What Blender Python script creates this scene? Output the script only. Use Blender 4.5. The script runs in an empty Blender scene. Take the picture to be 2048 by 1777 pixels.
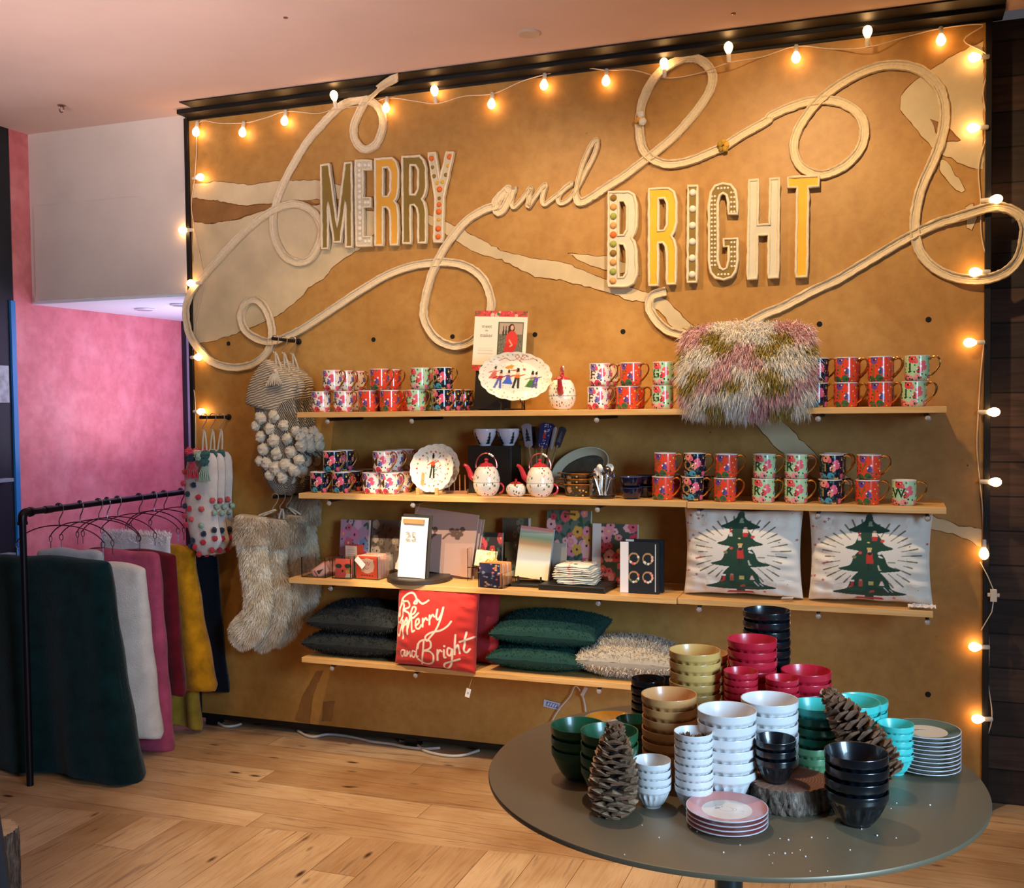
import bpy, bmesh, math, random
import numpy as np
from math import sin, cos, pi, radians
from mathutils import Vector, Matrix
from mathutils.geometry import tessellate_polygon
random.seed(7); rng = np.random.default_rng(7)
SC = bpy.context.scene
COL = SC.collection

# ------------------------------------------------------------------ camera, world, exposure
F_PX, YAW, PITCH, ROLL = 2094.06, .349, -.0375, -.0113
CAM = np.array([3.104, -4.1507, 1.512])
_r = np.array([cos(YAW), sin(YAW), 0]); _f = np.array([-sin(YAW)*cos(PITCH), cos(YAW)*cos(PITCH), sin(PITCH)])
_u = np.cross(_r, _f)
_r, _u = _r*cos(ROLL)+_u*sin(ROLL), -_r*sin(ROLL)+_u*cos(ROLL)
cam_d = bpy.data.cameras.new('camera'); cam = bpy.data.objects.new('camera', cam_d); COL.objects.link(cam)
cam.matrix_world = Matrix(((_r[0], _u[0], -_f[0], CAM[0]), (_r[1], _u[1], -_f[1], CAM[1]), (_r[2], _u[2], -_f[2], CAM[2]), (0, 0, 0, 1)))
cam_d.sensor_width = 36; cam_d.lens = F_PX/2048*36; cam_d.clip_end = 60
SC.camera = cam
SC.view_settings.view_transform = 'Standard'; SC.view_settings.look = 'None'
SC.view_settings.gamma = 1; SC.view_settings.exposure = 0.0; SC.view_settings.use_curve_mapping = False

W = bpy.data.worlds.new('world'); SC.world = W; W.use_nodes = True
W.node_tree.nodes['Background'].inputs[0].default_value = (.62, .58, .62, 1)
W.node_tree.nodes['Background'].inputs[1].default_value = .105

def area(name, loc, target, size, energy, color, size_y=None, spread=None):
    l = bpy.data.lights.new(name, 'AREA'); l.energy = energy; l.color = color; l.size = size
    if size_y: l.shape = 'RECTANGLE'; l.size_y = size_y
    if spread: l.spread = spread
    o = bpy.data.objects.new(name, l); COL.objects.link(o); o.location = loc
    o.rotation_euler = (Vector(target)-Vector(loc)).to_track_quat('-Z', 'Y').to_euler()
    return o
def spot(name, loc, target, energy, color, deg, blend=.4, rad=.03):
    l = bpy.data.lights.new(name, 'SPOT'); l.energy = energy; l.color = color; l.spot_size = radians(deg); l.spot_blend = blend; l.shadow_soft_size = rad
    o = bpy.data.objects.new(name, l); COL.objects.link(o); o.location = loc
    o.rotation_euler = (Vector(target)-Vector(loc)).to_track_quat('-Z', 'Y').to_euler()
    return o
WARM = (1, .70, .38)
spot('ceiling_spotlight_right', (2.72, -1.05, 2.86), (2.80, -.05, 1.6), 78, WARM, 118, .8)
spot('ceiling_spotlight_middle', (1.75, -1.05, 2.86), (1.75, -.05, 1.4), 58, WARM, 104, .8)
spot('ceiling_spotlight_left', (.92, -1.05, 2.86), (.85, -.05, 1.1), 30, WARM, 74, .7)
spot('ceiling_spotlight_hot', (2.02, -1.1, 2.86), (2.0, -.12, 1.58), 58, (1, .74, .40), 30, .8, .03)
spot('ceiling_spotlight_calendar', (1.62, -2.6, 2.86), (1.29, -.25, .93), 420, (1, .78, .52), 13, .35, .015)
spot('ceiling_spotlight_floor', (1.3, -1.9, 2.86), (1.6, -.8, 0), 300, (1, .76, .50), 54, .9)
spot('ceiling_spotlight_rear_table', (2.3, -1.7, 2.86), (2.7, -1.9, .75), 58, (1, .76, .5), 66, .8)
area('front_window_light', (5.3, -3.9, 1.75), (2.7, -1.8, .85), 1.0, 25, (.46, .72, 1), 1.5, spread=1.1)
area('added_ceiling_uplight', (.9, -4.1, 1.35), (.6, -1.7, 2.89), 1.6, 21, (1, .84, .80), .9, spread=.95)  # added unseen fill aimed up, stands in for light bounced onto the ceiling
area('alcove_window_light', (.05, .62, 1.1), (-.96, .55, 1.0), .8, 27, (.76, .56, 1.0), 1.7)
area('alcove_ceiling_light', (-.4, .5, 1.2), (-.4, .5, 2.05), .4, 6, (.8, .85, 1.0))

def ray(px, py): return _f+_r*(px-1024)/F_PX-_u*(py-886.9)/F_PX
def on(ax, v, px, py):
    d = ray(px, py); t = (v-CAM[ax])/d[ax]; return CAM+d*t

# ------------------------------------------------------------------ materials
def lin(c):
    if isinstance(c, int): c = ((c >> 16)/255, (c >> 8 & 255)/255, (c & 255)/255)
    return tuple((x/12.92 if x <= .04045 else ((x+.055)/1.055)**2.4) for x in c[:3])+(1,)
class NT:
    def __init__(s, name):
        s.m = bpy.data.materials.new(name); s.m.use_nodes = True; s.n = s.m.node_tree.nodes; s.l = s.m.node_tree.links
        s.b = s.n['Principled BSDF']
    def node(s, t, **k):
        n = s.n.new(t)
        for a, v in k.items():
            if a in n.inputs: n.inputs[a].default_value = v
            else: setattr(n, a, v)
        return n
    def link(s, a, b): s.l.new(a, b)
    def coords(s, kind='Object', scale=(1, 1, 1), rot=(0, 0, 0)):
        t = s.node('ShaderNodeTexCoord'); m = s.node('ShaderNodeMapping'); m.inputs['Scale'].default_value = scale; m.inputs['Rotation'].default_value = rot
        s.link(t.outputs[kind], m.inputs[0]); return m.outputs[0]
    def noise(s, v, scale=5, detail=4, rough=.55, dist=0):
        n = s.node('ShaderNodeTexNoise'); n.inputs['Scale'].default_value = scale; n.inputs['Detail'].default_value = detail
        n.inputs['Roughness'].default_value = rough; n.inputs['Distortion'].default_value = dist
        s.link(v, n.inputs['Vector']); return n.outputs[0]
    def ramp(s, f, stops, interp='LINEAR'):
        r = s.node('ShaderNodeValToRGB'); r.color_ramp.interpolation = interp; e = r.color_ramp.elements
        while len(e) < len(stops): e.new(.5)
        for i, (p, c) in enumerate(stops): e[i].position = p; e[i].color = lin(c)
        s.link(f, r.inputs[0]); return r.outputs[0]
    def mix(s, f, a, b, mode='MIX'):
        n = s.node('ShaderNodeMix', data_type='RGBA', blend_type=mode)
        for k, v in ((0, f), (6, a), (7, b)):
            if isinstance(v, (int, float)) and k == 0: n.inputs[0].default_value = v
            elif isinstance(v, (int, tuple)): n.inputs[k].default_value = lin(v)
            else: s.link(v, n.inputs[k])
        return n.outputs[2]
    def math(s, op, a, b=0, c=0):
        n = s.node('ShaderNodeMath', operation=op)
        for k, v in enumerate((a, b, c)):
            if isinstance(v, (int, float)): n.inputs[k].default_value = v
            else: s.link(v, n.inputs[k])
        return n.outputs[0]
    def bump(s, h, strength=.3, dist=.01):
        b = s.node('ShaderNodeBump'); b.inputs['Strength'].default_value = strength; b.inputs['Distance'].default_value = dist
        s.link(h, b.inputs['Height']); s.link(b.outputs[0], s.b.inputs['Normal'])
MATS = {}
def mat(name, color=0x808080, rough=.5, metal=0, coat=0, var=.0, vs=8, bump=0, bs=60, bd=.004, sheen=0, emit=0, spec=.5, trans=0, attr=False, alpha=1):
    if name in MATS: return MATS[name]
    t = NT(name); b = t.b; b.inputs['Roughness'].default_value = rough; b.inputs['Metallic'].default_value = metal
    b.inputs['Coat Weight'].default_value = coat; b.inputs['Coat Roughness'].default_value = .05
    b.inputs['Specular IOR Level'].default_value = spec; b.inputs['Base Color'].default_value = lin(color)
    b.inputs['Sheen Weight'].default_value = sheen; b.inputs['Transmission Weight'].default_value = trans; b.inputs['Alpha'].default_value = alpha
    src = None
    if attr:
        a = t.node('ShaderNodeAttribute', attribute_name='Col'); src = a.outputs['Color']; t.link(src, b.inputs['Base Color'])
    if var:
        v = t.coords(); n = t.noise(v, vs, 5)
        f = t.ramp(n, [(.3, (1-var,)*3), (.7, (1, 1, 1))])
        c = t.mix(1, src if src else color, f, 'MULTIPLY'); t.link(c, b.inputs['Base Color'])
    if bump:
        v = t.coords(); t.bump(t.noise(v, bs, 4), bump, bd)
    if emit: b.inputs['Emission Color'].default_value = lin(color); b.inputs['Emission Strength'].default_value = emit
    MATS[name] = t.m; return t.m

# ------------------------------------------------------------------ mesh builder
class MB:
    def __init__(s): s.v = []; s.f = []; s.mi = []; s.M = None; s.cur = 0
    def add(s, vs, fs, mi=None):
        o = len(s.v)
        if s.M is not None: vs = [tuple(s.M @ Vector(v)) for v in vs]
        s.v += [tuple(map(float, v)) for v in vs]; s.f += [tuple(i+o for i in f) for f in fs]; s.mi += [s.cur if mi is None else mi]*len(fs)
        return s
    def box(s, x0, x1, y0, y1, z0, z1, mi=None):
        return s.add([(x0, y0, z0), (x1, y0, z0), (x1, y1, z0), (x0, y1, z0), (x0, y0, z1), (x1, y0, z1), (x1, y1, z1), (x0, y1, z1)],
                     [(0, 3, 2, 1), (4, 5, 6, 7), (0, 1, 5, 4), (1, 2, 6, 5), (2, 3, 7, 6), (3, 0, 4, 7)], mi)
    def lathe(s, prof, c=(0, 0, 0), n=32, mod=None, mi=None, cap=False):
        vs = []; fs = []; m = len(prof)
        for i, (r, z) in enumerate(prof):
            for k in range(n):
                a = 2*pi*k/n; q = r*(mod(i, a) if mod else 1)
                vs.append((c[0]+q*cos(a), c[1]+q*sin(a), c[2]+z))
        for i in range(m-1):
            for k in range(n):
                k2 = (k+1) % n; fs.append((i*n+k, i*n+k2, (i+1)*n+k2, (i+1)*n+k))
        if cap and prof[0][0] > 1e-4: fs.append(tuple(range(n))[::-1])
        if cap and prof[-1][0] > 1e-4: fs.append(tuple((m-1)*n+k for k in range(n)))
        return s.add(vs, fs, mi)
    def tube(s, pts, r, n=8, closed=False, mi=None, cap=True):
        P = [Vector(p) for p in pts]; m = len(P); R = r if isinstance(r, (list, tuple)) else [r]*m
        vs = []; fs = []; prev = None
        for i, p in enumerate(P):
            a = P[(i-1) % m] if (closed or i > 0) else p; b = P[(i+1) % m] if (closed or i < m-1) else p
            t = (b-a); t = t.normalized() if t.length > 1e-9 else Vector((0, 0, 1))
            if prev is None:
                h = Vector((0, 0, 1)) if abs(t.z) < .9 else Vector((1, 0, 0)); x = t.cross(h).normalized()
            else: x = (prev-t*prev.dot(t)); x = x.normalized() if x.length > 1e-9 else t.orthogonal().normalized()
            prev = x; y = t.cross(x)
            for k in range(n):
                an = 2*pi*k/n; vs.append(tuple(p+(x*cos(an)+y*sin(an))*R[i]))
        for i in range(m if closed else m-1):
            j = (i+1) % m
            for k in range(n):
                k2 = (k+1) % n; fs.append((i*n+k, i*n+k2, j*n+k2, j*n+k))
        if not closed and cap: fs += [tuple(range(n))[::-1], tuple((m-1)*n+k for k in range(n))]
        return s.add(vs, fs, mi)
    def ell(s, c, rx, ry=None, rz=None, n=12, m=8, mi=None):
        ry = ry or rx; rz = rz or rx; vs = [(c[0], c[1], c[2]-rz)]; fs = []
        for i in range(1, m):
            b = -pi/2+pi*i/m
            for k in range(n):
                a = 2*pi*k/n; vs.append((c[0]+rx*cos(b)*cos(a), c[1]+ry*cos(b)*sin(a), c[2]+rz*sin(b)))
        vs.append((c[0], c[1], c[2]+rz)); T = len(vs)-1
        for k in range(n): fs.append((0, 1+(k+1) % n, 1+k)); fs.append((T, T-n+k, T-n+(k+1) % n))
        for i in range(m-2):
            for k in range(n):
                k2 = (k+1) % n; fs.append((1+i*n+k, 1+i*n+k2, 1+(i+1)*n+k2, 1+(i+1)*n+k))
        return s.add(vs, fs, mi)
    def plate(s, loops, fn, depth, mi=None, side=None):
        """extrude 2D polygon (with holes); fn(u,v,d)->xyz"""
        flat = [p for l in loops for p in l]; N = len(flat)
        tris = tessellate_polygon([[Vector((p[0], p[1], 0)) for p in l] for l in loops])
        vs = [fn(p[0], p[1], depth) for p in flat]+[fn(p[0], p[1], 0) for p in flat]
        fs = []
        for t in tris:
            a, b, c = [flat[i] for i in t]
            if (b[0]-a[0])*(c[1]-a[1])-(b[1]-a[1])*(c[0]-a[0]) < 0: t = t[::-1]
            fs.append(tuple(t)); fs.append(tuple(i+N for i in t[::-1]))
        s.add(vs, fs, mi)
        fs = []; o = 0
        for l in loops:
            k = len(l)
            for i in range(k): fs.append((o+i, o+(i+1) % k, N+o+(i+1) % k, N+o+i))
            o += k
        base = len(s.v)-2*N
        s.f += [tuple(i+base for i in f) for f in fs]; s.mi += [(side if side is not None else (s.cur if mi is None else mi))]*len(fs)
        return s
    def loft(s, pts, ws, ts, nrm=(0, -1, 0), n=14, sq=2.0, mi=None):
        """elliptical loft along pts; width ws in plane, thickness ts along nrm"""
        P = [Vector(p) for p in pts]; N = Vector(nrm).normalized(); vs = []; fs = []; m = len(P)
        for i, p in enumerate(P):
            t = (P[min(i+1, m-1)]-P[max(i-1, 0)]).normalized(); x = t.cross(N).normalized()
            for k in range(n):
                a = 2*pi*k/n; ca, sa = cos(a), sin(a)
                e = 2/sq; cx = abs(ca)**e*(1 if ca >= 0 else -1); sx = abs(sa)**e*(1 if sa >= 0 else -1)
                vs.append(tuple(p+x*ws[i]*cx+N*ts[i]*sx))
        for i in range(m-1):
            for k in range(n):
                k2 = (k+1) % n; fs.append((i*n+k, i*n+k2, (i+1)*n+k2, (i+1)*n+k))
        fs += [tuple(range(n))[::-1], tuple((m-1)*n+k for k in range(n))]
        return s.add(vs, fs, mi)
    def build(s, name, mats, parent=None, smooth=True, angle=35, bevel=0, sub=0, fixn=True, loc=None):
        me = bpy.data.meshes.new(name); me.from_pydata(s.v, [], s.f)
        if not isinstance(mats, (list, tuple)): mats = [mats]
        for m in mats: me.materials.append(m)
        if len(mats) > 1: me.polygons.foreach_set('material_index', s.mi)
        if fixn:
            b = bmesh.new(); b.from_mesh(me); bmesh.ops.recalc_face_normals(b, faces=b.faces); b.to_mesh(me); b.free()
        if smooth:
            me.polygons.foreach_set('use_smooth', [True]*len(me.polygons))
            try: me.set_sharp_from_angle(angle=radians(angle))
            except Exception: pass
        me.update()
        o = bpy.data.objects.new(name, me); COL.objects.link(o)
        if parent: o.parent = parent
        if loc is not None: o.location = loc
        if bevel:
            m = o.modifiers.new('bevel', 'BEVEL'); m.width = bevel; m.segments = 2; m.limit_method = 'ANGLE'
        if sub:
            m = o.modifiers.new('sub', 'SUBSURF'); m.levels = sub; m.render_levels = sub
        return o
USED = {}
def tag(o, label=None, cat=None, group=None, kind=None):
    if label: o['label'] = label
    if cat: o['category'] = cat
    if group: o['group'] = group
    if kind: o['kind'] = kind
    return o
def thing(name, label, cat, loc=(0, 0, 0), rz=0, group=None, rot=None):
    o = bpy.data.objects.new(name, None); COL.objects.link(o); o.empty_display_size = .05
    o.location = [float(x) for x in loc]; o.rotation_euler = rot if rot else (0, 0, rz)
    return tag(o, label, cat, group)
def struct(o): o['kind'] = 'structure'; return o
KIDS = {}
def copy_tree(o, loc=None, rz=None, label=None, group=None, parent=None, kids=None):
    c = o.copy(); COL.objects.link(c)
    if parent: c.parent = parent
    for ch in list(kids[o.name] if kids else o.children): copy_tree(ch, parent=c)
    if loc is not None: c.location = [float(x) for x in loc]
    if rz is not None: c.rotation_euler = (0, 0, rz)
    if label: c['label'] = label
    if group: c['group'] = group
    return c
def retag(o, loc, rz=0, label=None, group=None):
    o.location = [float(x) for x in loc]; o.rotation_euler = (0, 0, rz)
    if label: o['label'] = label
    if group: o['group'] = group
    return o
def text(body, size, m, parent, loc, rot, name='lettering', depth=.0004, align='CENTER', sx=1, bend=None, shear=0, bold=0):
    c = bpy.data.curves.new(name, 'FONT'); c.body = body; c.size = size; c.extrude = depth; c.align_x = align; c.align_y = 'CENTER'; c.resolution_u = 3
    c.shear = shear; c.offset = bold
    t = bpy.data.objects.new('tmp', c); COL.objects.link(t)
    dg = bpy.context.evaluated_depsgraph_get(); me = bpy.data.meshes.new_from_object(t.evaluated_get(dg))
    COL.objects.unlink(t); bpy.data.objects.remove(t)
    if bend:
        for v in me.vertices:
            a = v.co.x*sx/bend; rr = bend+v.co.z; v.co = Vector((rr*sin(a), v.co.y, rr*cos(a)-bend))
    elif sx != 1:
        for v in me.vertices: v.co.x *= sx
    me.materials.clear(); me.materials.append(m); me.name = name
    o = bpy.data.objects.new(name, me); COL.objects.link(o); o.location = loc; o.rotation_euler = rot
    if parent: o.parent = parent
    return o
def catmull(P, n=6, closed=False):
    P = [np.array(p, float) for p in P]; m = len(P); out = []
    for i in range(m if closed else m-1):
        if closed: a, b, c, d = P[(i-1) % m], P[i], P[(i+1) % m], P[(i+2) % m]
        else: a, b, c, d = P[max(i-1, 0)], P[i], P[i+1], P[min(i+2, m-1)]
        for k in range(n):
            t = k/n; out.append(.5*((2*b)+(-a+c)*t+(2*a-5*b+4*c-d)*t*t+(-a+3*b-3*c+d)*t**3))
    if not closed: out.append(P[-1])
    return out

# painted canvas: colours written into a mesh's colour attribute, computed per vertex
class Canvas:
    def __init__(s, U, V, base): s.U = np.asarray(U, float); s.V = np.asarray(V, float); s.C = np.tile(np.array(lin(base)[:3]), (len(s.U), 1))
    def put(s, m, c, a=1.0):
        c = np.array(lin(c)[:3]); m = np.asarray(m, float)[:, None]*a; s.C = s.C*(1-m)+c*m
    def rect(s, x0, x1, y0, y1, c): s.put((s.U >= x0) & (s.U <= x1) & (s.V >= y0) & (s.V <= y1), c)
    def poly(s, P, c):
        ins = np.zeros(len(s.U), bool); n = len(P)
        for i in range(n):
            x1, y1 = P[i]; x2, y2 = P[(i+1) % n]
            if y1 == y2: continue
            k = ((y1 > s.V) != (y2 > s.V)) & (s.U < (x2-x1)*(s.V-y1)/(y2-y1)+x1); ins ^= k
        s.put(ins, c)
    def disc(s, x, y, r, c, ry=None): s.put(((s.U-x)/r)**2+((s.V-y)/(ry or r))**2 < 1, c)
    def line(s, P, w, c, soft=.004):
        D = np.full(len(s.U), 9.)
        for (x1, y1), (x2, y2) in zip(P[:-1], P[1:]):
            dx, dy = x2-x1, y2-y1; L = dx*dx+dy*dy+1e-12
            t = np.clip(((s.U-x1)*dx+(s.V-y1)*dy)/L, 0, 1); D = np.minimum(D, np.hypot(s.U-x1-t*dx, s.V-y1-t*dy))
        s.put(np.clip((w-D)/soft+.5, 0, 1), c)
    def flowers(s, n, cols, r=.05, seed=1, leaf=0x2f5a3a, box=(0, 1, 0, 1), asp=1.):
        g = random.Random(seed)
        for i in range(n*2):
            x = g.uniform(*box[:2]); y = g.uniform(*box[2:]); a = g.uniform(0, pi); q = r*.8
            s.line([(x, y), (x+q*cos(a), y+q*sin(a)*asp)], r*.22, leaf)
        for i in range(n):
            x = g.uniform(*box[:2]); y = g.uniform(*box[2:]); q = r*g.uniform(.6, 1.2); c = g.choice(cols)
            for k in range(5):
                a = 2*pi*k/5+i; s.disc(x+q*.5*cos(a), y+q*.5*sin(a)*asp, q*.5, c, q*.5*asp)
            s.disc(x, y, q*.22, 0x301820 if g.random() < .6 else 0xf0c050, q*.22*asp)
    def apply(s, me, name='Col'):
        a = me.color_attributes.new(name, 'FLOAT_COLOR', 'POINT')
        a.data.foreach_set('color', np.concatenate([s.C, np.ones((len(s.C), 1))], 1).astype(np.float32).ravel())
def painted(name, w, h, t, paint, m, parent, nx=80, ny=80, loc=None, edge=None, back=0x888888, bend=None):
    """thin board in local XZ plane, front facing -Y, origin at bottom centre"""
    mb = MB(); xs = np.linspace(-w/2, w/2, nx); zs = np.linspace(0, h, ny)
    fy = bend if bend else (lambda x, z: 0.)
    vs = [(x, fy(x, z)-t/2, z) for z in zs for x in xs]
    fs = [(j*nx+i, j*nx+i+1, (j+1)*nx+i+1, (j+1)*nx+i) for j in range(ny-1) for i in range(nx-1)]
    mb.add(vs, fs)
    bc = [(x, fy(x, z)-t/2, z) for z in zs for x in (-w/2, w/2)]+[(x, fy(x, z)-t/2, z) for z in (0, h) for x in xs]
    # sides and back
    b = len(mb.v); ring = [(x, 0) for x in xs]+[(w/2, z) for z in zs[1:]]+[(x, h) for x in xs[::-1][1:]]+[(-w/2, z) for z in zs[::-1][1:-1]]
    n = len(ring); mb.add([(x, fy(x, z)-t/2, z) for x, z in ring]+[(x, fy(x, z)+t/2, z) for x, z in ring],
                          [(i, n+i, n+(i+1) % n, (i+1) % n) for i in range(n)])
    mb.add([(x, fy(x, z)+t/2, z) for z in zs[::max(1, ny//10)].tolist()+[h] for x in (-w/2, w/2)],
           [(2*j, 2*j+2, 2*j+3, 2*j+1) for j in range(len(zs[::max(1, ny//10)]))])
    o = mb.build(name, m, parent, fixn=False, loc=loc)
    V = np.array(mb.v); c = Canvas(V[:, 0]/w+.5, V[:, 2]/h, back); N = nx*ny
    c2 = Canvas(c.U[:N], c.V[:N], 0xffffff); paint(c2); c.C[:N] = c2.C; c.C[N:] = lin(edge if edge is not None else back)[:3]
    c.apply(o.data); return o
# ------------------------------------------------------------------ the room
PW, PT, PB = 3.413, 2.858, .056      # gold panel width, top, bottom
CZ = 2.89
def floor_mat():
    t = NT('floor_planks'); tc = t.node('ShaderNodeTexCoord'); sep = t.node('ShaderNodeSeparateXYZ'); t.link(tc.outputs['Object'], sep.inputs[0])
    def planks(rot, off, w, h):
        mp = t.node('ShaderNodeMapping'); mp.inputs['Rotation'].default_value = (0, 0, rot); mp.inputs['Location'].default_value = off; t.link(tc.outputs['Object'], mp.inputs[0])
        sp_ = t.node('ShaderNodeSeparateXYZ'); t.link(mp.outputs[0], sp_.inputs[0]); cb_ = t.node('ShaderNodeCombineXYZ')
        t.link(t.math('ADD', sp_.outputs[0], t.math('MULTIPLY', t.math('FLOOR', t.math('DIVIDE', sp_.outputs[1], h)), .773)), cb_.inputs[0]); t.link(sp_.outputs[1], cb_.inputs[1])
        b = t.node('ShaderNodeTexBrick'); b.offset = 0; b.inputs['Scale'].default_value = 1; b.inputs['Mortar Size'].default_value = .0012; b.inputs['Mortar Smooth'].default_value = .4
        b.inputs['Brick Width'].default_value = w; b.inputs['Row Height'].default_value = h; b.inputs['Bias'].default_value = -.1
        b.inputs['Color1'].default_value = lin(0xd9bd98); b.inputs['Color2'].default_value = lin(0xac8860); b.inputs['Mortar'].default_value = lin(0x5a4026)
        t.link(cb_.outputs[0], b.inputs['Vector'])
        m2 = t.node('ShaderNodeMapping'); m2.inputs['Scale'].default_value = (1.3, 16, 1); t.link(mp.outputs[0], m2.inputs[0])
        # per plank offset of the grain
        ad = t.node('ShaderNodeVectorMath', operation='ADD'); t.link(m2.outputs[0], ad.inputs[0])
        vm = t.node('ShaderNodeVectorMath', operation='SCALE'); t.link(b.outputs['Color'], vm.inputs[0]); vm.inputs['Scale'].default_value = 40; t.link(vm.outputs[0], ad.inputs[1])
        g = t.noise(ad.outputs[0], 2.2, 6, .6, 1.2)
        gr = t.ramp(g, [(.25, 0x80583a), (.46, 0xffffff), (.72, 0xdcc4a8)])
        c = t.mix(.75, b.outputs['Color'], gr, 'MULTIPLY')
        m3 = t.node('ShaderNodeMapping'); m3.inputs['Scale'].default_value = (2.3, 6.5, 1); t.link(mp.outputs[0], m3.inputs[0])
        v = t.node('ShaderNodeTexVoronoi'); v.inputs['Scale'].default_value = 1.5; t.link(m3.outputs[0], v.inputs['Vector'])
        k = t.ramp(v.outputs['Distance'], [(.05, (1, 1, 1)), (.13, (0, 0, 0))])
        return t.mix(k, c, 0x4a2d18), b
    ca, ba = planks(0, (.3, .04, 0), 2.1, .135); cb, bb = planks(pi/2, (.2, .0, 0), 1.9, .165)
    bd = t.math('GREATER_THAN', t.math('MULTIPLY_ADD', sep.outputs[0], -.10, sep.outputs[1]), -1.075)
    c = t.mix(bd, cb, ca); big = t.noise(t.coords(scale=(.8, .8, 1)), 2, 3)
    c = t.mix(1, c, t.ramp(big, [(.3, 0xc9b49c), (.65, 0xffffff)]), 'MULTIPLY')
    t.link(c, t.b.inputs['Base Color']); t.b.inputs['Roughness'].default_value = .42
    t.bump(t.noise(t.coords(scale=(3, 3, 1)), 30, 4), .12, .004); return t.m
fl = MB(); fl.box(-2.6, 6.5, -8, 1.4, -.06, 0); struct(fl.build('floor', floor_mat(), smooth=False))
CEIL = mat('ceiling_plaster', 0xe8cbc2, .9, var=.07, vs=1.2, bump=.15, bs=25)
BULK = mat('bulkhead_plaster', 0xdccfc6, .9, var=.08, vs=2, bump=.1)
struct(MB().box(-2.6, 6.5, -8, .0, CZ, CZ+.1).build('ceiling', CEIL, smooth=False))
BLK = mat('black_steel', 0x14110f, .55, .3, bump=.1)
# dark steel strip along the ceiling above the panel
mb = MB(); mb.box(.0, 3.47, -.09, .03, CZ-.022, CZ-.001); mb.box(.09, 3.47, -.19, -.09, CZ-.006, CZ-.001)
struct(mb.build('trim_1', BLK, bevel=.003))
# bulkhead left of the panel: two faces, a narrow ledge, a step at the left end
mb = MB(); mb.box(-1.0, -.022, .0, 1.3, 2.055, CZ)
mb.box(-.93, -.022, -.012, .0, 2.055, 2.53); mb.box(-.93, -.022, -.022, -.012, 2.055, 2.085)
struct(mb.build('wall_bulkhead', BULK, smooth=False))
# pink wall running back into the alcove
t = NT('pink_plaster'); v = t.coords(scale=(1, 1, 1)); n1 = t.noise(v, 3.2, 6, .65); n2 = t.noise(v, 14, 4)
c = t.ramp(n1, [(.3, 0xd87478), (.5, 0xe6868a), (.7, 0xee9a9c)]); c = t.mix(.35, c, t.ramp(n2, [(.35, 0xc8a8a8), (.6, 0xffffff)]), 'MULTIPLY')
t.link(c, t.b.inputs['Base Color']); t.b.inputs['Roughness'].default_value = .6; t.bump(n1, .12, .01); PINK = t.m
struct(MB().box(-1.1, -.965, -.12, 1.3, 0, CZ).build('wall_left', PINK, smooth=False))
struct(MB().box(-.965, .1, 1.19, 1.3, 0, 2.055).build('wall_alcove', mat('lavender_wall', 0xb9a8c8, .7, var=.08), smooth=False))
mb = MB(); mb.box(-.965, -.945, 1.17, 1.19, 0, 2.05); mb.box(-.90, -.885, 1.175, 1.19, 0, 2.0)
struct(mb.build('trim_2', mat('dark_trim', 0x221c26, .5)))
struct(MB().box(-.965, .0, .0, 1.19, 2.043, 2.056).build('trim_3', mat('alcove_ceiling', 0xe6e8f4, .8), smooth=False))
struct(MB().box(.0, .1, .1, 1.3, 0, 2.055).build('wall_alcove_right', mat('lavender_wall'), smooth=False))
# flush lamp fittings under the alcove ceiling
for i, (x, y) in enumerate(((-.62, .42), (-.30, .30))):
    L = thing('recessed_light', ['round flush light fitting in the pale ceiling behind the bulkhead, nearer the pink wall',
              'round flush light fitting in the pale ceiling behind the bulkhead, nearer the gold panel'][i], 'ceiling light', (x, y, 2.043))
    MB().lathe([(.050, 0), (.055, -.004), (.050, -.009), (.040, -.010)], n=24).build('trim_ring', mat('fitting_white', 0xd9dce8, .35), L)
    MB().lathe([(.038, -.0045), (.038, -.011), (.0, -.0125)], n=24).build('lens', mat('fitting_lens', 0xa8b4cc, .2), L)
# navy shelving unit at the left edge
NAVY = mat('navy_cabinet', 0x0c1a26, .55, var=.2)
cab = thing('wall_shelving', 'tall dark navy shelving unit with pale shelf edges at the left edge', 'shelving', (-.965, -.42, 0))
mb = MB(); mb.box(-.30, .0, .0, .295, 0, CZ); mb.build('side_panel', NAVY, cab, smooth=False)
MB().box(.0, .012, .27, .298, .0, 2.05).build('edge_light_strip', tag_m := mat('blue_light_paint', 0x2b86cc, .4), cab, smooth=False)['label'] = 'navy unit edge with blue light painted into its colour'  # blue light falling on the navy edge, put into this strip's colour
for z in (1.165, .80):
    MB().box(.0, .05, .06, .22, z, z+.018).build('shelf_board', mat('shelf_edge_white', 0x8c9ba3, .5), cab, bevel=.002)
mb = MB(); mb.box(.0, .012, .05, .245, 1.55, 1.73)
sg = mb.build('paper_card', mat('pale_card', 0xc9d3da, .6, var=.25, vs=30)); sg.location = (-.965, -.42, 0); tag(sg, 'pale card pinned on the dark navy shelving unit', 'card')
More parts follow.
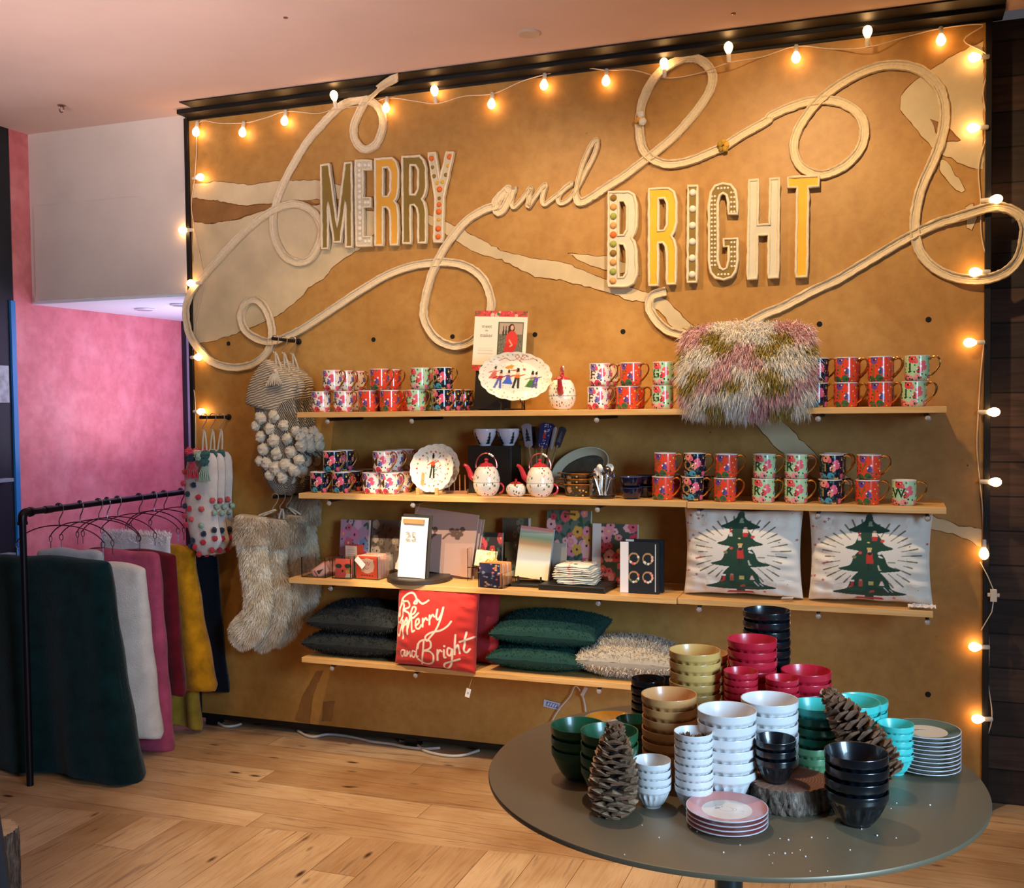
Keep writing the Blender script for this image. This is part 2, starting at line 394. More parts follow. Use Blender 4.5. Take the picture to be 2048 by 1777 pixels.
# dark plank wall behind and to the right of the panel
t = NT('dark_planks'); tc = t.node('ShaderNodeTexCoord'); mp = t.node('ShaderNodeMapping'); mp.inputs['Rotation'].default_value = (pi/2, 0, 0); t.link(tc.outputs['Object'], mp.inputs[0])
b = t.node('ShaderNodeTexBrick'); b.offset = .43; b.inputs['Scale'].default_value = 1; b.inputs['Brick Width'].default_value = 1.3; b.inputs['Row Height'].default_value = .128; b.inputs['Mortar Size'].default_value = .003
b.inputs['Color1'].default_value = lin(0x5a4235); b.inputs['Color2'].default_value = lin(0x30241f); b.inputs['Mortar'].default_value = lin(0x0c0908); t.link(mp.outputs[0], b.inputs['Vector'])
m2 = t.node('ShaderNodeMapping'); m2.inputs['Scale'].default_value = (1.5, 22, 1); t.link(mp.outputs[0], m2.inputs[0]); g = t.noise(m2.outputs[0], 2, 6, .6, .6)
t.link(t.mix(.8, b.outputs['Color'], t.ramp(g, [(.3, 0x9a8a80), (.6, 0xffffff)]), 'MULTIPLY'), t.b.inputs['Base Color']); t.b.inputs['Roughness'].default_value = .7; t.bump(b.outputs['Fac'], .5, .01)
struct(MB().box(.1, 6.5, .1, .25, 0, CZ).build('wall_back', t.m, smooth=False))

# the gold plaster panel with its dark steel frame
t = NT('gold_plaster'); v = t.coords(scale=(1, 1, 1)); n1 = t.noise(v, 1.6, 5, .6, .6); n2 = t.noise(v, 22, 5, .6); n3 = t.noise(v, 6, 3)
c = t.ramp(n1, [(.28, 0xa2722e), (.5, 0xb1823f), (.72, 0xbd9250)]); c = t.mix(.5, c, t.ramp(n2, [(.3, 0xd8c8b0), (.6, 0xffffff)]), 'MULTIPLY')
vo = t.node('ShaderNodeTexVoronoi'); vo.inputs['Scale'].default_value = 16; t.link(v, vo.inputs['Vector']); sp = t.ramp(vo.outputs['Distance'], [(.03, (1, 1, 1)), (.07, (0, 0, 0))])
sp2 = t.math('MULTIPLY', sp, t.ramp(n3, [(.55, (0, 0, 0)), (.62, (1, 1, 1))])); c = t.mix(sp2, c, 0x5a3a1c)
t.link(c, t.b.inputs['Base Color']); t.b.inputs['Roughness'].default_value = .5; t.b.inputs['Metallic'].default_value = .0; t.bump(n2, .12, .003); GOLDP = t.m
pan = thing('room_divider', 'large gold plaster wall panel with pale stained patches in a black steel frame', 'panel', (0, 0, 0))
MB().box(0, PW, 0, .05, PB, PT).build('plaster_sheet', GOLDP, pan, smooth=False)
mb = MB(); mb.box(-.022, 0, -.012, .06, .03, PT+.012); mb.box(PW, PW+.022, -.012, .06, .03, PT+.012); mb.box(0, PW, -.006, .06, PT, PT+.012); mb.box(0, PW, .004, .06, .03, PB)
mb.build('steel_frame', BLK, pan, bevel=.002)['label'] = 'thin black steel frame'
for x in (.05, 1.1, 2.3, 3.35): MB().box(x-.03, x+.03, .0, .06, 0, .04).build('foot', BLK, pan)
R1 = (360, 120, 2.961); R2 = (960, 80, 2.961); R3 = (1500, 20, 2.867); R6 = (1280, 600, 3.2); R0 = (0, 0, 1)
def px(R, pts): return [(R[0]+x/R[2], R[1]+y/R[2]) for x, y in pts]
def onp(P, y=0): return [on(1, y, *p) for p in P]
PATCH = mat('pale_plaster', 0xdcc59a, .55, var=.16, vs=5, bump=.2, bs=30); PATCHB = mat('rust_plaster', 0x9a6a34, .55, var=.2, vs=9); EDGE = mat('stain_edge', 0x8f5a24, .7, var=.2, vs=30)
def patch(R, pts, m=PATCH, lbl='pale stained plaster patch', edge=True, y=-.0012):
    P = onp(px(R, pts)); Q = []; g = random.Random(len(pts)*7+int(pts[0][0]))
    for i in range(len(P)):
        a, b = P[i], P[(i+1) % len(P)]; n = max(2, int(np.linalg.norm(b-a)/.018))
        for k in range(n):
            q = a+(b-a)*k/n
            j = 0 if (q[0] < .004 or q[0] > PW-.004) else .002
            Q.append((min(max(q[0]+g.gauss(0, j), .0), PW), q[2]+g.gauss(0, j)))
    mb = MB(); mb.plate([Q], lambda u, v, d: (u, -d, v), -y, 0)
    if edge:
        L = [(u, y*1.2, v) for u, v in Q]; runs = [[]]
        for p in L:
            if .006 < p[0] < PW-.006: runs[-1].append(p)
            elif runs[-1]: runs.append([])
        for r_ in runs:
            if len(r_) > 2: mb.tube(r_, [g.uniform(.0006, .002) for _ in r_], 4, mi=1)
    o = mb.build('plaster_patch', [m, EDGE], pan, smooth=False); o['label'] = lbl; return o
patch(R1, [(75, 730), (200, 715), (400, 735), (560, 712), (800, 705), (960, 740), (1010, 765), (960, 820), (700, 830), (500, 850), (400, 862), (200, 832), (75, 815)])
patch(R1, [(75, 815), (200, 832), (400, 862), (500, 850), (700, 832), (840, 850), (540, 872), (400, 920), (330, 940), (170, 965), (75, 950)], PATCHB, 'rusty brown stained patch')
patch(R1, [(75, 955), (170, 965), (330, 940), (400, 920), (540, 872), (700, 860), (850, 850), (1040, 870), (1200, 900), (1180, 1000), (1060, 1120), (930, 1200), (850, 1290), (760, 1350), (700, 1420), (650, 1460), (560, 1520), (330, 1620), (200, 1660), (80, 1680)])
P3 = px(R1, [(1400, 870), (1480, 915), (1600, 960), (1890, 1115)])+px(R2, [(100, 1232), (300, 1290), (420, 1300), (520, 1320), (640, 1370), (760, 1420), (900, 1465), (1020, 1500), (1110, 1535), (1180, 1610), (1270, 1690), (1400, 1800), (1260, 1790), (1130, 1690), (1060, 1600), (980, 1550), (850, 1530), (760, 1490), (600, 1450), (450, 1415), (330, 1400), (200, 1335), (100, 1290), (0, 1262)])+px(R1, [(1700, 1110), (1560, 1015), (1460, 960)])
patch(R0, P3)
patch(R2, [(520, 1255), (640, 1270), (760, 1275), (870, 1320), (950, 1390), (800, 1370), (680, 1340), (600, 1310)])
patch(R3, [(1338, 175), (1200, 240), (1040, 330), (920, 420), (860, 490), (855, 560), (920, 640), (1000, 740), (1060, 800), (1150, 850), (1250, 895), (1338, 910)])
patch(R3, [(1030, 620), (1100, 650), (1210, 735), (1200, 750), (1120, 745), (1070, 700)], PATCHB, 'small brown stained patch', y=-.0024)
patch(R3, [(1090, 850), (1130, 870), (1200, 960), (1230, 1020), (1215, 1040), (1150, 1000), (1080, 910)])
patch(R3, [(1240, 1120), (1280, 1100), (1300, 1190), (1270, 1260), (1240, 1250)])
patch(R6, [(560, 560), (725, 620), (880, 745), (960, 810), (1050, 910), (1150, 1005), (1400, 1180), (1180, 1180), (940, 1010), (850, 920), (760, 820), (640, 700)])
patch(R0, [(1840, 1018), (1866, 1030), (1919, 1050), (1964, 1058), (1964, 1093), (1906, 1066), (1860, 1057), (1840, 1050)])
patch((360, 1340, 3.2), [(875, 0), (915, 0), (850, 180), (830, 340), (735, 320), (790, 150)], PATCHB, 'faint lighter streak low on the panel', False)
patch((360, 1340, 3.2), [(920, 200), (990, 195), (970, 330), (905, 320)], PATCHB, 'faint lighter streak low on the panel', False)
for p in [(457, 686), (747, 678), (905, 672), (1070, 668), (1246, 662), (1639, 647), (1857, 638), (1856, 1388)]:
    q = on(1, 0, *p); mb = MB(); mb.M = Matrix.Translation(Vector(q)) @ Matrix.Rotation(pi/2, 4, 'X')
    mb.lathe([(.0105, -.001), (.0105, .0008), (.008, .0012), (.0, .0012)], n=14); mb.build('bolt_hole', mat('hole_black', 0x080605, .9), pan)

# ------------------------------------------------------------------ rope script
ROPE = [R1, (1285, 95), (1200, 140), (1120, 210), (1060, 300), (1025, 400), (1040, 480), (1095, 525), (1160, 490), (1195, 400), (1195, 330), (1160, 260), (1100, 230), (1020, 235), (940, 270), (860, 350), (770, 450), (690, 570), (610, 720), (565, 840), (545, 950), (565, 1070), (620, 1160), (700, 1195), (770, 1170), (820, 1090), (838, 1000), (800, 910), (730, 860), (650, 850), (560, 880), (450, 950), (330, 1060), (200, 1200), (100, 1320), (50, 1420), (38, 1500), (60, 1620), (120, 1720),
        (360, 640, 2.6125), (170, 220), (280, 245), (380, 225), (450, 165), (475, 80), R1, (535, 1560), (510, 1480), (470, 1430), (430, 1415), (385, 1440), (358, 1510), (380, 1590), (440, 1640), (530, 1665), (640, 1630), (750, 1570), (900, 1470), (1050, 1370), (1200, 1280), (1350, 1220), (1500, 1195), (1600, 1195), (1700, 1220), (1790, 1290), (1835, 1400), (1835, 1480), (1800, 1580), (1720, 1665), (1620, 1690), (1520, 1650), (1455, 1560), (1440, 1470), (1470, 1320), (1520, 1190), (1590, 1070), (1690, 950), (1800, 880), (1870, 858), R2, (90, 950), (150, 885), (165, 880), (120, 925), (92, 985), (105, 1015), (140, 990), (185, 900), (193, 872), (185, 945), (196, 985), (230, 960), (275, 905), (300, 870), (290, 930), (285, 982), (330, 915), (385, 850), (368, 930), (378, 968), (420, 940), (540, 845), (500, 870), (462, 925), (470, 960), (515, 945), (560, 890), (620, 780), (680, 660), (692, 600), (682, 588), (650, 630), (600, 750), (570, 880), (575, 940), (600, 955), (660, 925), (740, 870), (850, 800), (960, 715), (1060, 640), (1180, 530), (1290, 400), (1360, 290), (1372, 190), (1310, 115), (1220, 98), (1120, 140), (1030, 220), (970, 330), (945, 440), (945, 560), (970, 650), (1040, 710), (1130, 730), (1240, 710), (1340, 670), (1450, 620), (1560, 550), (1700, 470),
        R3, (120, 600), (240, 545), (350, 515), (450, 510), (550, 535), (630, 600), (655, 690), (630, 790), (550, 880), (450, 930), (380, 935), (290, 890), (250, 790), (270, 690), (330, 590), (410, 500), (500, 430), (620, 360), (750, 315), (870, 310), (980, 340), (1070, 420), (1110, 520), (1115, 630), (1090, 750), (1050, 860), (990, 990), (955, 1120), (945, 1250), (970, 1370), (1040, 1460), (1150, 1520), (1270, 1545), (1380, 1535), (1480, 1490), (1550, 1400), (1571, 1300), (1575, 1230), (1540, 1170), (1450, 1130), (1350, 1135), (1200, 1180), (1070, 1220), (930, 1285), (800, 1360), (650, 1450), (500, 1540), (350, 1610), (200, 1690), (80, 1740), (-60, 1812), (-200, 1858), (-320, 1868), R2, (1190, 1740), (1100, 1710), (1030, 1640), (1000, 1570), (1020, 1510), (1100, 1485)]
pp = []; cur = None
for e in ROPE:
    if len(e) == 3: cur = e; continue
    pp.append((px(cur, [e])[0]))
i0 = next(i for i, p in enumerate(pp) if p[0] > 988 and p[1] < 402 and 400 > p[1] > 390 and i > 80)-1
i1 = next(i for i, p in enumerate(pp) if p[0] > 1205 and i > i0+10)
P3d = [on(1, -.016, *p) for p in pp]; P3d = [q if q[2] < 2.862 else on(2, 2.862, *p) for q, p in zip(P3d, pp)]
wid = [.0105 if i0 < i < i1-3 else .0180 for i in range(len(pp))]
S = catmull([np.append(a, w) for a, w in zip(P3d, wid)], 6)
S = np.array(S); x = S[:, 0]; z = S[:, 2]; w = S[:, 3]
tx = np.gradient(x); tz = np.gradient(z); L = np.hypot(tx, tz)+1e-9; nx_, nz_ = -tz/L, tx/L
prof = [(-1, 0), (-1.02, .55), (-.86, 1), (-.62, .9), (-.5, .45), (-.12, .5), (-.06, .38), (.06, .38), (.12, .5), (.5, .45), (.62, .9), (.86, 1), (1.02, .55), (1, 0)]
mb = MB(); vs = []; m = len(S); k = len(prof)
for i in range(m):
    lift = .0025*math.sin(i*.05)
    for (a, h) in prof:
        j = 1+.05*rng.normal(); d = .004+.013*min(1, max(0, (x[i]-3.30)/.06, (.06-x[i])/.05))+(.013+lift)*h*(1+.06*rng.normal())-min(0, S[i, 1]+.016); ww = w[i]*a*j
        vs.append((x[i]+nx_[i]*ww, -d, z[i]+nz_[i]*ww))
fs = [(i*k+j, i*k+j+1, (i+1)*k+j+1, (i+1)*k+j) for i in range(m-1) for j in range(k-1)]+[((m-1)*k+j if e else j) for e in (0,) for j in ()]
fs = [f for f in fs if isinstance(f, tuple)]+[(i*k+k-1, i*k, (i+1)*k, (i+1)*k+k-1) for i in range(m-1)]+[tuple(range(k))[::-1], tuple((m-1)*k+j for j in range(k))]
mb.add(vs, fs)
ROPEM = mat('cream_rope', 0xe2cda8, .85, var=.07, vs=90, bump=.4, bs=260, bd=.0015)
rs = thing('rope_script', 'long looping cream rope script spelling and, swirling over the whole panel', 'wall decoration', (1.7, 0, 2.2))
o = mb.build('rope_band', ROPEM, rs, angle=60); o.location = (-1.7, 0, -2.2)
for (cx, cy, cols) in [(1281, 238, [(0, -10, 8, 0xd8cfc0), (4, 4, 8, 0xd8cfc0), (-3, -1, 6, 0xd99a3c), (-9, 3, 5, 0xb98a30), (-1, 8, 4, 0xb98a30)]), (1447, 290, [(-7, -3, 6, 0xa8862c), (0, -8, 6, 0xb9922e), (6, -2, 6, 0xd99a3c), (3, 6, 6, 0xb9922e), (-5, 7, 5, 0x9c7c28)])]:
    for dx, dy, r_, c in cols:
        q = on(1, -.024, cx+dx, cy+dy); s = r_/F_PX*4.0
        mb = MB().ell((0, 0, 0), s, s*.8, s, 12, 8)
        for v_ in range(len(mb.v)): mb.v[v_] = tuple(np.array(mb.v[v_])*(1+.08*rng.normal()))
        mb.build('pompom', mat('pom_%06x' % c, c, .9, bump=.5, bs=200), rs, loc=(q[0]-1.7, q[1], q[2]-2.2))['label'] = 'small wool pompom'

# ------------------------------------------------------------------ letters
GL = {
 'M': [[(0, 0), (.2, 0), (.21, .55), (.4, .07), (.62, .07), (.8, .55), (.8, 0), (1, 0), (1, 1), (.78, 1), (.51, .25), (.26, 1), (0, 1)]],
 'E': [[(0, 0), (1, 0), (1, .1), (.47, .1), (.47, .46), (.95, .46), (.95, .56), (.47, .56), (.47, .9), (1, .9), (1, 1), (0, 1)]],
 'R': [[(0, 0), (.33, 0), (.33, .44), (.5, .44), (.62, .4), (.67, .32), (.67, 0), (1, 0), (1, .38), (.93, .46), (.82, .5), (.93, .55), (1, .64), (1, .86), (.9, .96), (.72, 1), (0, 1)], [(.33, .56), (.55, .56), (.66, .62), (.67, .84), (.56, .9), (.33, .9)]],
 'Y': [[(.32, 0), (.68, 0), (.68, .5), (1.06, 1), (.76, 1), (.5, .68), (.26, 1), (-.04, 1), (.32, .5)]],
 'B': [[(0, 0), (.7, 0), (.9, .03), (1, .12), (1, .38), (.93, .47), (.82, .51), (.93, .56), (1, .64), (1, .88), (.9, .97), (.72, 1), (0, 1)], [(.35, .09), (.55, .09), (.66, .14), (.66, .38), (.55, .45), (.35, .45)], [(.35, .54), (.55, .54), (.66, .6), (.66, .85), (.56, .91), (.35, .91)]],
 'I': [[(0, 0), (1, 0), (1, 1), (0, 1)]],
 'G': [[(1, .68), (1, .8), (.93, .92), (.78, .98), (.5, 1), (.22, .98), (.07, .92), (0, .8), (0, .2), (.07, .08), (.22, .02), (.5, 0), (.78, .02), (.93, .08), (1, .2), (1, .42), (.52, .42), (.52, .34), (.69, .34), (.69, .2), (.62, .12), (.5, .1), (.38, .12), (.31, .2), (.31, .8), (.38, .88), (.5, .9), (.62, .88), (.69, .8), (.69, .68)]],
 'H': [[(0, 0), (.3, 0), (.3, .44), (.68, .44), (.68, 0), (1, 0), (1, 1), (.7, 1), (.7, .54), (.3, .54), (.3, 1), (0, 1)]],
 'T': [[(.3, 0), (.66, 0), (.66, .9), (1, .9), (1, 1), (0, 1), (0, .9), (.3, .9)]]}
OLIVE, CREAM, GOLD, WHT, YEL = 0x85691f, 0xcbbd9c, 0xe0a02c, 0xd6cdb4, 0xf2b31c
cols = dict(w=0xe6dccb, o=0xdb6a2c, y=0xd8a52a, g=0x9aa04a, t=0xcf9a5c, n=0x8a6a2a)
LET = [
 ('M', R1, [(843, 618), (1038, 602), (1040, 1112), (850, 1125)], OLIVE, '', 'olive letter M with a cream rope outline, first letter of the word merry'),
 ('E', R1, [(1050, 592), (1150, 592), (1150, 1105), (1055, 1110)], CREAM, 'E', 'cream letter E with white pompoms down its stem'),
 ('R', R1, [(1165, 582), (1312, 575), (1308, 1100), (1165, 1105)], GOLD, '', 'golden yellow letter R beside the pompom letter E in the word merry'),
 ('R', R1, [(1325, 568), (1475, 565), (1473, 1088), (1328, 1092)], OLIVE, '', 'olive letter R beside the orange dotted letter Y'),
 ('Y', R1, [(1484, 548), (1628, 542), (1612, 1083), (1468, 1088)], CREAM, 'Y', 'cream letter Y with orange and yellow pompoms'),
 ('B', R2, [(765, 897), (940, 893), (938, 1462), (762, 1466)], WHT, 'B', 'white letter B with coloured pompoms down its stem'),
 ('R', R2, [(1003, 876), (1176, 872), (1170, 1448), (1002, 1462)], YEL, '', 'bright yellow letter R in the word bright'),
 ('I', R2, [(1237, 860), (1295, 858), (1290, 1440), (1233, 1442)], OLIVE, 'I', 'narrow olive letter I with a row of white pompoms'),
 ('G', R2, [(1355, 850), (1533, 840), (1537, 1420), (1355, 1428)], OLIVE, 'G', 'olive letter G with double rows of small white beads'),
 ('H', R2, [(1592, 825), (1782, 815), (1775, 1412), (1582, 1425)], WHT, '', 'plain white letter H beside the yellow letter T'),
 ('T', R3, [(215, 955), (403, 948), (395, 1535), (207, 1540)], YEL, '', 'bright yellow letter T at the end of the word bright')]
DOTS = {
 'E': [(.25, .95-.062*i, 'w', .011 if i % 2 == 0 else .007) for i in range(15)]+[(.6, .95, 'w', .008), (.85, .95, 'w', .008), (.6, .51, 'w', .008), (.8, .51, 'w', .008), (.6, .05, 'w', .008), (.85, .05, 'w', .008)],
 'Y': [(.1, .94, 'o', .012), (.9, .95, 'o', .012), (.16, .84, 'n', .008), (.84, .85, 'y', .008), (.24, .74, 'n', .009), (.76, .75, 'n', .009), (.38, .66, 'y', .008), (.62, .67, 'y', .008), (.5, .59, 'o', .013), (.5, .49, 'n', .008), (.5, .42, 'o', .011), (.5, .34, 'o', .013), (.5, .25, 'y', .008), (.5, .15, 'o', .013), (.5, .06, 'o', .012)],
 'B': [(.17, .94-.098*i, 'ntgtogntgt'[i], .014) for i in range(10)],
 'I': [(.5, .93-.17*i, 'w', .014) for i in range(6)],
 'G': []}
for k in range(2):
    for i in range(17): DOTS['G'].append((.1+.11*k, .87-.045*i, 'w', .0048))
    for i in range(6): DOTS['G'].append((.79+.11*k, .38-.05*i, 'w', .0048)); DOTS['G'].append((.79+.11*k, .90-.05*i, 'w', .0048)) if i < 5 else 0
    for a in (-.5, -.17, .17, .5): DOTS['G'].append((.5+.35*a, .05 if k else .95, 'w', .0048))
TRIMR = mat('letter_rope', 0xe6d4b2, .85, var=.07, vs=90, bump=.5, bs=240, bd=.002)
for ch, R, quad, c, dk, lbl in LET:
    TL, TR, BR_, BL = [np.array(p) for p in px(R, quad)]
    fac = .03
    def f3(u, v, y): p = (BL*(1-u)+BR_*u)*(1-v)+(TL*(1-u)+TR*u)*v; return on(1, y, *p)
    base = f3(.5, 0, 0)
    T = thing('letter_sign', lbl, 'letter', base, group=None)
    def g3(u, v, d): q = f3(u, v, -.004-fac*0)-base; return (q[0], -.004-d, q[2])
    def inset(u, v): return (.5+(u-.5)*.93, .5+(v-.5)*.975)
    mb = MB(); mb.plate([[inset(*p) for p in l] for l in GL[ch]], g3, .022)
    mb.build('letter_face', mat('letter_%06x' % c, c, .6, var=.08), T, smooth=False)
    mb = MB()
    for l in GL[ch]:
        l = [inset(*p) for p in l]; P = []
        for i in range(len(l)):
            a, b = np.array(g3(*l[i], .022)), np.array(g3(*l[(i+1) % len(l)], .022)); n = max(1, int(np.linalg.norm(b-a)/.02))
            for k in range(n):
                t_ = k/n
                P.append(a+(b-a)*t_+rng.normal(0, .0006, 3))
        mb.tube(P, [.0058*(1+.1*rng.normal()) for _ in P], 7, closed=True)
        mb.tube([p+np.array([0, .013, 0]) for p in P], [.0055 for _ in P], 6, closed=True)
    mb.build('rope_outline', TRIMR, T, angle=60)['label'] = 'cream rope outline'
    if dk:
        for (u, v, k, r_) in DOTS[dk]:
            u, v = inset(u, v); q = g3(u, v, .022)
            MB().ell((0, 0, 0), r_, r_*.8, r_, 12, 8).build('pompom' if r_ > .006 else 'bead', mat('pom_'+k, cols[k], .85, bump=.4, bs=220), T, loc=q)

# ------------------------------------------------------------------ string lights
BULBS = [(366, 459, 'l'), (400, 353, 'r'), (392, 262, 'd'), (485, 263, 'd'), (569, 240, 'd'), (668, 190, 'u'), (772, 214, 'd'), (869, 180, 'u'), (983, 206, 'd'), (1088, 168, 'd'), (1212, 160, 'd'), (1328, 126, 'u'), (1457, 94, 'u'), (1592, 113, 'd'), (1735, 62, 'u'), (1882, 78, 'd'), (1949, 113, 'l'), (1947, 254, 'l'), (1992, 397, 'r'), (1951, 543, 'l'), (1940, 684, 'l'), (1987, 823, 'r'), (1990, 963, 'r'), (1968, 1106, 'd'), (1950, 1293, 'l'), (1956, 1437, 'l')]
LEFTB = [(402, 822, 'r'), (396, 713, 'r'), (383, 565, 'l')]
D = dict(l=(-1, 0), r=(1, 0), u=(0, 1), d=(0, -1))
sl = thing('string_lights', 'string of glowing warm bulbs on white cord around the gold panel edge', 'string lights', (1.7, 0, 2.8))
off = Vector((-1.7, 0, -2.8))
SOCK = mat('white_plastic', 0xe0d2bc, .4); CORD = mat('white_cord', 0xd8bfa4, .5)
BULB = mat('glowing_bulb', 0xffc27a, .3, emit=21)
sb = MB(); sb.lathe([(.0075, 0), (.0085, .004), (.0085, .026), (.007, .03), (0, .03)], n=12)
so0 = sb.build('socket', SOCK, sl)
bb = MB(); bb.lathe([(.0, .0), (.006, .001), (.012, .010), (.0165, .022), (.0165, .030), (.0125, .039), (.006, .044), (0, .0455)], n=14)
bo0 = bb.build('bulb', BULB, so0, loc=(0, 0, .027)); bo0['label'] = 'glowing warm bulb'
joints = []
first = True
for (bx, by, d) in LEFTB+BULBS:
    q = on(1, -.03, bx, by); q = on(2, 2.848, bx, by) if q[2] > 2.848 else q; dx, dz = D[d]; dv = Vector((dx, -.25, dz)).normalized()
    base = Vector(q)-dv*.05
    if first: s = so0; first = False
    else:
        s = so0.copy(); COL.objects.link(s); b2 = bo0.copy(); COL.objects.link(b2); b2.parent = s
    s.location = base+off; s.rotation_euler = dv.to_track_quat('Z', 'Y').to_euler(); joints.append((base, d))
pts = [Vector(on(1, -.004, 391, 1100))]
for i, (b, d) in enumerate(joints):
    if i:
        a = joints[i-1][0]; mid = (a+b)/2; L_ = (b-a).length
        sag = Vector((random.uniform(-.012, .012), 0, random.uniform(-.005, .02))) if abs((b-a).x) > .1 else Vector((random.uniform(-.02, .02), 0, 0))
        mid = mid+sag; mid.y = -.008; pts.append(mid)
        if abs((b-a).x) > .3 and i == 16: pass
    pts.append(b+Vector((0, .012, 0)))
    if (d == 'd' and i == len(LEFTB)+15): pts.append(Vector(on(1, -.01, 1966, 48)))
for p in [(1972, 1130), (1985, 1165), (1988, 1190), (1982, 1235), (1966, 1270)]: pass
pts += [Vector(on(1, -.006, 1966, 1500)), Vector(on(1, -.006, 1965, 1570))]
cm = MB().tube(catmull([tuple(p) for p in pts], 5), .0022, 6); co = cm.build('cord', CORD, sl); co.location = off
q = on(1, -.02, 1987, 1190); mb = MB(); mb.box(-.011, .011, -.008, .008, -.022, .022); mb.box(-.02, .02, -.005, .005, -.004, .008); mb.tube([(0, 0, .02), (-.02, 0, .07), (-.045, .005, .12)], .0022, 6); mb.tube([(0, 0, -.02), (-.005, 0, -.06), (-.04, .005, -.13)], .0022, 6)
mb.build('plug_connector', SOCK, sl, bevel=.002, loc=Vector(q)+off)['label'] = 'white plug connector on the right side'

# ceiling fittings
q = on(2, CZ, 1058, 64); t_ = thing('sprinkler_cover', 'round pale sprinkler cover plate flush on the ceiling', 'ceiling fitting', q)
MB().lathe([(.043, 0), (.043, -.004), (.038, -.008), (0, -.009)], n=32).build('cover_plate', mat('cap_white', 0xc7b3a4, .5), t_)
q = on(2, CZ, 123, 209); t_ = thing('ceiling_hook', 'small metal eye hook screwed into the ceiling above the bulkhead', 'hook', q)
MB().lathe([(.018, 0), (.018, -.003), (.0, -.004)], n=16).build('hook_plate', mat('hook_metal', 0x8a6a60, .35, .7), t_)
MB().tube([(.012*cos(a), 0, -.018+.014*sin(a)) for a in np.linspace(0, 2*pi, 14)[:-1]], .003, 6, closed=True).build('eye_ring', mat('hook_metal'), t_)
for p in [(1467, 25), (571, 33)]:
    q = on(2, CZ, *p); o = MB().lathe([(.008, 0), (.008, -.003), (0, -.005)], n=10).build('screw_head', mat('hook_metal')); o.location = q
    tag(o, ['small dark screw head in the ceiling, right of the round cover plate', 'small dark screw head in the ceiling, left of the round cover plate'][p[0] < 1000], 'screw')
# ------------------------------------------------------------------ shelves
SH = {1: 1.490, 2: 1.1485, 3: .789, 4: .450}
t = NT('shelf_wood'); v = t.coords(scale=(1.2, 14, 14)); g = t.noise(v, 2.5, 6, .6, .8)
t.link(t.ramp(g, [(.3, 0xc98f4e), (.5, 0xdba866), (.7, 0xe6bb7c)]), t.b.inputs['Base Color']); t.b.inputs['Roughness'].default_value = .45; SHM = t.m
CLEAR = mat('clear_knob', 0xd8d0c8, .15, trans=.6)
def shelf(x0, x1, z, y0, label, th=.022, pegs=()):
    T = thing('wall_shelf', label, 'shelf', ((x0+x1)/2, 0, z)); c = (x0+x1)/2
    MB().box(x0-c, x1-c, y0, -.003, -th, 0).build('board', SHM, T, smooth=False, bevel=.0015)
    for p in pegs:
        X = on(1, -.31, p, 900)[0]-c
        if not (x0-c < X < x1-c): continue
        MB().tube([(X, -.0, -th-.009), (X, -.300, -th-.009)], .0065, 8).build('bracket_rod', BLK, T)
        MB().tube([(X, -.306, -th-.0125), (X, -.306, -th+.004)], .0028, 6).build('bracket_pin', BLK, T)
        MB().ell((X, -.305, -th-.018), .0105, .007, .0105, 12, 8).build('end_knob', CLEAR, T)
    return T
PG = [655, 823, 1193, 1396, 1636, 1856]
shelf(.746, 3.276, SH[1], -.315, 'topmost long light wood shelf holding mugs, a platter and a teapot', pegs=PG)
shelf(.746, 2.390, SH[2], -.315, 'second light wood shelf from the top, left board with teapots and mug stacks', pegs=PG)
shelf(2.392, 3.276, SH[2]-.003, -.315, 'second light wood shelf from the top, right board above the tree pillows', pegs=PG)
shelf(.700, 2.353, SH[3], -.330, 'third light wood shelf from the top, left board with notebooks and a calendar', pegs=PG)
shelf(2.355, 3.235, SH[3]-.001, -.315, 'third light wood shelf from the top, right board carrying the tree pillows', pegs=PG)
shelf(.746, 2.30, SH[4], -.315, 'lowest light wood shelf holding fur cushions and the red pillow', pegs=PG)

def atx(px_, py_, y): return on(1, y, px_, py_)[0]
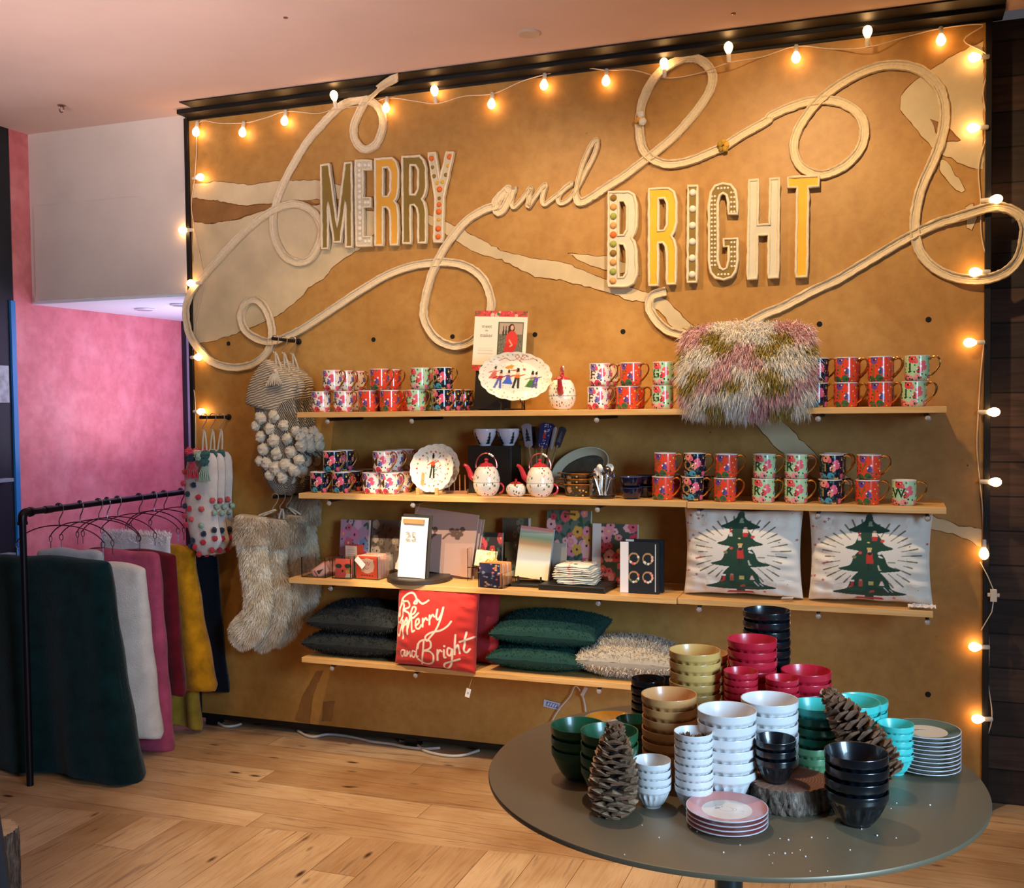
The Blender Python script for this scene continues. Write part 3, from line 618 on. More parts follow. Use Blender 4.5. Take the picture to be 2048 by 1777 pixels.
# ------------------------------------------------------------------ mugs
def mug_mat(name, base, cols, scale=34):
    t = NT(name); tc = t.node('ShaderNodeTexCoord'); v = t.node('ShaderNodeTexVoronoi'); v.inputs['Scale'].default_value = scale
    oi = t.node('ShaderNodeObjectInfo'); t.link(tc.outputs['Object'], v.inputs['Vector'])
    nz = t.noise(tc.outputs['Object'], 170, 2); d = t.math('ADD', v.outputs['Distance'], t.math('MULTIPLY', t.math('SUBTRACT', nz, .5), .35))
    m1 = t.ramp(d, [(.50, (1, 1, 1)), (.53, (0, 0, 0))]); sep = t.node('ShaderNodeSeparateColor'); t.link(v.outputs['Color'], sep.inputs[0])
    n = len(cols); fc = t.ramp(sep.outputs[0], [(i/n, c) for i, c in enumerate(cols)], 'CONSTANT')
    c = t.mix(m1, base, fc)
    v2 = t.node('ShaderNodeTexVoronoi'); v2.inputs['Scale'].default_value = scale*2.6; t.link(tc.outputs['Object'], v2.inputs['Vector'])
    sep2 = t.node('ShaderNodeSeparateColor'); t.link(v2.outputs['Color'], sep2.inputs[0])
    m2 = t.math('MULTIPLY', t.ramp(v2.outputs['Distance'], [(.34, (1, 1, 1)), (.38, (0, 0, 0))]), t.math('GREATER_THAN', sep2.outputs[1], .25))
    c = t.mix(m2, c, t.ramp(sep2.outputs[0], [(0, 0x2e5438), (.45, 0x3f7a6e), (.6, 0xe8c050), (.8, 0xf2e6d4), (.9, 0x41599c)], 'CONSTANT'))
    ctr = t.ramp(v.outputs['Distance'], [(.11, (1, 1, 1)), (.14, (0, 0, 0))]); c = t.mix(ctr, c, 0x3a1420)
    t.link(c, t.b.inputs['Base Color']); t.b.inputs['Roughness'].default_value = .18; t.b.inputs['Coat Weight'].default_value = .6; t.b.inputs['Coat Roughness'].default_value = .04
    return t.m
FLC = [0xe4607a, 0xf08a92, 0xd8384c, 0xf3a0a8, 0x7a6ab8, 0xe6743c]
MUGM = {'white': mug_mat('floral_white_glaze', 0xf0e6d8, FLC, 36), 'orange': mug_mat('floral_orange_glaze', 0xe8482a, [0xe8482a, 0xd65a6a, 0x3f6a3c, 0xf09060, 0x6a4a9a, 0xe8482a], 36),
        'green': mug_mat('floral_green_glaze', 0xb4dcae, [0xe86a7a, 0xb4dcae, 0xf09a9e, 0x356a40, 0xe04a50, 0xb4dcae], 36), 'navy': mug_mat('floral_navy_glaze', 0x14182c, [0xe8607c, 0x14182c, 0x4a9ab0, 0x2e5a44, 0xf08a7a, 0xe8b04a], 36)}
GOLDM = mat('gold_metal', 0xd9a860, .16, 1); INNER = mat('mug_inside', 0xf0e8e0, .25, coat=.4)
LTM = {'white': mat('letter_gold_dark', 0x6a4a20, .3, .4), 'orange': mat('letter_gold', 0xc08a3c, .3, .6), 'green': mat('letter_green', 0x24462c, .3), 'navy': mat('letter_gold_bright', 0xe0b660, .25, .6)}
MP = {}
MH = .0875
def make_mug(col, letter):
    T = thing('floral_mug', 'x', 'mug')
    r = .0412; mb = MB(); mb.lathe([(.0, .0025), (.030, .0025), (.031, 0), (.034, 0), (.0385, .004), (.0408, .011), (r, .018), (r, MH-.003)], n=36)
    mb.build('mug_body', MUGM[col], T)
    MB().lathe([(r, MH-.003), (r+.0006, MH), (r-.0015, MH+.0006), (r-.0035, MH-.001), (r-.004, .012), (.03, .006), (0, .006)], n=36).build('mug_lining', INNER, T)['label'] = 'white glazed lining and rim'
    a = np.linspace(0, 1, 15); P = []
    for k in catmull([(r-.002, 0, .074), (r+.006, 0, .081), (r+.018, 0, .0835), (r+.030, 0, .077), (r+.034, 0, .062), (r+.029, 0, .047), (r+.018, 0, .033), (r+.006, 0, .021), (r-.002, 0, .016)], 3): P.append(k)
    mb = MB(); mb.tube(P, [.0028+.0012*abs(cos(i/len(P)*pi)) for i in range(len(P))], 8)
    mb.build('gold_handle', GOLDM, T)['label'] = 'curled gold handle'
    if letter:
        text(letter, .047, LTM[col], T, (-sin(.25)*(r+.0004), -cos(.25)*(r+.0004), .043), (pi/2, 0, -.25), 'gold_letter', .0003, bend=r+.0006, bold=.0006)
    return T
ORD = ['leftmost', 'second', 'third', 'fourth', 'fifth', 'sixth', 'seventh', 'eighth']
CN = {'white': 'white floral mug', 'orange': 'orange-red floral mug', 'green': 'pale green floral mug', 'navy': 'dark navy floral mug'}
def mug(col, letter, px_, y, z, label, group, py_=800, rz=0):
    X = atx(px_, py_, y); key = (col, letter)
    if key not in MP: MP[key] = make_mug(col, letter); retag(MP[key], (X, y, z), rz, label, group)
    else: copy_tree(MP[key], (X, y, z), rz, label, group)
def muggroup(rows, shelf_z, py_, place, group):
    for (tier, tname, items) in rows:
        for i, (col, letter, p, behind) in enumerate(items):
            for b in range(behind+1):
                y = -.245+.098*b
                n = len(items); pos = 'leftmost' if i == 0 else 'rightmost' if i == n-1 else ORD[i]+' from left'
                row = ['', ' second row,', ' third row,'][b]
                lab = f"{CN[col]}, {pos}, {tname} tier,{row} {place}"
                P0 = on(1, -.245, p, py_)[0]+ (.006*b)
                key = (col, letter); z = shelf_z+(MH+.0012)*tier; rz = -.25+.05*random.uniform(-1, 1)-.06*b
                if key not in MP: MP[key] = make_mug(col, letter); retag(MP[key], (P0, y, z), rz, lab, group)
                else: copy_tree(MP[key], (P0, y, z), rz, lab, group)
muggroup([(0, 'lower', [('white', 'A', 642.7, 0), ('white', 'A', 686.6, 1), ('orange', 'B', 736, 1), ('orange', 'B', 779, 1), ('green', 'C', 832.5, 1), ('navy', 'D', 884, 2)]),
          (1, 'upper', [('white', 'A', 665.7, 2), ('orange', 'B', 760, 1), ('green', 'C', 841, 1), ('navy', 'D', 886, 0)])], SH[1], 790, 'left end of top shelf', 'mugs at the left of the top shelf')
muggroup([(0, 'lower', [('white', 'E', 1196, 1), ('orange', 'F', 1254, 1), ('green', 'G', 1325, 0)]), (1, 'upper', [('white', 'E', 1200, 1), ('orange', 'F', 1262, 0), ('green', 'G', 1327, 0)])], SH[1], 790, 'middle of top shelf', 'mugs in the middle of the top shelf')
muggroup([(0, 'lower', [('navy', 'H', 1632, 0), ('orange', 'I', 1691, 1), ('orange', 'J', 1760, 1), ('green', 'L', 1827, 1)]), (1, 'upper', [('navy', 'H', 1634, 0), ('orange', 'I', 1692, 1), ('orange', 'J', 1760, 1), ('green', 'L', 1834, 0)])], SH[1], 790, 'right end of top shelf', 'mugs at the right of the top shelf')
muggroup([(0, 'lower', [('navy', 'L', 640, 0), ('navy', 'L', 683, 2), ('white', 'M', 744, 0), ('white', 'M', 780, 1)]), (1, 'upper', [('navy', 'L', 666, 1), ('white', 'M', 766, 2)])], SH[2], 960, 'left end of second shelf', 'mugs at the left of the second shelf')
muggroup([(0, 'lower', [('orange', 'P', 1326, 1), ('navy', 'Q', 1385, 1)]), (1, 'upper', [('orange', 'P', 1331, 0), ('navy', 'Q', 1390, 0)])], SH[2], 980, 'beside navy bowls, second shelf', 'mugs at the right of the second shelf')
muggroup([(0, 'lower', [('orange', 'P', 1450, 0), ('green', 'R', 1527, 1), ('green', 'R', 1592, 0), ('navy', 'T', 1660, 1), ('orange', 'V', 1735, 0), ('green', 'W', 1808, 0)]), (1, 'upper', [('orange', 'P', 1453, 0), ('green', 'R', 1529, 0), ('green', 'R', 1592, 0), ('navy', 'T', 1663, 1), ('orange', 'V', 1738, 0)])], SH[2]-.003, 980, 'right board of second shelf', 'mugs at the right of the second shelf')

# ------------------------------------------------------------------ top shelf: poster, platter, stand, teapot
POR = mat('white_porcelain', 0xf2ead8, .22, coat=.5); REDG = mat('red_glaze', 0xc03038, .22, coat=.5)
PNT = mat('printed_paper', 0xffffff, .6, attr=True); PNTG = mat('painted_glaze', 0xffffff, .2, coat=.5, attr=True); PNTC = mat('printed_cloth', 0xffffff, .85, attr=True, bump=.15, bs=400, bd=.001, sheen=.2)
def poster(c):
    c.C[:] = lin(0xf3ead2)[:3]; c.rect(0, 1, .905, 1, 0xd64a40); c.rect(0, 1, 0, .095, 0xd64a40)
    for b in ((.905, 1), (0, .095)): c.flowers(16, [0xf08a92, 0xf2b0a0, 0xd8384c, 0x4a7a4a], .035, 5 if b[0] else 6, box=(0, 1, b[0]+.015, b[1]-.015), asp=.9)
    c.rect(0, 1, .1, .9, 0xf3ead2)
    c.rect(.46, .94, .27, .82, 0x5a5a44); c.rect(.48, .92, .285, .805, 0x6e6a58); c.rect(.48, .92, .62, .805, 0xb8a088)
    g = random.Random(3)
    for i in range(90): x = g.uniform(.49, .91); c.disc(x, g.uniform(.29, .60), .012, g.choice([0x4a4c3a, 0x6a6a52, 0x8a8468]))
    for x in (.56, .61, .66): c.poly([(x-.022, .60), (x+.022, .60), (x, .79)], 0x34362a)
    c.disc(.715, .715, .055, 0x2c1a16, .075); c.disc(.722, .725, .03, 0xe8b090, .04)
    c.poly([(.62, .60), (.70, .68), (.77, .67), (.83, .60), (.84, .46), (.80, .40), (.70, .42), (.62, .46)], 0xdc3a30)
    c.poly([(.60, .47), (.82, .45), (.80, .36), (.70, .28), (.58, .28), (.60, .40)], 0xc93028); c.line([(.68, .52), (.74, .44), (.70, .42)], .012, 0xe0a080)
    for y in (.375, .345, .315, .285): c.line([(.09, y), (.38, y)], .003, 0xb8ae98)
    c.line([(.12, .57), (.36, .57)], .002, 0xb8ae98)
T = thing('display_sign', 'cream sign with red floral borders and a printed portrait, behind the oval platter', 'sign', (on(1, -.09, 998, 760)[0], -.10, SH[1]+.16), rot=(-.06, .055, 0))
painted('sign_board', .232, .250, .006, poster, PNT, T, 120, 120, edge=0xe8dcc0)
GREYT = mat('grey_ink', 0x8f8a7c, .6)
for s_, z, sz in (('meet', .185, .022), ('the', .168, .010), ('maker', .148, .022), ('ANNA BOND', .115, .0085), ('for rifle paper', .098, .009)):
    if s_ == 'ANNA BOND': s_ = 'artist'
    if s_.startswith('for'): s_ = 'holiday line'
    if s_ in ('meet', 'the', 'maker'): text(s_, sz, GREYT, T, (-.060, -.0036, z), (pi/2, 0, 0), depth=.0002)
mb = MB(); mb.box(-.10, .06, .004, .016, -.155, .14); mb.box(-.10, .06, -.05, .05, -.16, -.150)
mb.build('stand_backing', mat('black_board', 0x1d1a16, .5), T)

def scallop_plate(name, label, cat, loc, rx, rz_, lobes, paint, rot, amp=.035, group=None):
    T = thing(name, label, cat, loc, rot=rot)
    nr, na = 40, 160; vs = []; U = []; V = []
    for side in (0, 1):
        for i in range(nr+1):
            for k in range(na):
                a = 2*pi*k/na; q = i/nr; lob = 1-amp*(1-abs(sin(a*lobes/2)))*(q**3); R = q*lob
                dep = .014*max(0, (q-.62)/.38)**1.2
                x_ = rx*R*cos(a); z_ = rz_*R*sin(a)
                vs.append((x_, -dep-(.004 if side == 0 else -.001)+.0, z_+rz_)); U.append(R*cos(a)*.5+.5); V.append(R*sin(a)*.5+.5)
    fs = []; N = (nr+1)*na
    for i in range(nr):
        for k in range(na):
            k2 = (k+1) % na; fs.append((i*na+k, i*na+k2, (i+1)*na+k2, (i+1)*na+k)); fs.append((N+i*na+k, N+(i+1)*na+k, N+(i+1)*na+k2, N+i*na+k2))
    for k in range(na): k2 = (k+1) % na; fs.append((nr*na+k, nr*na+k2, N+nr*na+k2, N+nr*na+k))
    mb = MB(); mb.add(vs, fs); o = mb.build('plate_body', PNTG, T, fixn=False)
    c = Canvas(U[:N], V[:N], 0xf4ecd8); paint(c)
    full = Canvas(U, V, 0xf4ecd8); full.C[:N] = c.C; full.apply(o.data); return T
def fig(c, x, y, s, top, bot, hat=0x2a2420, skirt=False, lean=0):
    c.disc(x+lean, y+.07*s, .012*s*1.1, 0xf0c0a0, .016*s); c.poly([(x-.010*s+lean, y+.085*s), (x+.010*s+lean, y+.085*s), (x+.008*s+lean*1.6, y+.125*s), (x-.008*s+lean*1.6, y+.125*s)], hat)
    c.poly([(x-.02*s, y+.02*s), (x-.014*s+lean, y+.06*s), (x+.014*s+lean, y+.06*s), (x+.02*s, y+.02*s)], top)
    if skirt: c.poly([(x-.018*s, y+.025*s), (x+.018*s, y+.025*s), (x+.04*s, y-.05*s), (x-.045*s, y-.05*s)], bot)
    else:
        c.line([(x-.008*s, y+.02*s), (x-.02*s-lean, y-.07*s)], .008*s, bot, .002); c.line([(x+.008*s, y+.02*s), (x+.012*s, y-.07*s)], .008*s, bot, .002)
    c.line([(x-.018*s, y+.05*s), (x-.045*s, y+.03*s)], .005*s, top, .002); c.line([(x+.018*s, y+.05*s), (x+.045*s, y+.065*s)], .005*s, top, .002)
def bow(c):
    P = catmull([(.25, .80), (.33, .86), (.40, .82), (.46, .84), (.52, .90), (.50, .94), (.46, .92), (.52, .84), (.60, .90), (.62, .94), (.58, .94), (.53, .84), (.56, .80), (.52, .84), (.64, .86), (.72, .88), (.78, .84)], 6); c.line([tuple(p) for p in P], .005, 0xb9503a, .003)
def platter(c):
    for k in range(40):
        a = 2*pi*k/40; c.disc(.5+.44*cos(a), .5+.44*sin(a), .008, [0x8a9a5a, 0xe0a050, 0x9aa0a8][k % 3], .012)
    bow(c); g = random.Random(4)
    for i in range(50): x = g.uniform(.12, .88); y = g.uniform(.15, .75); c.disc(x, y, .006, g.choice([0xd8a050, 0x90a070, 0x9098b8, 0xe09080]), .010)
    fig(c, .20, .50, 1.5, 0xd87a6a, 0xd8705a, skirt=True, lean=.01); fig(c, .28, .38, 1.9, 0xb8342c, 0x5a6ab0, lean=.012); fig(c, .40, .42, 1.7, 0x7a5aa0, 0x4a6ad0, skirt=True)
    fig(c, .52, .42, 2.1, 0xd8752c, 0x3a3a30); fig(c, .72, .40, 1.9, 0x9aa850, 0x4a7a34, skirt=True); fig(c, .77, .42, 1.7, 0x6a5aa8, 0x5a4a98)
    c.poly([(.33, .68), (.42, .74), (.46, .72), (.44, .66), (.36, .64)], 0xd89a3c); c.disc(.60, .66, .02, 0xc85048, .025); c.line([(.43, .62), (.50, .64), (.47, .62)], .012, 0xc86030)
q = on(1, -.21, 1030, 765)
T = scallop_plate('oval_platter', 'large white oval platter with scalloped rim and small painted dancing figures', 'platter', (q[0], -.235, SH[1]+.036), .156, .0985, 18, platter, (-.16, .09, .0))
SB = thing('platter_easel', 'black wire easel holding the oval platter', 'easel', (q[0], -.235, SH[1]))
for dx in (-.045, .045):
    MB().tube([(dx, -.045, .045), (dx, -.038, .034), (dx, -.012, .028), (dx, .01, .0), (dx, .01, .10)], .0022, 6).build('prong', BLK, SB)
    MB().tube([(dx, -.018, .028), (dx, -.022, .001)], .0026, 6).build('leg', BLK, SB)
mb = MB(); mb.tube([(-.045, .01, .004), (.045, .01, .004)], .0025, 6); mb.build('crossbar', BLK, SB)

# teapots: round body of sprigged porcelain, red lid and spout, arched handle
t = NT('sprigged_porcelain'); tc = t.node('ShaderNodeTexCoord'); mp = t.node('ShaderNodeMapping'); mp.inputs['Scale'].default_value = (1, 1, .55); mp.inputs['Rotation'].default_value = (.5, .4, 0); t.link(tc.outputs['Object'], mp.inputs[0])
v = t.node('ShaderNodeTexVoronoi'); v.inputs['Scale'].default_value = 105; t.link(mp.outputs[0], v.inputs['Vector'])
sep = t.node('ShaderNodeSeparateColor'); t.link(v.outputs['Color'], sep.inputs[0])
m = t.math('MULTIPLY', t.ramp(v.outputs['Distance'], [(.30, (1, 1, 1)), (.36, (0, 0, 0))]), t.math('GREATER_THAN', sep.outputs[1], .42))
t.link(t.mix(m, 0xf2e8d4, t.ramp(sep.outputs[0], [(0, 0x5a6a58), (.5, 0xb84840), (.65, 0x7a8a60), (.85, 0xd88a50)], 'CONSTANT')), t.b.inputs['Base Color']); t.b.inputs['Roughness'].default_value = .2; t.b.inputs['Coat Weight'].default_value = .5; SPRIG = t.m
def teapot(label, loc, rz, knobs=True, tea_for_one=True, s=1):
    T = thing('teapot', label, 'teapot', loc, rz)
    MB().lathe([(.0, .002), (.030, 0), (.034, .003), (.046, .018), (.0535, .038), (.054, .050), (.0525, .0535)], n=40).build('lower_cup', SPRIG, T)
    MB().lathe([(.0525, .054), (.0545, .056), (.0535, .075), (.046, .100), (.036, .114), (.030, .118), (.0, .118)], n=40).build('upper_pot', SPRIG, T)
    MB().lathe([(.031, .118), (.031, .121), (.022, .129), (.008, .133), (.006, .138), (.009, .143), (.007, .149), (0, .151)], n=28).build('lid', REDG, T)['label'] = 'red lid'
    mb = MB(); P = catmull([(-.046, 0, .066), (-.062, 0, .078), (-.070, 0, .098), (-.080, 0, .117), (-.092, 0, .124)], 4); mb.tube(P, list(np.linspace(.014, .006, len(P))), 10); mb.build('spout', REDG, T)['label'] = 'curved red spout'
    P = [(.043*cos(a)*1.0, 0, .118+.052*sin(a)) for a in np.linspace(-.15, pi+.15, 22)]
    MB().tube(P, .0034, 8).build('arch_handle', mat('rose_metal', 0xc8685a, .2, .8), T)
    for a in (1.25, 1.05, .9): MB().ell((.043*cos(a), -.003, .118+.052*sin(a)), .005, n=10, m=6).build('handle_bead', POR, T)
    P = [(.052+.018*sin(a), 0, .030-.020*cos(a)) for a in np.linspace(0, pi, 12)]; MB().tube(P, .004, 8).build('cup_handle', REDG, T)['label'] = 'small red cup handle'
    return T
qx = on(1, -.245, 973, 960)[0]; teapot('white sprigged teapot with red spout, left of the small sugar bowl', (qx, -.245, SH[2]), .15)
q = on(1, -.245, 1080, 960); teapot('white sprigged teapot with red spout, right of the small sugar bowl', (q[0], -.245, SH[2]), .15)
q = on(1, -.22, 1124, 780); T = teapot('white teapot with red spout turned to the front, alone on the top shelf', (q[0], -.22, SH[1]), 1.75)
q = on(1, -.25, 1033, 970); T = thing('sugar_bowl', 'small squat white sugar bowl with a red lid between two teapots', 'sugar bowl', (q[0], -.255, SH[2]), .2)
MB().lathe([(.0, .002), (.022, 0), (.026, .002), (.036, .012), (.0405, .026), (.038, .040), (.027, .050), (0, .050)], n=32).build('bowl_body', SPRIG, T)
MB().lathe([(.026, .050), (.025, .053), (.014, .058), (.004, .060), (.004, .064), (.006, .068), (0, .070)], n=24).build('lid', REDG, T)['label'] = 'red lid'
MB().tube(catmull([(-.012, .0, .052), (-.006, -.02, .055), (.0, -.034, .044), (.01, -.045, .060)], 3), .0028, 6).build('spoon_handle', GOLDM, T)

# second shelf: round scalloped plate, rack
def rplate(c):
    for k in range(22):
        a = 2*pi*k/22; c.disc(.5+.36*cos(a), .5+.36*sin(a), .022, [0xd8743c, 0x8a9a50, 0xc85048][k % 3]); c.disc(.5+.42*cos(a+.1), .5+.42*sin(a+.1), .008, 0x8a9a70)
    g = random.Random(9)
    for i in range(34): a = g.uniform(0, 2*pi); r_ = g.uniform(.05, .30); c.line([(.5+r_*cos(a), .5+r_*sin(a)), (.5+r_*cos(a)+.03, .5+r_*sin(a)+.03*g.choice([-1, 1]))], .008, g.choice([0x4a5a8a, 0xb84030, 0xd89a3c, 0x6a8a5a]), .003)
    fig(c, .5, .5, 2.6, 0xd85a2c, 0x3a3a30)
q = on(1, -.22, 866, 945); scallop_plate('scalloped_plate', 'round white plate with scalloped rim, lit brightly beside the M mugs', 'plate', (q[0], -.235, SH[2]+.006), .100, .0985, 16, rplate, (-.16, .0, -.05))
q2 = on(1, -.12, 885, 945); scallop_plate('scalloped_plate', 'second round scalloped plate in shade directly behind the lit one', 'plate', (q2[0], -.165, SH[2]+.008), .100, .0985, 16, rplate, (-.14, .0, -.05))
WOOD = mat('pale_wood', 0xd8a868, .5, var=.2, vs=30); DWOOD = mat('rack_wood', 0x9a6a48, .55, var=.2, vs=30)
SB = thing('wooden_plate_easel', 'small light wooden easel propping the round scalloped plate', 'easel', (q[0], -.235, SH[2]))
for dx in (-.042, .042):
    mb = MB(); mb.box(dx-.007, dx+.007, -.05, .035, 0, .010); mb.box(dx-.007, dx+.007, -.05, -.040, .010, .03); mb.build('side_arm', WOOD, SB, bevel=.001)
    MB().add([(dx-.007, -.012, .01), (dx+.007, -.012, .01), (dx+.007, .012, .09), (dx-.007, .012, .09), (dx-.007, -.002, .01), (dx+.007, -.002, .01), (dx+.007, .022, .09), (dx-.007, .022, .09)], [(0, 1, 2, 3), (4, 7, 6, 5), (0, 4, 5, 1), (3, 2, 6, 7), (0, 3, 7, 4), (1, 5, 6, 2)]).build('upright', WOOD, SB)
MB().box(-.042, .042, .018, .028, 0, .01).build('crossbar', WOOD, SB)
x0 = on(1, -.13, 900, 965)[0]; x1 = on(1, -.13, 934, 965)[0]
T = thing('wooden_plate_rack', 'low brown wooden rack with upright dowels behind the round plate', 'rack', (x0, -.13, SH[2]))
MB().box(-.02, .10, -.055, -.040, 0, .012).build('front_rail', DWOOD, T, bevel=.001); MB().box(-.02, .10, .04, .055, 0, .012).build('rear_rail', DWOOD, T, bevel=.001)
for i in range(5): MB().tube([(-.008+.024*i, -.047, .01), (-.008+.024*i, -.047, .078)], .003, 8).build('dowel', DWOOD, T)

# black riser with two upside tree cups, utensils, oval dish
q = on(1, -.10, 990, 950)
T = thing('display_riser', 'matte black display box behind the left teapot carrying two tree mugs', 'display box', (q[0], -.10, SH[2]))
MB().box(-.095, .095, -.06, .06, 0, .195).build('riser_box', mat('black_board'), T, bevel=.002)
def treemat():
    t = NT('tree_glaze'); t.b.inputs['Roughness'].default_value = .25; a = t.node('ShaderNodeAttribute', attribute_name='Col'); t.link(a.outputs['Color'], t.b.inputs['Base Color']); return t.m
TM = treemat()
def tree_cup(label, X, Y, Z):
    T = thing('tree_mug', label, 'mug', (X, Y, Z), .1)
    prof = [(.0, .002), (.023, 0), (.025, .004)]+[(.025+.023*math.sin(k/18*pi/2), .006+.062*k/18) for k in range(19)]+[(.0475, .070), (.045, .069), (.042, .05), (.03, .02), (0, .01)]
    mb = MB(); mb.lathe(prof, n=72); o = mb.build('cup_body', TM, T, fixn=True)
    V = np.array([v.co for v in o.data.vertices]); ang = np.arctan2(V[:, 1], V[:, 0]); c = Canvas(ang, V[:, 2], 0xcfc4cc)
    for a0 in (-pi/2-.75, -pi/2+.75, 1.2):
        for i in range(4): zz = .056-.012*i; w = .12+.09*i; c.poly([(a0-w, zz-.012), (a0+w, zz-.012), (a0+w*.35, zz), (a0, zz+.004), (a0-w*.35, zz)], 0x1c2826)
    c.apply(o.data)
    P = [(.045+.020*sin(a), 0, .040-.018*cos(a)) for a in np.linspace(0, pi, 10)]; MB().tube(P, .0038, 8).build('cup_handle', mat('cup_black', 0x15181a, .3), T)
tree_cup('pale mug with dark fir trees, left of the pair on the black display box', q[0]-.035, -.12, SH[2]+.195)
tree_cup('pale mug with dark fir trees, right of the pair on the black display box', q[0]+.055, -.085, SH[2]+.195)

CROCK = mat('crock_grey', 0x6a6870, .3, coat=.4)
q = on(1, -.12, 1075, 950); T = thing('utensil_crock', 'grey utensil crock standing behind the right teapot', 'crock', (q[0], -.10, SH[2]))
MB().lathe([(.0, .003), (.044, 0), (.048, .006), (.05, .11), (.052, .115), (.047, .113), (.045, .01), (0, .008)], n=32).build('crock_body', CROCK, T)
def utensil(label, basep, tip, w, hgt, paint, thick=.006, hcol=0xa07850, taper=.75):
    b = Vector(basep); t_ = Vector(tip); d = (t_-b); Lh = d.length; rot = d.to_track_quat('Z', 'Y').to_euler()
    T = thing('spatula', label, 'spatula', b, rot=(math.atan2(-d.y, d.z), math.atan2(d.x, d.z), 0))
    MB().tube([(0, 0, 0), (0, 0, Lh-hgt+.012)], [.006, .0045], 8).build('handle', mat('wood_%06x' % hcol, hcol, .5, var=.2, vs=40), T)
    nx, nz = 30, 46; U = []; V = []; vs = []
    for side in (-1, 1):
        for j in range(nz):
            v_ = j/(nz-1); ww = w*(taper+(1-taper)*v_)*min(1, (1.02-v_)*9)**.5*min(1, v_*8+.35)
            for i in range(nx):
                u = i/(nx-1); vs.append(((u-.5)*ww, side*thick/2*(1-(2*u-1)**2*.7), Lh-hgt+v_*hgt)); U.append(u); V.append(v_)
    fs = []; N = nx*nz
    for s_ in (0, 1):
        for j in range(nz-1):
            for i in range(nx-1): fs.append((s_*N+j*nx+i, s_*N+j*nx+i+1, s_*N+(j+1)*nx+i+1, s_*N+(j+1)*nx+i))
    for j in range(nz-1):
        for i in (0, nx-1): fs.append((j*nx+i, (j+1)*nx+i, N+(j+1)*nx+i, N+j*nx+i))
    for i in range(nx-1):
        for j in (0, nz-1): fs.append((j*nx+i, j*nx+i+1, N+j*nx+i+1, N+j*nx+i))
    mb = MB(); mb.add(vs, fs); o = mb.build('blade', PNTG, T); c = Canvas(U, V, 0x8a8090); paint(c); c.apply(o.data)
def trees(base, tree=0x1c2024):
    def f(c):
        c.C[:] = lin(base)[:3]
        for i in range(4): zz = .78-.13*i; w = .14+.08*i; c.poly([(.5-w, zz-.12), (.5+w, zz-.12), (.5+w*.3, zz), (.5, zz+.05), (.5-w*.3, zz)], tree)
    return f
def navyp(c):
    c.C[:] = lin(0x262e62)[:3]; g = random.Random(2)
    for i in range(26): c.disc(g.uniform(.1, .9), g.uniform(.05, .95), .035, 0xe0dce8, .018)
    c.poly([(.36, .38), (.64, .38), (.58, .62), (.42, .62)], 0xb8342c); c.disc(.5, .68, .09, 0xe0a888, .05)
C0 = Vector((q[0], -.10, SH[2]))
def tip(p, y): return on(1, y, *p)
utensil('grey spatula with a dark tree, leftmost in the crock', C0+Vector((-.02, .0, .02)), tip((1052, 846), -.10), .044, .10, trees(0x8f858e))
utensil('dark spatula with a faint tree, second from left in the crock', C0+Vector((-.01, .02, .02)), tip((1068, 852), -.07), .044, .09, trees(0x4a4448))
utensil('navy spatula with white dots and a red figure in the crock', C0+Vector((-.012, -.02, .02)), tip((1094, 845), -.14), .052, .105, navyp, hcol=0xb88a60)
utensil('plain dark navy spatula behind the dotted one in the crock', C0+Vector((.0, .02, .02)), tip((1103, 846), -.08), .036, .10, lambda c: c.C.__setitem__(slice(None), lin(0x23264a)[:3]))
utensil('slim pale spatula seen edge-on in the crock', C0+Vector((.012, .0, .02)), tip((1111, 853), -.11), .016, .10, lambda c: c.C.__setitem__(slice(None), lin(0x9a8c8c)[:3]))
utensil('dark speckled spoonula, rightmost in the crock', C0+Vector((.018, .0, .02)), tip((1127, 853), -.10), .034, .09, trees(0x34303a, 0x5a5460))

# oval enamel dish leaning, nested baking dishes
q = on(1, -.07, 1173, 925)
T = thing('enamel_dish', 'pale oval enamel dish leaning on its side behind the baking dishes', 'dish', (q[0], -.080, SH[2]+.035), rot=(-.2, -.38, 0))
def oval(prof, rx, rz_, n=48, mi=None, cap=True):
    mb = MB(); m = len(prof); vs = []; fs = []
    for (s_, y) in prof:
        for k in range(n): a = 2*pi*k/n; vs.append(((rx-s_)*cos(a), y, (rz_-s_)*sin(a)+rz_))
    for i in range(m-1):
        for k in range(n): fs.append((i*n+k, i*n+(k+1) % n, (i+1)*n+(k+1) % n, (i+1)*n+k))
    if cap: fs.append(tuple((m-1)*n+k for k in range(n)))
    mb.add(vs, fs); return mb
oval([(0, 0), (0, -.006), (.004, -.006), (.006, -.002), (.032, .018)], .128, .076, cap=False).build('dish_rim', mat('enamel_cream', 0xcac6aa, .3, coat=.4), T)
oval([(.032, .018), (.036, .022), (.040, .022)], .128, .076).build('dish_base', mat('enamel_grey', 0x55564a, .35, coat=.4, var=.3, vs=20), T)
oval([(-.001, -.004), (.004, .004), (.026, .027), (.04, .028)], .128, .076).build('dish_back', mat('enamel_grey'), T)
FD = mug_mat('floral_dark_enamel', 0x20201c, [0x2a3a28, 0x8a6a4a, 0x20201c, 0xb89068, 0x5a3a34, 0x20201c], 34)
q = on(1, -.21, 1158, 975)
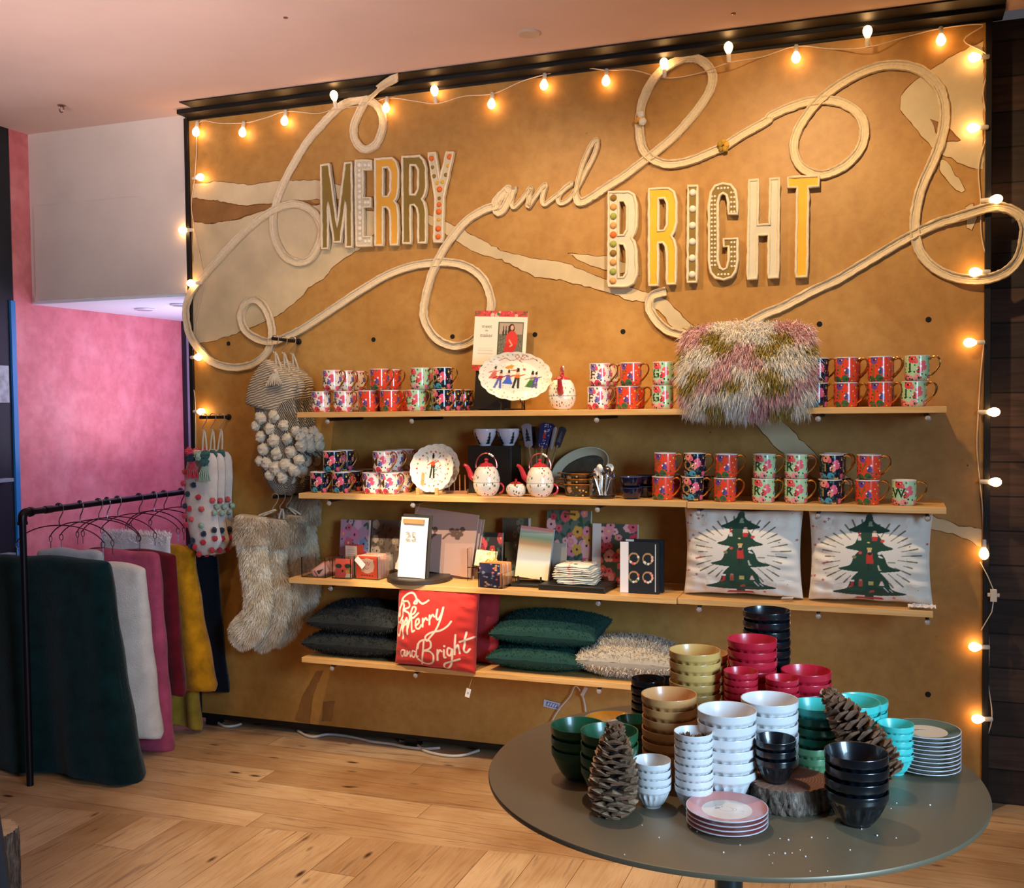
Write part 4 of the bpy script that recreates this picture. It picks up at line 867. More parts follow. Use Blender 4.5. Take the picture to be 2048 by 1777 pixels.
for i in range(3):
    T = thing('baking_dish', ['dark floral oval baking dish with gold rim, bottom of three nested', 'dark floral oval baking dish with gold rim, middle of three nested', 'dark floral oval baking dish with gold rim, top of three nested'][i], 'baking dish', (q[0], -.175, SH[2]+i*.021), 0, 'nested baking dishes')
    mb = MB(); prof = [(.0, .003, 0), (.055, .0, 0), (.064, .003, 0), (.073, .044, 0), (.078, .048, 1), (.080, .050, 1), (.076, .0505, 1), (.070, .046, 0), (.060, .008, 0), (0, .006, 0)]
    for part, sel, m_ in (('dish_body', prof[:5], FD), ('gold_rim', prof[4:7], GOLDM), ('dish_lining', prof[6:], mat('enamel_dark', 0x24261f, .3, coat=.5))):
        mb = MB(); n = 40; vs = []; fs = []
        for (r_, z_, _) in sel:
            for k in range(n): a = 2*pi*k/n; vs.append((r_*cos(a)*1.0, r_*sin(a)*.72, z_))
        for a_ in range(len(sel)-1):
            for k in range(n): fs.append((a_*n+k, a_*n+(k+1) % n, (a_+1)*n+(k+1) % n, (a_+1)*n+k))
        mb.add(vs, fs); mb.build(part, m_, T)
    for s_ in (-1, 1):
        MB().tube([(s_*.074, -.022, .046), (s_*.094, -.014, .048), (s_*.097, 0, .048), (s_*.094, .014, .048), (s_*.074, .022, .046)], .003, 6).build('side_handle', GOLDM, T)
# glass canister with spoons
GLASS = mat('clear_glass', 0xffffff, .03, trans=1, spec=.5)
q = on(1, -.25, 1206, 975); T = thing('glass_canister', 'clear glass canister filled with measuring spoons beside the baking dishes', 'canister', (q[0], -.255, SH[2]))
MB().lathe([(.0, .001), (.046, .0), (.050, .003), (.0515, .010), (.0515, .078), (.048, .080), (.0475, .014), (0, .012)], n=40).build('glass_wall', GLASS, T)
C0 = Vector((q[0], -.255, SH[2]+.014)); g = random.Random(5); STEEL = mat('polished_steel', 0xc8c8d0, .12, 1); SPW = mat('spoon_white', 0xe8e2d8, .25, coat=.4)
for i in range(7):
    a = 2*pi*i/7; b = Vector((.012*cos(a+.4), .012*sin(a+.4), 0)); tp = Vector((.036*cos(a), .026*sin(a), .082+.026*((i*3) % 4)/3))
    d = tp-b; T = thing('measuring_spoon', f"{'white ceramic' if i % 2 else 'steel'} measuring spoon in the glass canister, {['right', 'right rear', 'rear', 'left rear', 'left', 'left front', 'right front'][i]}", 'spoon', C0+b, rot=(math.atan2(-d.y, d.z), math.atan2(d.x, d.z), 0), group='spoons in the glass canister')
    L_ = d.length; m_ = SPW if i % 2 else STEEL
    mb = MB(); mb.tube([(0, 0, 0), (0, 0, L_*.5), (0, 0, L_-.014)], [.0024, .003, .004], 6); mb.build('spoon_handle', m_, T)
    so = MB().lathe([(0, -.006), (.009, -.005), (.015, .001), (.0165, .006), (.0145, .0055), (.009, .0), (0, -.001)], n=16).build('spoon_bowl', m_, T); so.rotation_euler = (pi/2, 0, .5*i); so.location = (0, 0, L_-.006)
# navy bowls on shelf 2
NB = mat('navy_glaze', 0x101430, .12, coat=.7, var=.3, vs=60)
proto = None
for (pxx, y, n, nm) in ((1262, -.255, 2, 'front'), (1290, -.17, 2, 'rear')):
    q = on(1, y, pxx, 975)
    for i in range(n):
        lab = f"small glossy navy bowl, {'upper' if i else 'lower'} of the {nm} pair beside the glass canister"
        if proto is None:
            proto = T = thing('navy_bowl', lab, 'bowl', (q[0], y, SH[2]+i*.040), 0, 'navy bowls on the second shelf')
            MB().lathe([(0, .003), (.026, 0), (.028, .002), (.036, .012), (.0415, .030), (.043, .043)], n=36).build('bowl_body', NB, T)
            MB().lathe([(.043, .043), (.0425, .0445), (.041, .043), (.039, .03), (.03, .008), (0, .006)], n=36).build('bowl_lining', mat('navy_lining', 0x3a4060, .2, coat=.5), T)
        else: copy_tree(proto, (q[0], y, SH[2]+i*.040), .7*i, lab, 'navy bowls on the second shelf')
# ------------------------------------------------------------------ third shelf: stationery
Z3 = SH[3]
ACR = mat('acrylic', 0xffffff, .04, trans=1, spec=.5)
def xz(px_, py_, y): q = on(1, y, px_, py_); return q[0], q[2]
def card_pack(T, x0, x1, y0, y1, z0, z1, colors, name='card_set'):
    n = len(colors); d = (y1-y0)/n
    for i, c in enumerate(colors): MB().box(x0, x1, y0+i*d, y0+(i+.85)*d, z0, z1-.002*(i % 2)).build(name, mat('card_%06x' % c, c, .6), T, bevel=.0008)
def acrylic(T, w, d, h, th=.003):
    mb = MB(); mb.box(-w/2, w/2, -d/2, -d/2+th, 0, h); mb.box(-w/2, w/2, d/2-th, d/2, 0, h); mb.box(-w/2, -w/2+th, -d/2+th, d/2-th, 0, h); mb.box(w/2-th, w/2, -d/2+th, d/2-th, 0, h); mb.box(-w/2+th, w/2-th, -d/2+th, d/2-th, 0, th)
    mb.build('acrylic_walls', ACR, T, smooth=False)['label'] = 'clear acrylic walls'
def flowerbook(base, cols, n=34, r=.09, seed=3, leaf=0x355a40, band=None, asp=.75):
    def f(c):
        c.C[:] = lin(base)[:3]; c.flowers(n, cols, r, seed, leaf, asp=asp)
        if band: c.rect(*band)
    return f
def book(name, label, cat, px0, px1, pytop, y, zb, t, paint, lean=.12, rz=0, edge=0xe0d6c4, group=None, yb=None, grid=90, roll=0):
    xa = atx(px0, 1100, y); xb = atx(px1, 1100, y); zt = on(1, y, (px0+px1)/2, pytop)[2]; w = xb-xa; h = (zt-zb)
    T = thing(name, label, cat, ((xa+xb)/2, y, zb+t*.5*sin(lean)+.0005), rot=(-lean, roll, rz), group=group)
    painted('cover', w, h/cos(lean), t, paint, PNT, T, grid, grid, edge=edge); return T, w, h
PK = [0xd8566a, 0xe88090, 0xb83a4c, 0xe8a0a0, 0xd8743c]
book('greeting_book', 'pink floral book standing at the back left of the third shelf', 'book', 678, 735, 1041, -.09, Z3, .016, flowerbook(0xb98a98, [0xe07a92, 0x7a88a8, 0xd85a70, 0xd8a0b0], 16, .13, 8), .14)
book('greeting_book', 'dark standing book with pale blossom pattern, right of the pink floral book', 'book', 741, 797, 1041, -.07, Z3, .016, flowerbook(0x6a5a50, [0xa89888, 0x8a7a6a, 0xb8a898], 14, .12, 11, 0x4a443a), .12)
# clear trays with tags and boxed cards
x, z = xz(640, 1148, -.24); T = thing('acrylic_tray', 'clear acrylic tray of tilted pink gift tags at the left shelf end', 'tray', (x, -.235, Z3)); acrylic(T, .115, .12, .085)
for i in range(5):
    def pt(c, i=i): c.C[:] = lin([0xe8907c, 0xf0b0a0][i % 2])[:3]; c.rect(.1, .9, .1, .9, 0xf2c4b4); c.poly([(.3, .3), (.7, .3), (.5, .7)], 0x4a3430); c.line([(.2, .2), (.8, .2)], .03, 0xc04a40)
    G = thing('gift_tag', f"pink gift tag leaning in the clear tray, {['frontmost', 'second', 'third', 'fourth', 'rearmost'][i]} of five", 'tag', (x-.012+.008*i, -.272+.016*i, Z3+.004), rot=(-.25, .95, 0), group='gift tags in the clear tray')
    painted('tag_card', .05, .075, .002, pt, PNT, G, 24, 30)
x, z = xz(692, 1150, -.25); T = thing('acrylic_tray', 'small clear acrylic box holding a floral card beside the red card set', 'tray', (x, -.245, Z3)); acrylic(T, .088, .09, .085)
G = thing('floral_card', 'bright floral card with dark leaves in the small clear box', 'card', (x, -.272, Z3+.004), rot=(-.12, 0, 0)); painted('card_front', .078, .078, .004, lambda c: (c.C.__setitem__(slice(None), lin(0xe8604c)[:3]), c.disc(.2, .6, .2, 0x2e3a34, .12), c.disc(.75, .62, .2, 0x2e3a34, .12), c.disc(.45, .3, .24, 0xf05a50), c.disc(.45, .34, .06, 0x401820), c.disc(.75, .3, .12, 0xe8b050), c.disc(.9, .45, .1, 0x9aa850), c.poly([(.6, 0), (1, 0), (1, .2), (.7, .22)], 0xe8d8c0)), PNT, G, 60, 60)
x, z = xz(706, 1118, -.17); T = thing('boxed_card_set', 'cream and red boxed card set standing behind the small clear box', 'boxed cards', (x, -.155, Z3), -.12)
painted('front_label', .060, .125, .05, lambda c: (c.C.__setitem__(slice(None), lin(0xf0c8a8)[:3]), [c.line([(.15, v), (.85, v)], .008, 0xb89080) for v in (.85, .78, .70)], c.disc(.3, .5, .05, 0x5a4030, .09), c.disc(.7, .42, .12, 0xe0805a, .03)), PNT, T, 50, 70, edge=0xd8482c)
x, z = xz(745, 1150, -.23); T = thing('card_set_box', 'red and cream striped card sets in a clear box tied with twine', 'boxed cards', (x, -.215, Z3), -.10); acrylic(T, .118, .125, .096)
for i in range(5):
    z_ = .100+.004*(i % 2)
    mb = MB(); mb.M = Matrix.Translation((0, -.052+.021*i, .004)); P = [(-.052, 0), (.052, 0), (.054, .06), (.048, .088), (.036, .096), (-.036, .096), (-.048, .088), (-.054, .06)]
    if i == 0: painted('card_set', .105, .094, .018, lambda c: (c.C.__setitem__(slice(None), lin(0xe2502c)[:3]), c.disc(.52, .56, .33, 0xf2cbb0, .34), c.rect(.25, .8, .3, .85, 0xf2cbb0), [c.line(q, .012, 0xd0583c) for q in ([(.35, .62), (.42, .74), (.46, .58), (.54, .74), (.58, .58), (.66, .72)], [(.4, .48), (.5, .4), (.6, .48)])], [c.disc(.28+.12*k, .12, .035, 0x6a2a1c) for k in range(5)]), PNT, T, 60, 60, loc=(0, -.045, .004), edge=0xf0b8a0)
    else: mb.plate([P], lambda u, v, d: (u, -d, v), .017); mb.build('card_set', [mat('card_peach', 0xf0b8a0, .6), mat('card_red', 0xd8482c, .6)], T, smooth=False, loc=(0, 0, 0))
painted('price_tag', .052, .026, .001, lambda c: (c.C.__setitem__(slice(None), lin(0xf0d8d0)[:3]), c.line([(.2, .5), (.8, .5)], .04, 0xc8b0a8)), PNT, T, 12, 12, loc=(-.035, -.066, .062)).rotation_euler = (0, .75, 0)
MB().tube(catmull([(-.02, -.03, .1), (-.01, -.035, .108), (.0, -.03, .104), (.012, -.035, .110), (.02, -.03, .1)], 4), .0016, 5).build('twine_bow', mat('twine', 0xb09060, .8), T)
# calendar with wooden clip on a dark round base, big prints behind
DARK = mat('charcoal_board', 0x39332e, .5)
x, z = xz(835, 1152, -.24); BX = x
T = thing('calendar_base', 'dark round wooden base under the daily calendar on the third shelf', 'base', (x, -.225, Z3))
MB().lathe([(0, 0), (.128, 0), (.133, .003), (.133, .017), (.129, .021), (0, .021)], n=56).build('round_base', mat('dark_walnut', 0x3a3028, .45, var=.2), T)
x, z = xz(823, 1140, -.30)
T = thing('daily_calendar', 'bright white daily calendar with wooden clip on a dark board', 'calendar', (x, -.292, Z3+.022), rot=(-.12, .025, 0))
MB().box(-.058, .072, .0, .006, -.0, .258).build('backing_board', DARK, T, bevel=.001)
bend = lambda x_, z_: -.010*math.sin(z_/.245*pi)*.6-.010*max(0, .5-z_/.245)
painted('calendar_page', .122, .245, .003, lambda c: (c.C.__setitem__(slice(None), lin(0xf6f0e4)[:3])), PNT, T, 20, 50, loc=(-.0, -.006, .0), bend=bend)
MB().box(-.047, .045, -.022, -.006, .218, .238).build('wooden_clip', mat('clip_wood', 0xd89a60, .5, var=.15, vs=30), T, bevel=.0015)
text('25', .052, mat('ink_grey', 0xa09a94, .6), T, (-.008, -.022, .165), (pi/2, 0, 0), 'printed_number', .0002)
MB().tube([(.0, -.004, .258), (.0, -.003, .262), (.004, .02, .300), (-.028, .03, .335)], .0012, 5).build('hanging_cord', mat('twine'), T)
def art(c):
    c.C[:] = lin(0xb59080)[:3]
    for P in ([(.22, .30), (.30, .50), (.36, .62), (.30, .70), (.24, .62), (.30, .55), (.38, .60)], [(.5, .55), (.58, .64), (.66, .62), (.74, .66)]): c.line([tuple(p) for p in catmull(P, 5)], .014, 0x5e4438, .01)
    for (x_, y_) in ((.62, .70), (.70, .70), (.76, .66), (.72, .60), (.65, .64), (.78, .74), (.36, .68)): c.disc(x_, y_, .042, 0x5e4438)
    c.rect(0, .35, 0, .30, 0xbf9a88)
x, z = xz(872, 1135, -.18)
for i in range(3):
    T = thing('art_print', f"large tan floral art print leaning behind the calendar, {['frontmost', 'middle', 'rearmost'][i]} of three", 'print', (x+.006*i, -.155+.016*i, Z3+.022-.022*(i > 0)), rot=(-.14, .10, -.03), group='art prints behind the calendar')
    painted('print_sheet', .295, .262, .004, art, PNT, T, 90, 80, edge=0xe8dccb)
x, z = xz(787, 1128, -.21); T = thing('folded_card', 'plain cream card leaning left behind the calendar', 'card', (x, -.145, Z3+.022), rot=(-.10, .30, 0)); painted('card_front', .055, .125, .004, lambda c: c.C.__setitem__(slice(None), lin(0xf0e6d4)[:3]), PNT, T, 8, 8)
# right of the prints
def navyflor(c):
    c.C[:] = lin(0x2a2c4a)[:3]; g = random.Random(6)
    for i in range(26): x_, y_ = g.random(), g.random(); c.disc(x_, y_, .07, g.choice([0xe0504a, 0xe8e2d8, 0x8a90b8, 0xd8a050, 0x4a6a7a]), .04); c.disc(x_, y_, .025, 0xf0b0a0, .02)
T, w, h = book('floral_notebook', 'small dark notebook with a red flower above the clear framed card', 'notebook', 959, 1003, 1066, -.11, Z3, .014, flowerbook(0x2a2420, [0xc83a3c, 0xd84a50, 0xb02a34], 7, .2, 21), .12)
T, w, h = book('dim_card_box', 'dim greenish patterned box at the back, left of the rainbow notepad', 'box', 1006, 1058, 1036, -.06, Z3, .03, flowerbook(0x4a4434, [0x6a6450, 0x5a6a50, 0x7a7058], 16, .1, 5, 0x3a4030), .05)
x, z = xz(968, 1129, -.17); T = thing('clear_card_stand', 'clear acrylic stand with a pale green patterned card', 'card stand', (x, -.165, Z3))
MB().box(-.064, -.061, -.03, .03, 0, .135).build('acrylic_side', ACR, T, smooth=False); MB().box(.061, .064, -.03, .03, 0, .135).build('acrylic_side', ACR, T, smooth=False); MB().box(-.061, .061, .024, .027, 0, .135).build('acrylic_back', ACR, T, smooth=False); MB().box(-.061, .061, -.03, .024, .056, .059).build('acrylic_floor', ACR, T, smooth=False)
G = thing('pattern_card', 'pale green and cream patterned card in the clear stand', 'card', (x+.004, -.170, Z3+.060), rot=(-.30, .06, 0)); painted('card_front', .092, .066, .010, lambda c: (c.C.__setitem__(slice(None), lin(0xe4e0b0)[:3]), c.flowers(18, [0xc8d0a0, 0xd8e4c8, 0xb8c890, 0xe8c880], .07, 4, 0x98b080)), PNT, G, 40, 40)
x, z = xz(993, 1170, -.27); T = thing('gift_box_set', 'navy floral gift box set with orange bow in a clear box', 'gift box', (x, -.262, Z3), -.12); acrylic(T, .108, .12, .06)
painted('box_front', .092, .094, .020, navyflor, PNT, T, 60, 60, loc=(-.004, -.046, .004), edge=0xe8904c)
for i in range(4): MB().box(-.048, .042, -.034+.022*i, -.015+.022*i, .004, .096-.001*i).build('box_layer', mat('box_orange' if i % 2 else 'box_peach', 0xe8904c if i % 2 else 0xe8b088, .6), T, bevel=.006)
MB().tube(catmull([(-.03, -.04, .100), (-.012, -.05, .112), (.0, -.045, .102), (.014, -.04, .114), (.024, -.04, .102)], 4), .003, 6).build('ribbon_bow', mat('ribbon_yellow', 0xf0b83c, .6), T)
def rainbow(c):
    st = [(0, 0xf2dca0), (.18, 0xf4e8c0), (.35, 0xf6f0dc), (.5, 0xf2e6c4), (.60, 0xe8c898), (.66, 0xc89a6c), (.72, 0xa8986a), (.79, 0x7a9478), (.86, 0x8aa894), (.93, 0xc8b8a0), (.95, 0xd88a80), (1.01, 0xd88a80)]
    for (a, ca), (b, cb) in zip(st[:-1], st[1:]):
        m = (c.V >= a) & (c.V < b); k = ((c.V-a)/(b-a))[:, None]; A = np.array(lin(ca)[:3]); B = np.array(lin(cb)[:3]); c.C = np.where(m[:, None], A*(1-k)+B*k, c.C)
T, w, h = book('rainbow_notepad', 'tall pastel rainbow striped notepad on a small black stand', 'notepad', 1030, 1096, 1056, -.215, Z3+.026, .018, rainbow, .16, 0, 0xb8c0c8, roll=.09)
x, z = xz(1060, 1153, -.24); T = thing('notepad_stand', 'small black stand under the rainbow striped notepad', 'stand', (x, -.22, Z3)); MB().box(-.075, .085, -.045, .06, 0, .012).build('stand_base', mat('black_board'), T, bevel=.002)
for s_ in (-.045, .05): MB().tube([(s_, -.03, .012), (s_, -.034, .03), (s_, -.034, .042)], .004, 8).build('stand_peg', mat('black_board'), T)
F3 = [0xd85a66, 0xe08890, 0xc83c48, 0xe8a8a4, 0xd8a040]
T, w, h = book('floral_notebook', 'large notebook densely covered in red and pink flowers', 'notebook', 1092, 1180, 1022, -.075, Z3, .02, flowerbook(0x5a6a5c, F3, 44, .11, 13, 0x2e5038), .10)
MB().box(-.02, .03, -.013, -.0105, .268, .276).build('brass_label', GOLDM, T)
T, w, h = book('floral_notebook', 'floral notebook with a white spine band behind the black notebook', 'notebook', 1184, 1274, 1049, -.10, Z3, .022, flowerbook(0x4a4a40, F3, 36, .11, 17, 0x2e5038, (0, .2, 0, 1, 0xd8ccc4)), .10)
T, w, h = book('small_card', 'small pale card peeking out above the napkin stack', 'card', 1103, 1131, 1087, -.15, Z3, .01, lambda c: c.C.__setitem__(slice(None), lin(0xa89c8c)[:3]), .1, grid=6)
x, z = xz(1150, 1178, -.27); T = thing('black_tray', 'flat black tray under the folded patterned napkins', 'tray', (x, -.225, Z3), -.05); MB().box(-.135, .135, -.085, .085, 0, .022).build('tray_board', mat('black_board'), T, bevel=.002)
NAP = NT('napkin_print'); tc = NAP.node('ShaderNodeTexCoord'); v = NAP.node('ShaderNodeTexVoronoi'); v.inputs['Scale'].default_value = 38; NAP.link(tc.outputs['Object'], v.inputs['Vector']); sep = NAP.node('ShaderNodeSeparateColor'); NAP.link(v.outputs['Color'], sep.inputs[0])
NAP.link(NAP.mix(NAP.ramp(v.outputs['Distance'], [(.3, (1, 1, 1)), (.36, (0, 0, 0))]), 0xf0e8d4, NAP.ramp(sep.outputs[0], [(0, 0xf0e8d4), (.35, 0x3a4a3a), (.5, 0xe8604c), (.62, 0x7aa0b8), (.75, 0xf0e8d4), (.9, 0xd8a868)], 'CONSTANT')), NAP.b.inputs['Base Color']); NAP.b.inputs['Roughness'].default_value = .9
zz = Z3+.0225
for i in range(9):
    w_ = .165-.006*abs(i-3); T = thing('folded_napkin', f"folded patterned napkin, {['bottom', 'second', 'third', 'fourth', 'fifth', 'sixth', 'seventh', 'eighth', 'top'][i]} of the pile on the black tray", 'napkin', (x+random.uniform(-.006, .006), -.225, zz), random.uniform(-.12, .12), 'napkins on the black tray')
    nx = 16; vs = []; th = .0085
    for k, zo in ((0, 0), (1, th)):
        for j in range(nx):
            for i2 in range(nx):
                u, v_ = i2/(nx-1)*2-1, j/(nx-1)*2-1; e = max(abs(u), abs(v_)); dz = (zo-th/2)*(1-.75*e**6)+th/2+.0015*(sin(5*u+i)+sin(4*v_+2*i))*e-.003*max(0, e-.8)*5*(1 if i > 5 else 0)
                vs.append((u*w_/2, v_*.062, dz))
    N = nx*nx; fs = [(k*N+j*nx+q, k*N+j*nx+q+1, k*N+(j+1)*nx+q+1, k*N+(j+1)*nx+q) for k in (0, 1) for j in range(nx-1) for q in range(nx-1)]
    ring = [(0, q) for q in range(nx)]+[(q, nx-1) for q in range(1, nx)]+[(nx-1, q) for q in range(nx-2, -1, -1)]+[(q, 0) for q in range(nx-2, 0, -1)]; R_ = [a*nx+b for a, b in ring]
    fs += [(R_[a], R_[(a+1) % len(R_)], N+R_[(a+1) % len(R_)], N+R_[a]) for a in range(len(R_))]
    mb = MB(); mb.add(vs, fs); mb.build('cloth', NAP.m, T, angle=60); zz += .0088
def wreath(c):
    c.C[:] = lin(0x101820)[:3]; g = random.Random(4)
    for (x_, y_) in ((.36, .68), (.72, .68), (.36, .32), (.72, .32)):
        c.line([(x_+.125*cos(a), y_+.125*sin(a)*.8) for a in np.linspace(0, 2*pi, 30)], .016, 0xb08a5a)
        for k in range(9): a = g.uniform(-2.4, .9); c.disc(x_+.12*cos(a), y_+.10*sin(a), .03, g.choice([0xe0604c, 0xf0a890, 0xe8e0d0, 0x4a7a58]), .024)
    c.rect(0, .22, 0, 1, 0xece4e0)
T, w, h = book('wreath_notebook', 'black notebook with four flower wreaths and a white spine band', 'notebook', 1241, 1318, 1084, -.262, Z3, .024, wreath, .04, 0, 0x141c24)
MB().box(w*.5-.014, w*.5-.011, -.0132, -.0118, .008, h-.006).build('elastic_band', mat('band_white', 0xd8d8d0, .6), T)
T, w, h = book('wreath_notebook', 'second black notebook standing directly behind the wreath notebook', 'notebook', 1252, 1327, 1079, -.225, Z3, .024, wreath, .04, 0, 0x141c24)

# ------------------------------------------------------------------ cushions
FURM = mat('fur_fibres', 0xffffff, .95, attr=True, spec=.15)
def cush_pos(u, v, side, w, h, t, p=.07, ex=.42, wr=.0, seed=0, fl=.0):
    x = u*w/2*(1-p*(1-v*v)); z = v*h/2*(1-p*(1-u*u))
    b = np.maximum(0, (1-u*u)*(1-v*v))**ex; y = side*t/2*b
    if wr:
        r_ = np.maximum(abs(u), abs(v)); k = np.exp(-((r_-.8)/.2)**2)
        y = y+side*wr*k*(np.sin(17*v+seed+3*u)*np.sin(6*u+seed)+.6*np.sin(23*u*np.sign(v)+2*seed)*(abs(v) > .6)+.7*np.sin(25*v+u*4+seed)*(abs(u) > .6))
        z = z+wr*.6*np.sin(9*u+seed)*(1-abs(u))*np.sign(v)*(abs(v) > .95)
    return x, y, z
def cushion(T, name, w, h, t, m, n=60, paint=None, base=0xffffff, **k):
    g = np.linspace(-1, 1, n); g = np.sign(g)*(1-(1-abs(g))**1.25); V_, U_ = np.meshgrid(g, g, indexing='ij'); u = U_.ravel(); v = V_.ravel(); vs = []
    for side in (-1, 1):
        x, y, z = cush_pos(u, v, side, w, h, t, **k); vs += list(zip(x, y, z))
    N = n*n; fs = []
    for s_ in (0, 1):
        for j in range(n-1):
            for i in range(n-1):
                q = (s_*N+j*n+i, s_*N+j*n+i+1, s_*N+(j+1)*n+i+1, s_*N+(j+1)*n+i); fs.append(q if s_ == 0 else q[::-1])
    mb = MB(); mb.add(vs, fs); me = bpy.data.meshes.new(name); me.from_pydata(mb.v, [], mb.f); me.materials.append(m)
    if paint:
        c = Canvas(u*.5+.5, v*.5+.5, base); paint(c); full = Canvas(np.zeros(2*N), np.zeros(2*N), base); full.C[:N] = c.C; full.apply(me)
    b = bmesh.new(); b.from_mesh(me); bmesh.ops.remove_doubles(b, verts=b.verts, dist=1e-5); b.to_mesh(me); b.free()
    me.polygons.foreach_set('use_smooth', [True]*len(me.polygons)); me.update()
    o = bpy.data.objects.new(name, me); COL.objects.link(o); o.parent = T; return o
def fur_mesh(name, P, D, L, C, m, parent, wdt=.0012, droop=.0, tipdark=1.0):
    """P base points, D unit directions, L lengths, C linear colours; one tapered bent strand each"""
    P, D, C = np.asarray(P), np.asarray(D), np.asarray(C); n = len(P); L = np.asarray(L).reshape(-1, 1)
    R_ = rng.normal(size=(n, 3)); S_ = np.cross(D, R_); S_ /= np.linalg.norm(S_, axis=1, keepdims=True)+1e-9
    bend = np.cross(S_, D)*rng.normal(0, .25, (n, 1)); dn = np.array([0, 0, -1.])*droop
    mid = P+D*L*.55+bend*L*.15+dn*L*.25; tip_ = P+D*L*.9+bend*L*.55+dn*L
    w = wdt*rng.uniform(.6, 1.4, (n, 1)); V = np.empty((n, 5, 3)); V[:, 0] = P-S_*w; V[:, 1] = P+S_*w; V[:, 2] = mid+S_*w*.8; V[:, 3] = mid-S_*w*.8; V[:, 4] = tip_
    V = V.reshape(-1, 3); me = bpy.data.meshes.new(name); me.vertices.add(len(V)); me.vertices.foreach_set('co', V.ravel().astype(np.float32))
    o4 = np.arange(n)[:, None]*5; loops = np.concatenate([o4+np.array([0, 1, 2, 3]), o4+np.array([3, 2, 4])], 1).ravel()
    me.loops.add(len(loops)); me.loops.foreach_set('vertex_index', loops.astype(np.int32)); ls = (np.arange(n)[:, None]*7+np.array([0, 4])).ravel()
    me.polygons.add(2*n); me.polygons.foreach_set('loop_start', ls.astype(np.int32)); me.polygons.foreach_set('loop_total', np.tile([4, 3], n).astype(np.int32))
    me.update(calc_edges=True); me.validate()
    a = me.color_attributes.new('Col', 'FLOAT_COLOR', 'POINT'); CC = np.ones((n, 5, 4), np.float32); CC[:, :, :3] = C[:, None, :]; CC[:, 4, :3] *= tipdark; a.data.foreach_set('color', CC.ravel())
    me.polygons.foreach_set('use_smooth', [True]*len(me.polygons)); me.materials.append(m)
    o = bpy.data.objects.new(name, me); COL.objects.link(o); o.parent = parent; return o
def cushion_fur(T, n, w, h, t, colf, length, flow=(0, 0, -.5), rnd=.35, wdt=.0012, droop=.3, front_only=False, **k):
    u = rng.uniform(-.99, .99, n); v = rng.uniform(-.99, .99, n); side = np.where(rng.random(n) < (.93 if front_only else .6), -1., 1.)
    e = .01; x, y, z = cush_pos(u, v, side, w, h, t, **k); xu, yu, zu = cush_pos(u+e*-np.sign(u), v, side, w, h, t, **k); xv, yv, zv = cush_pos(u, v+e*-np.sign(v), side, w, h, t, **k)
    A = np.stack([xu-x, yu-y, zu-z], 1); B = np.stack([xv-x, yv-y, zv-z], 1); Nn = np.cross(A, B); Nn /= np.linalg.norm(Nn, axis=1, keepdims=True)+1e-12
    Nn *= np.sign((Nn[:, 1]*side)[:, None]+1e-9); D = Nn+np.array(flow)+rng.normal(0, rnd, (n, 3)); D /= np.linalg.norm(D, axis=1, keepdims=True)
    return fur_mesh('fur', np.stack([x, y, z], 1), D, length*rng.uniform(.6, 1.2, n), colf(u, v), FURM, T, wdt, droop)
LC = lambda c: np.array(lin(c)[:3])
# fluffy patchwork cushion on the top shelf
q = on(1, -.29, 1492, 738)
T = thing('fur_cushion', 'fluffy patchwork cushion of cream, pink and olive fur on the top shelf', 'cushion', (q[0]-.0, -.27, q[2]+.006), rot=(-.08, 0, 0))
w_, h_, t_ = .44, .30, .23
FK = dict(p=-.09, ex=.5)
cushion(T, 'cushion_body', w_, h_, t_, mat('fur_base', 0xb89a90, .95), 40, **FK)
def patchcol(u, v):
    rows = 8; r_ = np.floor((v+1)/2*rows+.18*np.sin(u*5)); k = np.floor((u+1)/2*6+.5*(r_ % 2)+.15*np.sin(v*9)); pal = [0xf4ecdc, 0xd9a8a8, 0xf2e8d8, 0xe0b0b0, 0xeeeae2]; ol = 0xa88f3c
    idx = ((k*2+r_*3) % 5).astype(int); C = np.array([LC(c) for c in pal])[idx]
    m = ((r_ % 3) == 2) & ((k % 2) == 0) | (((r_ % 3) == 0) & ((k % 3) == 1)); C[m] = LC(ol)
    wv = rng.random(len(u)) < .12; C[wv] = LC(0xf6f0e4)
    return C*rng.uniform(.85, 1.05, (len(u), 1))
cushion_fur(T, 34000, w_, h_, t_, patchcol, .042, (0, 0, -.55), .5, .0011, .45, **FK)
